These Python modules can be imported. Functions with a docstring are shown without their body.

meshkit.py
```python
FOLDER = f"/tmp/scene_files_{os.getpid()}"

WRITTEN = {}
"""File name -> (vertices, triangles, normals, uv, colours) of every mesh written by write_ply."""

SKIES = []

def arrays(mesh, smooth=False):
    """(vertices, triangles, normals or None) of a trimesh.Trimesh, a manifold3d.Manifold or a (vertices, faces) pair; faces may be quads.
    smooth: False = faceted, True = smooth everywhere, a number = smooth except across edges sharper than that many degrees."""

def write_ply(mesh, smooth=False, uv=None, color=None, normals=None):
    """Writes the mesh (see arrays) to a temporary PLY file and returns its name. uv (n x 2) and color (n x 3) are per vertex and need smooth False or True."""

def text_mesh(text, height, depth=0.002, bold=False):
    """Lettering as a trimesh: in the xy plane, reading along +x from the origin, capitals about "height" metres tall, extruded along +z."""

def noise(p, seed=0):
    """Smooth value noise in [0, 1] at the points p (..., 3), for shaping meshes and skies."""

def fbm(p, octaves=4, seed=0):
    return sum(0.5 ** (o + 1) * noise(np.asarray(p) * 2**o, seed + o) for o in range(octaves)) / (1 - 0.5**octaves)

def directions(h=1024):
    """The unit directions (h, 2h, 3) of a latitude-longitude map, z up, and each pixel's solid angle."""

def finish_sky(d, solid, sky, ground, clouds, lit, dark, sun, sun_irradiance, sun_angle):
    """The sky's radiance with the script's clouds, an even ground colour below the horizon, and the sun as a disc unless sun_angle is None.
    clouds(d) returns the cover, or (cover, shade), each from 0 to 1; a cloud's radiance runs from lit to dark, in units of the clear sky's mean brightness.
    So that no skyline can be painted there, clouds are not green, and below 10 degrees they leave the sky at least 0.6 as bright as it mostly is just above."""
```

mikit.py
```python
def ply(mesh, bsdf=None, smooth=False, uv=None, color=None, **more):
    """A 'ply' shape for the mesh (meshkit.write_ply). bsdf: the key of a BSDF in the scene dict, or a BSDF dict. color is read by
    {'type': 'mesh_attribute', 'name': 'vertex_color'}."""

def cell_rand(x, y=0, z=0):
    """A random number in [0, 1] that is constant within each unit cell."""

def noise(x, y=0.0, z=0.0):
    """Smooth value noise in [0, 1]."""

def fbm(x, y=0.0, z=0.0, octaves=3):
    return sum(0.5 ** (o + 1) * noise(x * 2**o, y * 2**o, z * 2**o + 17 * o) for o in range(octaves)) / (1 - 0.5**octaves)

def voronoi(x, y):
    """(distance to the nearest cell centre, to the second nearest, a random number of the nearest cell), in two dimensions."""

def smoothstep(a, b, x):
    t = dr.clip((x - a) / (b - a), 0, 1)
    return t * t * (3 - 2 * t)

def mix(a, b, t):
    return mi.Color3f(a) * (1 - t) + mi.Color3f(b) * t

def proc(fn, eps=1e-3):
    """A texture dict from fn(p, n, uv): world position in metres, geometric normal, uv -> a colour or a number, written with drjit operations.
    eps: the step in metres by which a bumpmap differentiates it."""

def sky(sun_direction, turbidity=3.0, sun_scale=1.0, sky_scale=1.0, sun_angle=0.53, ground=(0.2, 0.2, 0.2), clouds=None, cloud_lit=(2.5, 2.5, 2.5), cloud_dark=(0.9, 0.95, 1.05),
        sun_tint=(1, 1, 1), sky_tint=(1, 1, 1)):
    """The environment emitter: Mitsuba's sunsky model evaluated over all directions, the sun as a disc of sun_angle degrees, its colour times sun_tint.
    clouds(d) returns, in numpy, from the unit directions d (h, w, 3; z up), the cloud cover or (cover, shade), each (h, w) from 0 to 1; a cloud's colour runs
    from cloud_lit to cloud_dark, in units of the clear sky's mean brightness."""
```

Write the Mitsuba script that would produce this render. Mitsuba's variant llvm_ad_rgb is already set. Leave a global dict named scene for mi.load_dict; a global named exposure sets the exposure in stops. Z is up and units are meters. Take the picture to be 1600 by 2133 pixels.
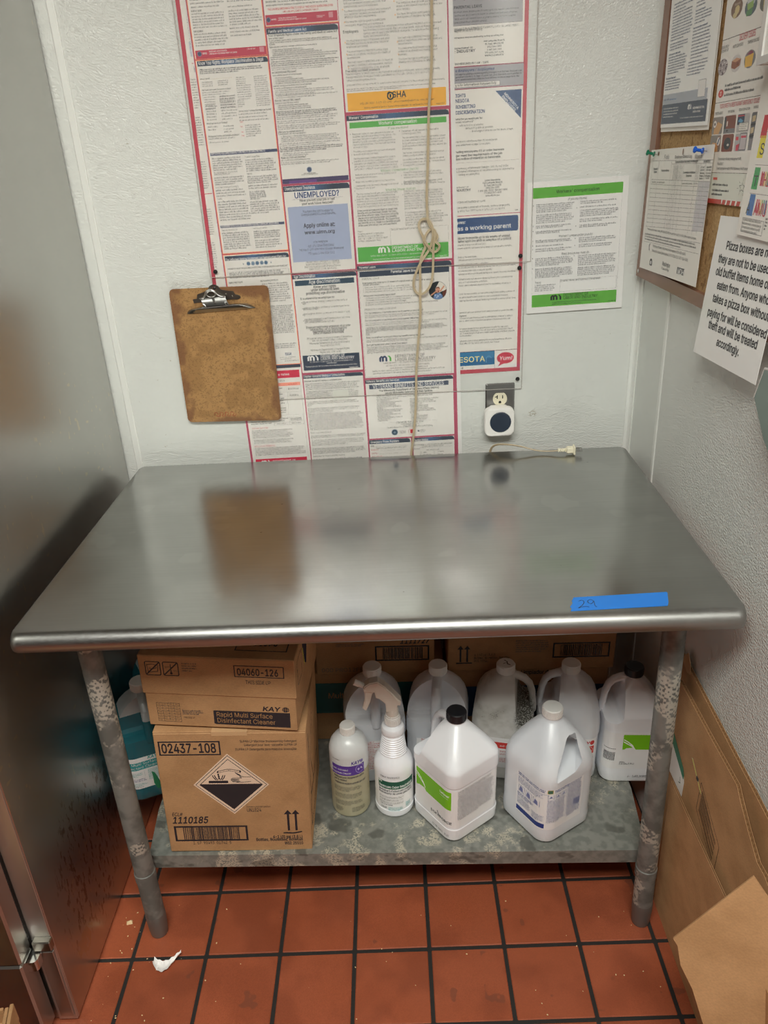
import math, random
import numpy as np, trimesh, mitsuba as mi, drjit as dr, manifold3d as m3
from shapely.geometry import Polygon, Point, box as sbox
import mikit, meshkit
from mikit import noise, fbm, smoothstep, mix, cell_rand, voronoi
T4 = mi.ScalarTransform4f
scene, labels = {}, {}
# ---------------------------------------------------------------- camera, light, exposure
CAM = [0.0, -1.8435, 1.5477]
scene['camera'] = {'type': 'perspective', 'fov': 52.22, 'fov_axis': 'x', 'near_clip': 0.02, 'far_clip': 50.0,
    'to_world': T4().look_at(origin=CAM, target=[-0.020566, -0.937912, 1.124041], up=[0.044364, 0.424157, 0.904501])}
exposure = 0.0
LIGHT = [27.5, 27.6, 25.4]                       # diffuser radiance of the ceiling troffers
TROFFERS = [(-0.10, -2.12, 1.22, 0.60)]
# ---------------------------------------------------------------- key numbers of the room (metres)
XR, XL, ZC = 0.5747, -0.660, 2.62               # right wall, left wall stub, ceiling
HT = 0.8584                                     # table height
ZS, SLOPE = 0.1934, -0.0226                      # undershelf height at x=0 and its slope
rng = random.Random(7)
# ---------------------------------------------------------------- helpers
def lin(c): return [((v/255.0 + 0.055)/1.055)**2.4 if v > 10 else v/255.0/12.92 for v in c]
def rgb(c, k=1.0): return {'type': 'rgb', 'value': [float(v*k) for v in lin(c)]}
def tex(fn, eps=1e-3): return mikit.proc(fn, eps)
def bsdf(name, base, rough=0.5, metallic=0.0, spec=0.5, bump=None, bscale=1.0, **kw):
    d = {'type': 'principled', 'base_color': base if isinstance(base, dict) else rgb(base), 'roughness': rough, 'metallic': metallic, 'specular': spec, **kw}
    if bump is not None: d = {'type': 'bumpmap', 'arbitrary': bump, 'scale': bscale, 'bsdf': d}
    scene[name] = {'type': 'twosided', 'bsdf': d}
    return name
def numbered(k):
    if k not in scene and k not in labels: return k
    i = 1
    while f'{k}_{i:03d}' in scene or f'{k}_{i:03d}' in labels: i += 1
    return f'{k}_{i:03d}'
def thing(name, label, cat, group=None):
    k = numbered(name); labels[k] = {'label': label, 'category': cat}
    if group: labels[k]['group'] = group
    return k
def part(root, name, mesh, mat, smooth=False, label=None, kind=None, **kw):
    k = numbered(root + '__' + name); scene[k] = mikit.ply(mesh, mat, smooth=smooth, **kw)
    if label or kind: labels[k] = {}
    if label: labels[k]['label'] = label
    if kind: labels[k]['kind'] = kind
    return k
def single(name, label, cat, mesh, mat, smooth=False, group=None, kind=None, **kw):
    k = numbered(name); scene[k] = mikit.ply(mesh, mat, smooth=smooth, **kw)
    labels[k] = {'label': label, 'category': cat}
    if group: labels[k]['group'] = group
    if kind: labels[k]['kind'] = kind
    return k
def struct(name, mesh, mat, smooth=False, label=None):
    scene[name] = mikit.ply(mesh, mat, smooth=smooth); labels[name] = {'kind': 'structure'}
    if label: labels[name]['label'] = label
    return name
def cat(*ms): return trimesh.util.concatenate([m for m in ms])
def tm(man):
    m = man.to_mesh(); return trimesh.Trimesh(m.vert_properties[:, :3], m.tri_verts, process=False)
def bx(x0, x1, y0, y1, z0, z1, c=0.0):
    """box with chamfered edges"""
    lo, hi = np.array([x0, y0, z0], float), np.array([x1, y1, z1], float)
    if c <= 0: return trimesh.creation.box(bounds=[lo, hi])
    pts = []
    for s in np.ndindex(2, 2, 2):
        p = np.where(np.array(s) == 0, lo, hi); d = np.where(np.array(s) == 0, 1, -1)*c
        for a in range(3):
            q = p + d; q[a] = p[a]; pts.append(q)
    return tm(m3.Manifold.hull_points(np.array(pts)))
def mv(m, mat): m = m.copy(); m.apply_transform(mat); return m
def rot(deg, ax, p=None): return trimesh.transformations.rotation_matrix(math.radians(deg), ax, p)
def tr(x, y, z): return trimesh.transformations.translation_matrix([x, y, z])
def loft(rings, cap=True):
    R = [np.asarray(r, float) for r in rings]; n = len(R[0]); V = np.vstack(R); F = []
    for i in range(len(R) - 1):
        for j in range(n):
            a, b = i*n + j, i*n + (j+1) % n
            F += [[a, b, b+n], [a, b+n, a+n]]
    if cap:
        for i, flip in ((0, True), (len(R)-1, False)):
            c = len(V); V = np.vstack([V, R[i].mean(0)])
            for j in range(n):
                a, b = i*n+j, i*n+(j+1) % n
                F.append([c, b, a] if flip else [c, a, b])
    return trimesh.Trimesh(V, np.array(F), process=False)
def lathe(prof, n=48, cx=0, cy=0, cz=0):
    a = np.linspace(0, 2*np.pi, n, endpoint=False)
    return loft([np.stack([cx+r*np.cos(a), cy+r*np.sin(a), np.full(n, cz+z)], 1) for r, z in prof])
def tube(path, r, n=10, flat=1.0, side=None):
    P = np.asarray(path, float); m = len(P); t = np.gradient(P, axis=0); t /= np.linalg.norm(t, axis=1, keepdims=True)
    u = np.cross(t[0], [0.31, 0.9, 0.2]); u /= np.linalg.norm(u); rings = []; a = np.linspace(0, 2*np.pi, n, endpoint=False)
    rr = np.broadcast_to(r, m)
    for i in range(m):
        if side is not None: u = np.array(side[i], float)
        u = u - t[i]*(u@t[i]); u /= np.linalg.norm(u); w = np.cross(t[i], u)
        rings.append(P[i] + rr[i]*(np.cos(a)[:, None]*u + flat*np.sin(a)[:, None]*w))
    return loft(rings)
def spline(pts, n):
    from scipy.interpolate import CubicSpline
    P = np.asarray(pts, float); d = np.r_[0, np.cumsum(np.linalg.norm(np.diff(P, axis=0), axis=1)**0.5)]
    return CubicSpline(d, P)(np.linspace(0, d[-1], n))
def ext(poly, h): return trimesh.creation.extrude_polygon(poly, h, engine='earcut')
def rrect(x0, y0, x1, y1, r): return sbox(x0+r, y0+r, x1-r, y1-r).buffer(r, quad_segs=6)
# ---- flat print: polygons with a colour per vertex, laid on a sheet (u right, v down, both in metres)
_G = {}
def glyph(ch, bold):
    k = (ch, bold)
    if k not in _G:
        f = lambda s: float(meshkit.text_mesh(s, 1.0, 1.0, bold).bounds[1][0])
        if ('I', bold) not in _G and ch != 'I': glyph('I', bold)
        wI, wII = f('I'), f('II'); aI = wII - wI
        if ch == ' ':
            _G[k] = (np.zeros((0, 2)), np.zeros((0, 3), int), f('I I') - wII)
        else:
            m = meshkit.text_mesh(ch, 1.0, 1.0, bold); top = (m.vertices[m.faces][:, :, 2] > 0.5).all(1)
            fa = m.faces[top]; ids, inv = np.unique(fa, return_inverse=True)
            v = m.vertices[ids][:, :2] + [f('I'+ch) - float(m.bounds[1][0]) - aI, 0]
            _G[k] = (v, inv.reshape(-1, 3), f('I'+ch+'I') - wII)
    return _G[k]
INK = {'k': (70, 70, 76), 'n': (38, 38, 44), 'w': (236, 234, 232), 'r': (188, 62, 74), 'N': (62, 78, 118), 'g': (82, 140, 78), 'B': (70, 110, 160),
       'L': (150, 148, 150), 'y': (238, 224, 170), 'm': (186, 70, 90), 'c': (196, 150, 104), 't': (50, 150, 150), 'p': (80, 84, 130), 'W': (250, 250, 250), 'd': (120, 112, 110), 'R': (190, 90, 95)}
class Print:
    def __init__(s): s.V, s.F, s.C, s.n = [], [], [], 0
    def add(s, v, f, c, lvl):
        v = np.asarray(v, float); c = lin(INK[c] if isinstance(c, str) else c)
        s.V.append(np.c_[v, np.full(len(v), lvl)]); s.F.append(np.asarray(f, int) + s.n); s.C.append(np.tile(c, (len(v), 1))); s.n += len(v)
    def rect(s, u0, v0, u1, v1, c, lvl=1, nu=1):
        us = np.linspace(u0, u1, nu+1); v = np.vstack([np.c_[us, np.full(nu+1, v0)], np.c_[us, np.full(nu+1, v1)]]); i = np.arange(nu)
        s.add(v, np.vstack([np.c_[i, i+1, i+nu+2], np.c_[i, i+nu+2, i+nu+1]]), c, lvl)
    def poly(s, pts, c, lvl=2):
        g = pts if hasattr(pts, 'geoms') or hasattr(pts, 'exterior') else Polygon(pts)
        for q in getattr(g, 'geoms', [g]):
            if q.area < 1e-12: continue
            v, f = trimesh.creation.triangulate_polygon(q, engine='earcut'); s.add(v, f, c, lvl)
    def frame(s, u0, v0, u1, v1, t, c, lvl=2):
        s.rect(u0, v0, u1, v0+t, c, lvl); s.rect(u0, v1-t, u1, v1, c, lvl); s.rect(u0, v0+t, u0+t, v1-t, c, lvl); s.rect(u1-t, v0+t, u1, v1-t, c, lvl)
    def line(s, a, b, t, c, lvl=3):
        a, b = np.array(a, float), np.array(b, float); d = b-a; L = np.hypot(*d); n = np.array([-d[1], d[0]])/L*t/2
        s.add([a+n, b+n, b-n, a-n], [[0, 1, 2], [0, 2, 3]], c, lvl)
    def path(s, pts, t, c, lvl=3):
        from shapely.geometry import LineString
        s.poly(LineString(pts).buffer(t/2, quad_segs=3), c, lvl)
    def disc(s, u, v, ru, rv, c, lvl=2, n=24, sk=0.0):
        a = np.linspace(0, 2*np.pi, n, endpoint=False); p = np.c_[u+ru*np.cos(a)+sk*np.sin(a), v+rv*np.sin(a)]
        s.add(np.vstack([[[u, v]], p]), [[0, 1+i, 1+(i+1) % n] for i in range(n)], c, lvl)
    def text(s, u, v, t, h, w=None, c='k', bold=False, it=False, lvl=4, rotate=None):
        gs = [glyph(ch, bold or h < 0.0030) for ch in t]; total = sum(g[2] for g in gs)*h or 1.0; kx = (w/total) if w else 1.0; pen = 0.0
        for gv, gf, adv in gs:
            if len(gv):
                x = (pen + gv[:, 0])*h*kx; y = gv[:, 1]*h
                if it: x = x + 0.2*y
                if rotate is None: p = np.c_[u+x, v-y]
                else:
                    ca, sa = math.cos(rotate), math.sin(rotate); p = np.c_[u+x*ca+y*sa, v+x*sa-y*ca]
                s.add(p, gf, c, lvl)
            pen += adv
    def para(s, u, v, pitch, h, w, fl, t, lvl=4):
        ls = t.split('/'); c, b, i = fl[0], 'b' in fl[1:], 'i' in fl[1:]
        nat = [sum(glyph(ch, b or h < 0.0030)[2] for ch in l)*h for l in ls]; k = w/max(nat)
        for j, l in enumerate(ls): s.text(u, v+j*pitch, l, h, nat[j]*k, c, b, i, lvl)
    def greek(s, u, v, pitch, h, w, n, fl, lvl=4):
        """print too small to read: rows of letter-sized marks"""
        q = random.Random(int(u*1e5)*31 + int(v*1e5)); V, F = [], []; bold = 'b' in fl[1:]
        for j in range(n):
            x, end = 0.0, w*(q.uniform(0.55, 1.0) if j == n-1 and n > 1 else q.uniform(0.9, 1.0))
            while x < end:
                for _ in range(q.randint(2, 9)):
                    if x > end: break
                    t = q.choice([0.72, 0.72, 0.72, 1.0]); lw = h*(0.34 if bold else 0.25)*q.uniform(0.8, 1.2)
                    k = len(V); V += [(u+x, v+j*pitch), (u+x+lw, v+j*pitch), (u+x+lw, v+j*pitch-h*t), (u+x, v+j*pitch-h*t)]; F += [[k, k+1, k+2], [k, k+2, k+3]]
                    x += h*0.47
                x += h*0.4
        c = INK[fl[0]]; s.add(V, F, tuple(v + (24 if fl[0] in 'kn' else 0) for v in c), lvl)
    def items(s, L):
        for it in L:
            if it[0] == 'T': s.text(it[1], it[2], it[6], it[3], it[4], it[5][0], 'b' in it[5][1:], 'i' in it[5][1:])
            elif it[0] == 'P': s.para(*it[1:])
            else: s.greek(*it[1:])
    def mesh(s, fmap):
        V = np.vstack(s.V); return trimesh.Trimesh(fmap(V[:, 0], V[:, 1], V[:, 2]), np.vstack(s.F), process=False), np.vstack(s.C)
    def put(s, root, fmap, name='printing', mat='print_ink'):
        m, c = s.mesh(fmap); k = numbered(root + '__' + name); scene[k] = mikit.ply(m, mat, smooth=False, color=c); return k
def flat(A, U, V, N, off=0.0, step=1.0e-4):
    A, U, V, N = [np.array(x, float) for x in (A, U, V, N)]
    return lambda u, v, l: A + np.outer(u, U) + np.outer(v, V) + np.outer(off + l*step, N)
def sheet(fm, w, h, thick=0.0004, u0=0.0, v0=0.0, bulge=None, n=1):
    """thin paper slab in front-surface coordinates of fm"""
    us, vs = np.meshgrid(np.linspace(u0, u0+w, n+1), np.linspace(v0, v0+h, n+1)); us, vs = us.ravel(), vs.ravel()
    a, b = fm(us, vs, np.zeros(len(us))), fm(us, vs, np.full(len(us), -thick/1e-4)); k = len(us); F = []
    for j in range(n):
        for i in range(n):
            p = j*(n+1)+i; q = [p, p+1, p+n+2, p+n+1]
            F += [[q[0], q[2], q[1]], [q[0], q[3], q[2]], [q[0]+k, q[1]+k, q[2]+k], [q[0]+k, q[2]+k, q[3]+k]]
    edge = [i for i in range(n+1)] + [j*(n+1)+n for j in range(1, n+1)] + [n*(n+1)+i for i in range(n-1, -1, -1)] + [j*(n+1) for j in range(n-1, 0, -1)]
    for e in range(len(edge)):
        x, y = edge[e], edge[(e+1) % len(edge)]; F += [[x, y, y+k], [x, y+k, x+k]]
    return trimesh.Trimesh(np.vstack([a, b]), np.array(F), process=False)
POSTER = [
('G',0.0104,0.0026,0.0063,0.0030,0.0704,3,'k'),
('T',0.0095,0.0219,0.0032,0.0216,'kb','PUMP AT WORK'),
('G',0.0096,0.0264,0.0047,0.0028,0.0689,6,'k'),
('T',0.0091,0.0570,0.0033,0.0201,'kb','ENFORCEMENT'),
('G',0.0095,0.0616,0.0049,0.0029,0.0674,5,'k'),
('G',0.0840,0.0092,0.0092,0.0028,0.0656,2,'k'),
('G',0.0840,0.0255,0.0047,0.0029,0.0659,6,'k'),
('G',0.0825,0.0553,0.0063,0.0029,0.0612,3,'k'),
('T',0.0348,0.0929,0.0026,0.0366,'w','WAGE AND HOUR DIVISION'),
('T',0.0348,0.0971,0.0025,0.0567,'w','UNITED STATES DEPARTMENT OF LABOR'),
('T',0.1123,0.0928,0.0021,0.0171,'w','1-866-487-9243'),
('T',0.0207,0.0959,0.0034,0.0098,'wb','WHD'),
('T',0.0096,0.1142,0.0064,0.1338,'wb','Know Your Rights: Workplace Discrimination is Illegal'),
('G',0.0100,0.1239,0.0033,0.0026,0.1317,3,'kb'),
('T',0.0088,0.1403,0.0021,0.0206,'k','Who is Protected?'),
('G',0.0114,0.1463,0.0036,0.0021,0.0235,3,'k'),
('G',0.0440,0.1455,0.0036,0.0022,0.0235,3,'k'),
('T',0.0090,0.1609,0.0024,0.0609,'k','What Types of Employment Discrimination are Illegal?'),
('G',0.0090,0.1653,0.0039,0.0022,0.0641,2,'k'),
('G',0.0114,0.1738,0.0044,0.0022,0.0256,6,'k'),
('G',0.0434,0.1740,0.0040,0.0022,0.0325,6,'k'),
('G',0.0826,0.1419,0.0036,0.0022,0.0204,4,'k'),
('G',0.0817,0.1566,0.0041,0.0022,0.0304,7,'k'),
('G',0.0798,0.1841,0.0037,0.0022,0.0150,4,'k'),
('G',0.1193,0.1420,0.0038,0.0021,0.0297,15,'k'),
('G',0.0120,0.1900,0.0052,0.0029,0.0213,6,'k'),
('G',0.0434,0.1740,0.0053,0.0028,0.0350,9,'k'),
('T',0.0794,0.2042,0.0031,0.0691,'kb','What can You Do if You Believe Discrimination has Occurred?'),
('G',0.0792,0.2094,0.0059,0.0027,0.0649,3,'k'),
('T',0.0797,0.2239,0.0023,0.0071,'rb','Submit'),
('T',0.0793,0.2325,0.0023,0.0051,'rb','Call'),
('T',0.0796,0.2428,0.0023,0.0051,'rb','Visit'),
('T',0.0794,0.2501,0.0023,0.0064,'rb','E-Mail'),
('G',0.0897,0.2308,0.0041,0.0025,0.0342,6,'k'),
('T',0.0093,0.2231,0.0029,0.0442,'kb','What Organizations are Covered?'),
('G',0.0108,0.2294,0.0057,0.0028,0.0241,2,'k'),
('G',0.0439,0.2299,0.0053,0.0027,0.0215,3,'k'),
('T',0.0087,0.2476,0.0030,0.0667,'kb','What Employment Practices can be Challenged as Discriminatory?'),
('G',0.0090,0.2522,0.0069,0.0027,0.0555,2,'k'),
('T',0.0091,0.2817,0.0041,0.1166,'wb','EMPLOYERS HOLDING FEDERAL CONTRACTS OR SUBCONTRACTS'),
('G',0.0102,0.2907,0.0045,0.0032,0.0656,6,'k'),
('T',0.0098,0.3184,0.0033,0.0518,'k','Race, Color, Religion, Sex, Sexual Orientation,'),
('T',0.0099,0.3220,0.0033,0.0344,'k','Gender Identity, National Origin'),
('G',0.0096,0.3287,0.0044,0.0033,0.0649,4,'k'),
('T',0.0092,0.3480,0.0034,0.0509,'k','Asking About, Disclosing, or Discussing Pay'),
('G',0.0089,0.3540,0.0055,0.0034,0.0648,3,'k'),
('T',0.0097,0.3711,0.0034,0.0105,'k','Disability'),
('G',0.0095,0.3773,0.0053,0.0035,0.0689,8,'k'),
('T',0.0806,0.2916,0.0033,0.0329,'k','Protected Veteran Status'),
('G',0.0806,0.2974,0.0043,0.0032,0.0656,6,'k'),
('T',0.0807,0.3247,0.0033,0.0117,'k','Retaliation'),
('G',0.0805,0.3307,0.0040,0.0033,0.0696,4,'k'),
('G',0.0806,0.3487,0.0050,0.0033,0.0673,2,'k'),
('G',0.0811,0.3609,0.0036,0.0034,0.0366,5,'k'),
('G',0.0796,0.3816,0.0045,0.0034,0.0644,6,'k'),
('T',0.0091,0.4282,0.0045,0.1290,'wb','PROGRAMS OR ACTIVITIES RECEIVING FEDERAL FINANCIAL ASSISTANCE'),
('T',0.0098,0.4359,0.0030,0.0355,'k','Race, Color, National Origin, Sex'),
('G',0.0097,0.4423,0.0047,0.0036,0.0627,8,'k'),
('T',0.0796,0.4359,0.0030,0.0315,'k','Individuals with Disabilities'),
('G',0.0795,0.4427,0.0042,0.0035,0.0601,4,'k'),
('G',0.0805,0.4618,0.0047,0.0035,0.0595,4,'k'),
('T',0.0087,0.5000,0.0057,0.1371,'wb','The Uniformed Services Employment And Reemployment Rights Act'),
('T',0.0092,0.5190,0.0032,0.1386,'kb','YOUR RIGHTS UNDER THE UNIFORMED SERVICES EMPLOYMENT AND REEMPLOYMENT RIGHTS ACT'),
('G',0.0134,0.5279,0.0035,0.0034,0.1266,4,'k'),
('T',0.0092,0.5495,0.0034,0.0312,'kb','REEMPLOYMENT RIGHTS'),
('T',0.0808,0.5496,0.0034,0.0410,'kb','HEALTH INSURANCE PROTECTION'),
('G',0.0843,0.5562,0.0049,0.0032,0.0626,9,'k'),
('G',0.0977,0.6069,0.0041,0.0032,0.0502,16,'k'),
('G',0.0980,0.6949,0.0045,0.0029,0.0491,3,'k'),
('T',0.1181,0.7215,0.0059,0.0150,'Nb','ESGR'),
('G',0.1055,0.7270,0.0043,0.0020,0.0404,2,'k'),
('G',0.1158,0.7357,0.0000,0.0025,0.0326,1,'k'),
('T',0.1598,0.0154,0.0028,0.0224,'kb','ENFORCEMENT'),
('T',0.1835,0.0158,0.0027,0.0888,'k','The Secretary of Labor may bring court actions to restrain'),
('T',0.1600,0.0210,0.0026,0.1237,'k','penalties against violators. Employees or job applicants may also bring their own court actions.'),
('T',0.1627,0.0285,0.0035,0.1311,'rb','THE LAW REQUIRES EMPLOYERS TO DISPLAY THIS POSTER WHERE EMPLOYEES'),
('T',0.1928,0.0337,0.0032,0.0720,'rb','AND JOB APPLICANTS CAN READILY SEE IT.'),
('T',0.1676,0.0455,0.0026,0.0105,'wb','WHD'),
('T',0.1820,0.0436,0.0019,0.0373,'w','WAGE AND HOUR DIVISION'),
('T',0.1815,0.0470,0.0020,0.0572,'w','UNITED STATES DEPARTMENT OF LABOR'),
('G',0.2594,0.0439,0.0022,0.0016,0.0168,2,'w'),
('T',0.1591,0.0667,0.0048,0.0774,'wb','Family and Medical Leave Act'),
('T',0.1579,0.0732,0.0035,0.1398,'kb','Your Employee Rights Under the Family and Medical Leave Act'),
('T',0.1581,0.0781,0.0029,0.0312,'kb','What is FMLA leave?'),
('P',0.1581,0.0818,0.0032,0.0023,0.1394,'k',"The Family and Medical Leave Act (FMLA) is a federal law that provides eligible employees with job-protected leave for/qualifying family and medical reasons. The U.S. Department of Labor's Wage and Hour Division (WHD) enforces the FMLA for most/employees."),
('T',0.1577,0.0929,0.0024,0.0975,'k','Eligible employees can take up to 12 workweeks of FMLA leave in a 12-month period for:'),
('P',0.1608,0.0977,0.0032,0.0024,0.1354,'k','- The birth, adoption or foster placement of a child with you,/- Your serious mental or physical health condition that makes you unable to work,/- To care for your spouse, child or parent with a serious mental or physical health condition, and/- Certain qualifying reasons related to the foreign deployment of your spouse, child or parent who is a military servicemember.'),
('P',0.1580,0.1109,0.0036,0.0023,0.1346,'k','An eligible employee who is the spouse, child, parent or next of kin of a covered servicemember with a serious injury or illness/may take up to 26 workweeks of FMLA leave in a single 12-month period to care for the servicemember.'),
('G',0.1580,0.1187,0.0035,0.0023,0.1389,3,'kb'),
('G',0.1579,0.1295,0.0034,0.0022,0.1380,2,'k'),
('T',0.1576,0.1385,0.0036,0.0506,'kb','Am I eligible to take FMLA leave?'),
('T',0.1578,0.1432,0.0024,0.0617,'k','You are an eligible employee if all of the following apply:'),
('P',0.1609,0.1478,0.0034,0.0024,0.1131,'k','- You work for a covered employer,/- You have worked for your employer at least 12 months,/- You have at least 1,250 hours of service for your employer during the 12 months before your leave, and/- Your employer has at least 50 employees within 75 miles of your work location.'),
('T',0.1578,0.1625,0.0024,0.0800,'k','Airline flight crew employees have different "hours of service" requirements.'),
('T',0.1580,0.1669,0.0024,0.0690,'k','You work for a covered employer if one of the following applies:'),
('G',0.1600,0.1708,0.0036,0.0024,0.1299,3,'k'),
('G',0.1620,0.1805,0.0037,0.0025,0.1333,2,'k'),
('T',0.1577,0.1899,0.0037,0.0538,'kb','How do I request FMLA leave?'),
('T',0.1578,0.1942,0.0025,0.0498,'kb','Generally, to request FMLA leave you must:'),
('P',0.1607,0.1985,0.0034,0.0024,0.0712,'k',"- Follow your employer's normal policies for requesting leave,/- Give notice at least 30 days before your need for FMLA leave, or/- If advance notice is not possible, give notice as soon as possible."),
('G',0.1577,0.2101,0.0031,0.0025,0.1376,3,'kb'),
('G',0.1578,0.2202,0.0036,0.0025,0.1379,2,'k'),
('G',0.1577,0.2283,0.0035,0.0024,0.1310,2,'k'),
('G',0.1575,0.2363,0.0033,0.0025,0.1356,3,'k'),
('T',0.1577,0.2486,0.0036,0.0548,'kb','What does my employer need to do?'),
('T',0.1574,0.2523,0.0025,0.0601,'kb','If you are eligible for FMLA leave, your employer must:'),
('G',0.1628,0.2568,0.0033,0.0025,0.1261,4,'k'),
('G',0.1575,0.2711,0.0035,0.0025,0.1378,2,'k'),
('G',0.1577,0.2787,0.0034,0.0026,0.1370,3,'kb'),
('G',0.1624,0.2901,0.0035,0.0026,0.0763,2,'k'),
('T',0.1576,0.2986,0.0038,0.0540,'kb','Where can I find more information?'),
('T',0.1574,0.3030,0.0025,0.0627,'kb','Call 1-866-487-9243 or visit dol.gov/fmla to learn more.'),
('G',0.1572,0.3074,0.0032,0.0024,0.1352,2,'k'),
('T',0.2033,0.3313,0.0022,0.0259,'kb','WAGE AND HOUR DIVISION'),
('T',0.1981,0.3333,0.0015,0.0360,'k','UNITED STATES DEPARTMENT OF LABOR'),
('T',0.1582,0.3615,0.0067,0.0666,'wb','Unemployment Insurance'),
('T',0.1776,0.3783,0.0112,0.0985,'Nb','UNEMPLOYED?'),
('T',0.1884,0.3860,0.0049,0.0771,'kb','Have you lost your job or had'),
('T',0.1924,0.3929,0.0048,0.0694,'kb','your work hours reduced?'),
('T',0.1931,0.4090,0.0049,0.0673,'k','You have the right to apply for'),
('T',0.1884,0.4154,0.0049,0.0771,'k','Unemployment Insurance benefits.'),
('T',0.1917,0.4400,0.0085,0.0700,'kb','Apply online at:'),
('T',0.1924,0.4539,0.0075,0.0673,'kb','www.uimn.org'),
('T',0.2093,0.4728,0.0046,0.0343,'k','or by telephone:'),
('T',0.1968,0.4817,0.0051,0.0594,'k','651-296-3644 (Twin Cities)'),
('T',0.1765,0.4890,0.0046,0.1004,'k','Toll free 1-877-898-9090 (Greater Minnesota)'),
('T',0.1964,0.4980,0.0052,0.0594,'k','TTY users: 1-866-814-1252'),
('T',0.1881,0.5154,0.0039,0.0764,'k','This information is available in an alternative'),
('T',0.1877,0.5201,0.0039,0.0786,'k','(accessible) format by calling 651-259-7223.'),
('T',0.1849,0.5257,0.0039,0.0828,'k','DEED is an Equal Opportunity Employer/Provider.'),
('T',0.1952,0.5311,0.0039,0.0626,'k','DEED-50207 / 5,000 / March 2022'),
('P',0.3143,0.0222,0.0055,0.0036,0.0840,'k','physical injury. However, if your employer/task your employer assigns you to do. You/cannot simply leave the workplace.'),
('P',0.3145,0.0409,0.0051,0.0037,0.0934,'k','You have the right to be notified and comment if/your employer requests any variance from/MNOSHA standard requirements.'),
('P',0.3142,0.0591,0.0059,0.0037,0.0827,'k','You have the right to speak to a MNOSHA/investigator inspecting your workplace.'),
('P',0.4191,0.0329,0.0054,0.0036,0.0917,'k','Your employer must provide you with any/exposure and medical records it has about you/upon request.'),
('P',0.4190,0.0516,0.0054,0.0037,0.0777,'k','You have the right to participate in the/development of standards by MNOSHA.'),
('T',0.3092,0.0766,0.0047,0.0314,'kb','Employers'),
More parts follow.
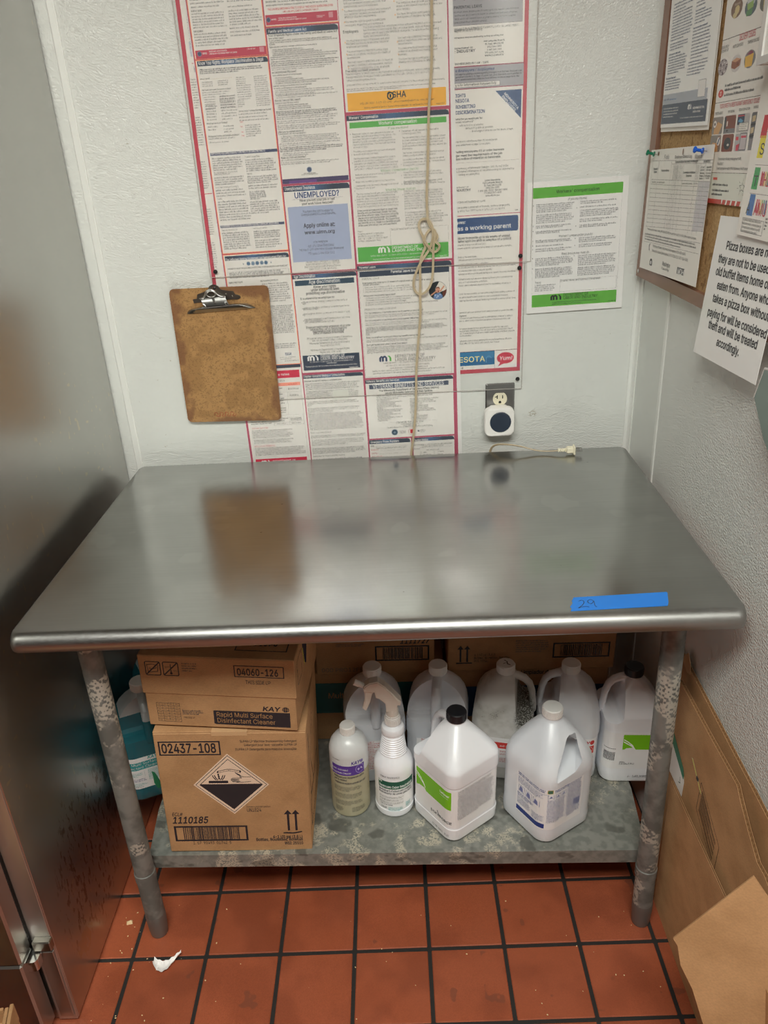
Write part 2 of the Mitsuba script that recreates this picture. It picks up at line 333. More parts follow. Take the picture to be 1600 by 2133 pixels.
('P',0.3503,0.0703,0.0053,0.0037,0.1575,'k','You must provide your employees with a safe and healthful work environment/free from any known hazards that can cause death, injury or illness and/comply with all applicable MNOSHA standards. You also have the following/rights and responsibilities.'),
('P',0.3143,0.0919,0.0054,0.0038,0.0889,'k','You must post a copy of this poster and other/MNOSHA documents where other notices to/employees are posted.'),
('P',0.3142,0.1109,0.0055,0.0038,0.0888,'k','You must report to MNOSHA within eight/hours all accidents resulting in the death of/an employee.'),
('P',0.3141,0.1298,0.0057,0.0039,0.0933,'k','You must report to MNOSHA within 24 hours all/accidents resulting in any amputation, eye loss/or inpatient hospitalization of any employee.'),
('P',0.4186,0.0928,0.0053,0.0038,0.0904,'k','You must allow MNOSHA investigators to/conduct inspections, interview employees and/review records.'),
('P',0.4186,0.1113,0.0054,0.0038,0.0799,'k','You must provide all necessary personal/protective equipment and training at your/expense.'),
('P',0.4186,0.1304,0.0053,0.0038,0.0764,'k','You have the right to participate in the/development of standards by MNOSHA.'),
('T',0.3091,0.1457,0.0039,0.0703,'kb','Free safety and health assistance'),
('P',0.3091,0.1509,0.0057,0.0039,0.1944,'k','Free assistance to identify and correct hazards is available to employers, without citation or penalty,/through MNOSHA Workplace Safety Consultation at (651) 284-5060, 1-800-657-3776 or/osha.consultation@state.mn.us.'),
('T',0.3089,0.1705,0.0033,0.2036,'k','Contact MNOSHA for a copy of the Act, for specific safety and health standards or to file a complaint about workplace hazards.'),
('G',0.3088,0.1774,0.0033,0.0023,0.2023,2,'k'),
('T',0.3908,0.1970,0.0109,0.0399,'kb','OSHA'),
('T',0.3342,0.2061,0.0037,0.1545,'k','(651) 284-5050 - 1-877-470-6742 - osha.compliance@state.mn.us - www.dli.mn.gov'),
('T',0.3426,0.2141,0.0033,0.1364,'k','Posting required by law in a location where employees can easily see this notice'),
('T',0.4928,0.2149,0.0030,0.0175,'k','August 2017'),
('T',0.3085,0.2322,0.0054,0.0621,'wb',"Workers' Compensation"),
('T',0.3702,0.2460,0.0064,0.0811,'wb',"Workers' compensation"),
('T',0.3893,0.2558,0.0044,0.0433,'g','If you are injured'),
('P',0.3137,0.2620,0.0051,0.0034,0.0920,'k',"Report any injury to your supervisor as soon as/possible, no matter how minor it may appear. You/may lose the right to workers' compensation/benefits if you do not make a timely report of the/injury to your employer. The time limit may be as/short as 14 days."),
('P',0.3136,0.2959,0.0053,0.0035,0.0893,'k','Provide your employer with as much information/as possible about your injury.'),
('P',0.3131,0.3095,0.0052,0.0035,0.0948,'k','Get any necessary medical treatment as soon as/possible. If you are not covered by a certified/managed care organization (CMCO), you may treat/with a doctor of your choice. Your employer must/notify you in writing if you are covered by a CMCO.'),
('P',0.4179,0.2623,0.0052,0.0034,0.0785,'k','Cooperate with all requests for information/concerning your claim.'),
('P',0.4182,0.2752,0.0054,0.0034,0.0941,'k',"The law allows the workers' compensation insurer/to obtain medical information related to your work/injury without your authorization, but they must/send you written notification when they request the/information."),
('P',0.4178,0.3048,0.0053,0.0035,0.0888,'k','The insurer cannot obtain other medical records/unless you sign a written authorization.'),
('P',0.4179,0.3177,0.0055,0.0035,0.0906,'k','Get written confirmation from your doctor about/any authorization to be off work. The note should/be as specific as possible.'),
('T',0.3693,0.3368,0.0047,0.0824,'g',"Workers' compensation pays for"),
('P',0.3134,0.3416,0.0054,0.0035,0.0886,'k','Medical care for your work injury, as long as it is/reasonable and necessary.'),
('T',0.3135,0.3555,0.0036,0.0862,'k','Wage-loss benefits for part of your lost income.'),
('P',0.3131,0.3636,0.0051,0.0036,0.0936,'k','Compensation for permanent damage to or loss of/function of a body part.'),
('P',0.4178,0.3429,0.0049,0.0035,0.0857,'k','Vocational rehabilitation services if you cannot/return to your pre-injury job or to your pre-injury/employer due to your work injury.'),
('P',0.4173,0.3609,0.0026,0.0036,0.0912,'k','Benefits to your spouse and/or dependents if you/die as a result of a work injury.'),
('T',0.3776,0.3759,0.0048,0.0653,'g','What the insurer must do'),
('P',0.3132,0.3800,0.0052,0.0036,0.0926,'k','The insurer must investigate your claim promptly./If you have been disabled for more than three/calendar-days, the insurer must begin payment of/benefits or send you a denial of liability within 14/days after your employer knew you were off work/or had lost wages because of your claimed injury.'),
('P',0.3130,0.4141,0.0051,0.0037,0.0930,'kb','If the insurer accepts your claim for wage-loss/benefits and you have been disabled for more/than three calendar-days: The insurer will notify/you and must start paying wage-loss benefits/within the 14 days noted above. The insurer must/pay benefits on time. Wage-loss benefits are paid/at the same intervals as your work paychecks.'),
('P',0.4167,0.3805,0.0050,0.0037,0.0917,'k','If the insurer denies your claim for wage-loss/benefits and you have been disabled for more/than three calendar-days: The insurer will send/notice to you within 14 days. The notice must/clearly explain the facts and reasons why they/believe your injury or illness did not result from/your work or why the claimed wage-loss benefits/are not related to your injury.'),
('P',0.4170,0.4242,0.0051,0.0038,0.0941,'k',"If you disagree with the denial, talk with the/insurance claims adjuster who is handling your/claim. If you are not satisfied and still disagree with/the denial, call the Minnesota Department of/Labor and Industry's Workers' Compensation/Hotline at 1-800-342-5354."),
('T',0.3101,0.4571,0.0034,0.0116,'k','Fraud'),
('P',0.3101,0.4626,0.0050,0.0038,0.0662,'k',"Collecting workers' compensation/benefits you are not entitled to is/theft. Call 1-888-372-8366 to report/workers' compensation fraud."),
('T',0.3853,0.4573,0.0034,0.0789,'k','Insurer name and contact information'),
('T',0.3842,0.4967,0.0054,0.0589,'wb','DEPARTMENT OF'),
('T',0.3842,0.5033,0.0054,0.1026,'wb','LABOR AND INDUSTRY'),
('T',0.3356,0.5106,0.0031,0.1448,'w','(651) 284-5032 - 1-800-342-5354 - dli.workcomp@state.mn.us'),
('T',0.3406,0.5181,0.0031,0.1314,'w','Posting required by law in a location where employees can easily see this notice'),
('T',0.4905,0.5187,0.0023,0.0166,'w','August 2017'),
('T',0.1575,0.5468,0.0065,0.0493,'wb','Age Discrimination'),
('T',0.1905,0.5609,0.0080,0.0719,'wb','Age discrimination'),
('T',0.2002,0.5712,0.0056,0.0519,'kb','Know your rights'),
('T',0.1936,0.5776,0.0055,0.0655,'kb','under Minnesota laws'),
('T',0.1818,0.5849,0.0056,0.0894,'kb','prohibiting age discrimination'),
('T',0.1674,0.5953,0.0046,0.0797,'kb','It is unlawful for an employer to:'),
('P',0.1719,0.6028,0.0036,0.0041,0.1038,'k','refuse to hire or employ a person on the basis of/age;'),
('P',0.1719,0.6163,0.0031,0.0042,0.1080,'k','reduce in grade or position or demote a person on/the basis of age;'),
('P',0.1715,0.6299,0.0026,0.0042,0.1083,'k','discharge or dismiss a person on the basis of age;/or'),
('P',0.1723,0.6426,0.0035,0.0042,0.1066,'k','mandate retirement age if the employer has more/than 20 employees/(29 United States Code 623 (b)).'),
('T',0.1740,0.6618,0.0048,0.1044,'kb','Employers terminating employees 65 or older'),
('T',0.1832,0.6671,0.0048,0.0858,'kb','because they can no longer meet job'),
('T',0.1885,0.6720,0.0048,0.0742,'kb','requirements must give 30 days'),
('T',0.1898,0.6763,0.0047,0.0727,'kb','notice of intention to terminate.'),
('T',0.1722,0.6874,0.0043,0.1079,'k','This poster contains only a summary of Minnesota'),
('T',0.1846,0.6927,0.0043,0.0840,'k','law. For more information, contact the:'),
('T',0.1780,0.6995,0.0045,0.0959,'k','Minnesota Department of Labor and Industry'),
('T',0.2028,0.7059,0.0046,0.0473,'k','Phone: 651-284-5075'),
('T',0.1796,0.7154,0.0046,0.0930,'k','Minnesota Department of Human Rights'),
('T',0.2012,0.7216,0.0046,0.0503,'k','Phone: 651-539-1100'),
('T',0.2011,0.7318,0.0060,0.0582,'wb','DEPARTMENT OF'),
('T',0.2010,0.7381,0.0060,0.0802,'wb','LABOR AND INDUSTRY'),
('T',0.1740,0.7431,0.0033,0.1031,'w','651-284-5075 - 1-800-342-5354 - dli.laborstandards@state.mn.us'),
('T',0.2146,0.7472,0.0027,0.0245,'w','www.dli.mn.gov'),
('T',0.1634,0.7535,0.0033,0.1238,'w','Posting required by law in a location where employees can easily see this notice'),
('T',0.2673,0.7604,0.0028,0.0220,'w','September 2013'),
('T',0.1565,0.7782,0.0056,0.0987,'wb','Employer-Sponsored Meetings or Communications'),
('T',0.1570,0.7889,0.0033,0.0905,'kb','Employer sponsored meetings or communications'),
('P',0.1579,0.7956,0.0044,0.0033,0.1314,'k',"Pursuant to Minnesota Statute 181.531, an employer or the employer's/agent, representative, or designee must not discharge, discipline, or/otherwise penalize or threaten to discharge, discipline, or otherwise/penalize or take any adverse employment action against an employee:"),
('P',0.1580,0.8149,0.0043,0.0034,0.1286,'k','(1) because the employee declines to attend or participate in an/employer-sponsored meeting or declines to receive or listen to com-/munications from the employer or the agent, representative, or desig-/nee of the employer if the meeting or communication is to communi-/cate the opinion of the employer about religious or political matters;'),
('P',0.1574,0.8409,0.0043,0.0034,0.1259,'k','(2) as a means of inducing an employee to attend or participate in/meetings or receive or listen to communications described in clause/(1); or'),
('P',0.1574,0.8578,0.0042,0.0034,0.1292,'k','(3) because the employee, or a person acting on behalf of the employ-/ee, makes a good-faith report, orally or in writing, of a violation or a/suspected violation of this section.'),
('P',0.1577,0.8717,0.0040,0.0035,0.1353,'k',"Remedies. An aggrieved employee may bring a civil action to enforce/this section no later than 90 days after the date of the alleged violation in/the district court where the violation is alleged to have occurred or/where the principal office of the employer is located. The court may/award a prevailing employee all appropriate relief, including injunctive/relief, reinstatement to the employee's former position or an equivalent/position, back pay and reinstatement of any employee benefits, includ-/ing seniority, to which the employee would otherwise have been eligible/if the violation had not occurred and any other appropriate relief as/deemed necessary by the court to make the employee whole. The court/shall award a prevailing employee reasonable attorney fees and costs."),
('T',0.1584,0.9200,0.0034,0.0529,'k','Scope. This section does not:'),
('P',0.1582,0.9285,0.0039,0.0035,0.1354,'k','(1) prohibit communications of information that the employer is required/by law to communicate, but only to the extent of the lawful requirement;'),
('P',0.1580,0.9399,0.0042,0.0036,0.1327,'k','(2) limit the rights of an employer or its agent, representative, or desig-/nee to conduct meetings involving religious or political matters so long/as attendance is wholly voluntary or to engage in communications so/long as receipt or listening is wholly voluntary; or'),
('P',0.1582,0.9624,0.0040,0.0036,0.1336,'k','(3) limit the rights of an employer or its agent, representative, or desig-/nee from communicating to its employees any information, or requiring/employee attendance at meetings and other events, that is necessary for/the employees to perform their lawfully required job duties.'),
('T',0.1582,0.9824,0.0035,0.0806,'k','Definitions. For the purpose of this section:'),
('G',0.1580,0.9911,0.0052,0.0034,0.1277,3,'k'),
('T',0.3071,0.5350,0.0049,0.0381,'wb','Parental Leave'),
('T',0.3786,0.5484,0.0061,0.0603,'wb','Parental leave laws'),
('T',0.3127,0.5604,0.0042,0.0395,'k','PARENTAL LEAVE'),
('P',0.3128,0.5688,0.0042,0.0034,0.1639,'kb','Employees may take up to 12 weeks of unpaid leave upon the birth or adoption/of their child when:'),
('P',0.3131,0.5786,0.0049,0.0033,0.1222,'k','1. they work for a company with 21 or more employees,/2. they have been with the company for at least 12 months, and/3. they worked at least half time during the past 12 months.'),
('T',0.3132,0.5973,0.0034,0.0738,'kb','When does the parental leave start?'),
('P',0.3130,0.6027,0.0050,0.0034,0.1713,'k','- The leave must be taken within 12 months of the birth or adoption./- Employees must request the leave from their employer./- Employees can choose when the leave will begin./- Employers can adopt reasonable policies about when requests for leave must be made.'),
('T',0.3128,0.6288,0.0040,0.0744,'k','FREQUENTLY ASKED QUESTIONS'),
('T',0.3126,0.6364,0.0034,0.1365,'kb','Can my pregnancy or parental leave count against my paid leave?'),
('P',0.3126,0.6422,0.0040,0.0032,0.1924,'k','Yes. If you have paid leave, including sick leave or paid vacation, the amount of parental leave can/be reduced so the total leave (parental plus paid leave) is not more than 12 weeks.'),
('T',0.3125,0.6537,0.0035,0.1305,'kb','Can my pregnancy or parental leave count against FMLA leave?'),
('P',0.3125,0.6597,0.0044,0.0032,0.1913,'k','Yes. You only have a right to 12 weeks of leave total for birth or adoption of a child and any pregnancy/related leave even if you qualify for both FMLA and pregnancy or parental leave.'),
('P',0.3125,0.6700,0.0028,0.0035,0.1917,'k','The federal Family Medical Leave Act (FMLA) requires employers to provide up to 12 weeks of/unpaid leave in connection with the birth or adoption of a child or a serious health condition. You/may be entitled to additional leave under FMLA for a non-pregnancy related serious health condition./If you have questions about FMLA, contact the U.S. Department of Labor at 612-370-3341 or/www.dol.gov/whd/fmla.'),
('T',0.3126,0.6936,0.0035,0.1366,'kb','Does my employer have to continue my benefits during the leave?'),
('P',0.3127,0.6996,0.0037,0.0036,0.1912,'k','Yes. Your employer-provided health insurance must be continued during pregnancy and parental/leave. You may be asked to pay for this coverage.'),
('T',0.3124,0.7108,0.0036,0.0962,'kb','Do I get my job back when I return from leave?'),
('P',0.3125,0.7165,0.0042,0.0036,0.1915,'k','Yes. Your employer cannot retaliate against you for requesting or taking a leave. You are entitled to/employment in your former position or one with comparable duties, hours and pay. You are also/entitled to the same benefits and seniority you had before the leave. You may return to part-time work/during the leave without forfeiting the right to return to full-time work at the end of the leave.'),
('T',0.3772,0.7426,0.0069,0.0714,'k','DEPARTMENT OF'),
('T',0.3769,0.7513,0.0070,0.0974,'k','LABOR AND INDUSTRY'),
('T',0.3496,0.7561,0.0036,0.1159,'k','Labor Standards - 443 Lafayette Road N., St. Paul, MN 55155'),
('T',0.3552,0.7631,0.0037,0.1044,'k','651-284-5075 - 800-342-5354 - 651-284-5099 (Spanish)'),
('T',0.3616,0.7692,0.0037,0.0933,'k','- www.dli.mn.gov - dli.laborstandards@state.mn.us'),
('P',0.3216,0.7744,0.0056,0.0034,0.1731,'k','Notice: This flier is a brief summary of Minnesota law. It is intended as a guide and is not to be/considered a substitute for Minnesota Statutes regarding parental leave laws.'),
('T',0.3045,0.7994,0.0051,0.0801,'wb','Veterans Benefits and Services'),
('T',0.3197,0.8153,0.0096,0.1720,'wb','VETERANS BENEFITS AND SERVICES'),
('T',0.3342,0.8237,0.0047,0.1456,'kb','The Minnesota Department of Veterans Affairs (MDVA)'),
('T',0.3488,0.8304,0.0048,0.1158,'kb','serves Minnesota Veterans and their families.'),
('P',0.3271,0.8354,0.0044,0.0036,0.1365,'k','Veterans and their families may be eligible for many benefits earned through their military/service. Contact MDVA or your County Veterans Service Office to learn more about these/resources, programs and services:'),
('P',0.3249,0.8482,0.0039,0.0036,0.0654,'k','- Adult Day Program/- Counseling for substance use disorder/  and mental health treatment/- Dental and vision assistance/- Educational, workforce and training/  resources/- Eligibility for unemployment insurance/  benefits under state and federal law/- Emergency assistance/- Ending Veteran homelessness and/  housing assistance/- Filing health and disability claims (VA/  and Social Security)/- Legal services'),
('P',0.4051,0.8482,0.0043,0.0037,0.0737,'k',"- Minnesota GI Bill for license or certification,/  apprenticeships or higher education/- Minnesota Veteran driver's license and/  identification cards/- Preventing Veteran suicide/- State Veterans Cemeteries/- State Veterans Domiciliary Program/- State Veterans Homes (skilled nursing/  facilities)/- Tax benefits/- VA health care enrollment/- Veteran family assistance/- Women Veteran support"),
('T',0.3715,0.9070,0.0049,0.0670,'k','FOR MORE INFORMATION'),
('T',0.3828,0.9108,0.0034,0.0451,'k','Visit MinnesotaVeteran.org'),
('T',0.3893,0.9148,0.0034,0.0326,'k','Call 1-888-LinkVet'),
('T',0.3482,0.9181,0.0038,0.1126,'k','Connect with your County Veterans Service Officer at MACVSO.org'),
('T',0.3053,0.9549,0.0060,0.0706,'wb','Emergency Phone Numbers'),
('T',0.4127,0.9556,0.0054,0.0358,'wb','Payday Notice'),
('T',0.3048,0.9644,0.0038,0.0093,'kb','FOR:'),
('T',0.3180,0.9705,0.0035,0.0757,'k','(Please Give Exact Address of the Worksite Location)'),
('T',0.3049,0.9745,0.0035,0.0191,'r','PHYSICIANS:'),
('T',0.3051,0.9837,0.0035,0.0173,'r','HOSPITALS:'),
('T',0.3049,0.9927,0.0035,0.0312,'r','AMBULANCE: 911 or'),
('T',0.4121,0.9678,0.0035,0.0957,'k','STATE OF MINNESOTA - OFFICE OF MINNESOTA LABOR COMMISSIONER'),
('T',0.4318,0.9726,0.0035,0.0542,'k','REGULAR PAYDAYS FOR EMPLOYEES OF'),
('T',0.4117,0.9778,0.0032,0.0157,'k','(Firm Name)'),
('T',0.4430,0.9822,0.0032,0.0320,'k','SHALL BE AS FOLLOWS'),
('T',0.4343,0.9881,0.0036,0.0100,'k','Weekly'),
('T',0.4715,0.9879,0.0035,0.0150,'k','Bi-Weekly'),
('T',0.4340,0.9945,0.0035,0.0214,'k','Semi-Monthly'),
('T',0.4712,0.9951,0.0035,0.0125,'k','Monthly'),
('T',0.0949,0.7694,0.0056,0.0279,'wb','e rates'),
('T',0.0973,0.7840,0.0041,0.0127,'k','2024'),
('T',0.1171,0.7937,0.0033,0.0225,'r','WAGE RATE'),
('T',0.1159,0.8049,0.0041,0.0256,'k','$10.85/hour'),
('T',0.1178,0.8212,0.0042,0.0226,'k','$8.85/hour'),
('T',0.0892,0.8015,0.0026,0.0125,'k','employers'),
('T',0.0887,0.8161,0.0026,0.0123,'k','employers'),
('T',0.0950,0.8273,0.0026,0.0078,'k','aged 18'),
('T',0.0931,0.8324,0.0026,0.0078,'k','hours'),
('T',0.0936,0.8393,0.0029,0.0101,'k','17 or'),
('G',0.0921,0.8517,0.0053,0.0029,0.0139,3,'k'),
('T',0.0942,0.8779,0.0026,0.0133,'kb','State-covered'),
('T',0.0835,0.8831,0.0027,0.0148,'kb','employers'),
('T',0.1126,0.8790,0.0026,0.0280,'kb','Large and federally'),
('T',0.1128,0.8828,0.0027,0.0280,'kb','covered employers'),
('T',0.0787,0.8914,0.0034,0.0237,'k','after 48 hours'),
('T',0.1151,0.8908,0.0035,0.0236,'k','after 40 hours'),
('P',0.0146,0.8835,0.0046,0.0027,0.0516,'k',"Time and one-half the/employee's regular rate of pay"),
('T',0.0143,0.9003,0.0038,0.0416,'r','SICK AND SAFE TIME'),
('P',0.0141,0.9063,0.0044,0.0032,0.1017,'k','Sick and safe time is paid leave employers must provide to/employees in Minnesota that can be used for certain/reasons, including when an employee is sick, to care for a/sick family member or to seek assistance if an employee or/their family member has experienced domestic abuse.'),
('P',0.0151,0.9310,0.0038,0.0033,0.0996,'k','An employee earns one hour of sick and safe time for every/30 hours worked and can earn a maximum of 48 hours/each year unless the employer agrees to a higher amount.'),
('T',0.0151,0.9477,0.0041,0.0524,'r','RETALIATION PROHIBITED'),
('P',0.0155,0.9527,0.0044,0.0035,0.1270,'k',"An employer may not discharge, discipline, penalize, interfere with, threaten,/restrain, coerce, or otherwise retaliate or discriminate against an employee/regarding the employee's compensation, terms, conditions, location or/privileges of employment because the employee reports a violation of any law/or refuses to participate in an activity the employee knows is a violation of law."),
('T',0.0559,0.9903,0.0056,0.0583,'wb','DEPARTMENT OF')]
OLD = [
('T',0.5340,0.0336,0.0034,0.0489,'k','in writing, the hours'),
('T',0.5333,0.0484,0.0048,0.0569,'kb','PARENTAL LEAVE'),
('P',0.5335,0.0555,0.0059,0.0032,0.1295,'k','es must allow employees to take up to six weeks unpaid leave/ and to use accrued sick leave to attend to their sick children./ take up to 16 unpaid hours a year to attend school-related/grams that their children attend.'),
('P',0.5331,0.0848,0.0018,0.0035,0.1302,'k','VAILABLE IN ALTERNATIVE FORMATS, SUCH AS LARGE PRINT,/ALLING (651) 284-5005 / VOICE OR (651) 297-4198/TTY'),
('T',0.5334,0.0996,0.0026,0.0993,'kb','d literature may be obtained by writing or calling the:'),
('T',0.5922,0.1087,0.0028,0.0437,'kb','443 Lafayette Road N.'),
('T',0.5952,0.1139,0.0028,0.0379,'kb','St. Paul, MN 55155'),
('T',0.5995,0.1189,0.0029,0.0292,'kb','(651) 284-5005'),
('T',0.5989,0.1242,0.0028,0.0302,'kb','1-800-342-5354'),
('T',0.5948,0.1294,0.0029,0.0384,'kb','TTY (651) 297-4198'),
('T',0.5947,0.1343,0.0029,0.0386,'kb','WWW.DLI.MN.GOV'),
('T',0.5334,0.1182,0.0026,0.0377,'k','DEPARTMENT OF'),
('T',0.5332,0.1245,0.0048,0.0422,'kb',': INDUSTRY'),
('T',0.5335,0.1461,0.0033,0.0688,'kb','ING REQUIRED BY LAW - 2005'),
('T',0.5338,0.1588,0.0046,0.0801,'Nbi','o Employers / Employees'),
('P',0.5339,0.1646,0.0049,0.0029,0.1365,'ki','ich requires posting a notice regarding the aspects of that law. Employers are/ge notice from the U. S. Dept. of Labor Fair Labor Standards Act in addition to/abor, where Federal and state law have different minimum wage rates, the'),
('T',0.5333,0.1848,0.0041,0.0848,'kb','g is for Informational Purposes Only'),
('T',0.5334,0.2051,0.0062,0.0211,'Nb','IGHTS'),
('T',0.5330,0.2147,0.0063,0.0284,'Nb','NESOTA'),
('T',0.5330,0.2260,0.0063,0.0414,'Nb','ROHIBITING'),
('T',0.5328,0.2365,0.0064,0.0613,'Nb','DISCRIMINATION'),
('T',0.5322,0.2475,0.0036,0.0571,'kb','wful for an employer to:'),
('T',0.5324,0.2530,0.0036,0.0388,'k','ndate retirement"'),
('T',0.5359,0.2597,0.0036,0.0555,'k','- refuse to hire or employ'),
('T',0.5488,0.2655,0.0036,0.0622,'k','- reduce in grade or position'),
('T',0.5618,0.2718,0.0036,0.0925,'k','- discharge or dismiss on the basis of age.'),
('T',0.5319,0.2902,0.0036,0.0880,'ki','mployers with fewer than 20 employees'),
('T',0.5317,0.2969,0.0037,0.0742,'ki','uire retirement at age 70 or older.'),
('T',0.5314,0.3103,0.0041,0.1030,'kb','nating employees 65 or older because'),
('T',0.5313,0.3177,0.0042,0.0994,'kb','ger meet the requirements of the job'),
('T',0.5311,0.3241,0.0042,0.0967,'kb','ays notice of intention to terminate.'),
('T',0.5312,0.3428,0.0038,0.1139,'k','a summary of Minnesota Statutes 181.81 and 363A.'),
('T',0.5314,0.3488,0.0038,0.1252,'k','e. Detailed information or assistance may be obtained by'),
('T',0.5363,0.3550,0.0038,0.0456,'k','writing or calling the:'),
('T',0.5929,0.3692,0.0033,0.0338,'kb','Labor Standards'),
('T',0.5883,0.3743,0.0033,0.0437,'kb','443 Lafayette Road N.'),
('T',0.5912,0.3796,0.0033,0.0376,'kb','St. Paul, MN 55155'),
('T',0.5952,0.3845,0.0033,0.0295,'kb','(651) 284-5005'),
('T',0.5777,0.3898,0.0033,0.0649,'kb','1-800-DIAL-DLI (1-800-342-5354)'),
('T',0.5908,0.3948,0.0034,0.0381,'kb','TTY (651) 297-4198'),
('T',0.5939,0.4001,0.0031,0.0319,'kb','www.dli.mn.gov'),
('T',0.5310,0.3803,0.0031,0.0271,'k','ARTMENT OF'),
('T',0.5308,0.3866,0.0045,0.0318,'kb','NDUSTRY'),
('T',0.5309,0.4108,0.0039,0.0635,'k','STING REQUIRED BY LAW'),
('T',0.5307,0.4216,0.0039,0.1169,'k','e available in alternative formats, such as large print,'),
('T',0.5310,0.4285,0.0039,0.1072,'k','ng (651) 284-5005/voice or (651) 297-4198/TTY.'),
('T',0.6584,0.4325,0.0024,0.0075,'k','2004'),
('T',0.5307,0.4534,0.0066,0.0189,'wbi','yees:'),
('T',0.5308,0.4673,0.0087,0.1196,'wb','as a working parent'),
('P',0.5307,0.4860,0.0067,0.0048,0.1215,'kb','ployer to provide up to six weeks of unpaid/father upon the birth or adoption of a child if:'),
('P',0.5307,0.4997,0.0071,0.0035,0.1223,'k','ployees at any one site and you:/e been with the company for at least 12 consecutive months.'),
('P',0.5306,0.5258,0.0062,0.0035,0.1006,'k','uted by the employee./policies governing the timing of requests for leave.'),
('P',0.5306,0.5414,0.0071,0.0035,0.1315,'k','x weeks after the birth or adoption./od of paid parental or disability leave, but not accrued sick leave,/six weeks unless the employer agrees./mployer must be continued during your leave. You may be asked'),
('P',0.5302,0.5742,0.0069,0.0036,0.1249,'k','entitled to any sick leave or disability leave your company may/ancy or to recover after childbirth./ployer cannot retaliate against you for requesting or taking a'),
('P',0.5299,0.6072,0.0075,0.0037,0.1322,'k','n their former position or one with comparable duties, number of/the same benefits and seniority you had before the leave./e during the leave without forfeiting the right to return to full-time'),
('T',0.5294,0.6492,0.0038,0.1291,'k','llowed to use your accrued sick leave to care for your sick child.'),
('T',0.5292,0.6564,0.0032,0.0193,'kb','Programs'),
('P',0.5293,0.6622,0.0062,0.0037,0.1265,'k'," 16 hours unpaid leave a year to attend their children's school/care or other early childhood program. Employees may use"),
('P',0.5295,0.6867,0.0055,0.0038,0.1313,'k','ble unpaid break time to express breast milk for her child./requirement. Employers are not required to provide this time if/ons. The employer must also make reasonable efforts to provide/an a toilet stall.'),
('P',0.5291,0.7156,0.0060,0.0039,0.1252,'k','mployment law may be obtained from the Department of Labor/, Paul, MN 55155, (651) 284-5005, toll-free at'),
('T',0.5284,0.7646,0.0124,0.0623,'yb','ESOTA'),
('T',0.6240,0.7644,0.0087,0.0313,'wbi','Yum!'),
('T',0.5280,0.7807,0.0049,0.0112,'kb','N-E')]
LET = [
('T',0.0626,0.0255,0.0066,0.0937,'n',"Workers' compensation"),
('T',0.0883,0.0412,0.0048,0.0411,'n','If you are injured'),
('G',0.0194,0.0476,0.0038,0.0028,0.0851,5,'k'),
('G',0.0197,0.0694,0.0039,0.0029,0.0830,5,'k'),
('G',0.0193,0.0922,0.0033,0.0030,0.0832,2,'k'),
('G',0.0194,0.1037,0.0033,0.0030,0.0861,2,'k'),
('G',0.1156,0.0471,0.0040,0.0029,0.0858,2,'k'),
('G',0.1154,0.0583,0.0000,0.0029,0.0858,1,'k'),
('G',0.1157,0.0655,0.0038,0.0029,0.0843,4,'k'),
('G',0.1155,0.0841,0.0041,0.0029,0.0829,2,'k'),
('G',0.1156,0.0961,0.0036,0.0029,0.0862,2,'k'),
('T',0.0702,0.1172,0.0050,0.0761,'n',"Workers' compensation pays for"),
('G',0.0193,0.1227,0.0033,0.0030,0.0816,2,'k'),
('G',0.0193,0.1340,0.0000,0.0030,0.0646,1,'k'),
('G',0.0189,0.1410,0.0042,0.0030,0.0857,2,'k'),
('G',0.1151,0.1230,0.0040,0.0030,0.0864,3,'k'),
('G',0.1154,0.1374,0.0040,0.0030,0.0800,2,'k'),
('T',0.0770,0.1555,0.0051,0.0620,'n','What the insurer must do'),
('G',0.0188,0.1612,0.0038,0.0030,0.0852,5,'k'),
('G',0.0190,0.1838,0.0037,0.0031,0.0866,6,'k'),
('G',0.1148,0.1607,0.0040,0.0030,0.0872,6,'k'),
('G',0.1147,0.1870,0.0040,0.0031,0.0870,5,'k'),
('T',0.0191,0.2145,0.0045,0.0135,'n','Fraud'),
('G',0.0188,0.2197,0.0040,0.0028,0.0461,4,'k'),
('T',0.0762,0.2135,0.0045,0.0921,'n','Insurer name and contact information'),
('T',0.0839,0.2466,0.0063,0.0576,'n','DEPARTMENT OF'),
('T',0.0841,0.2536,0.0063,0.0783,'n','LABOR AND INDUSTRY'),
('G',0.0586,0.2597,0.0042,0.0022,0.1033,2,'n'),
('G',0.1869,0.2649,0.0000,0.0021,0.0162,1,'n')]
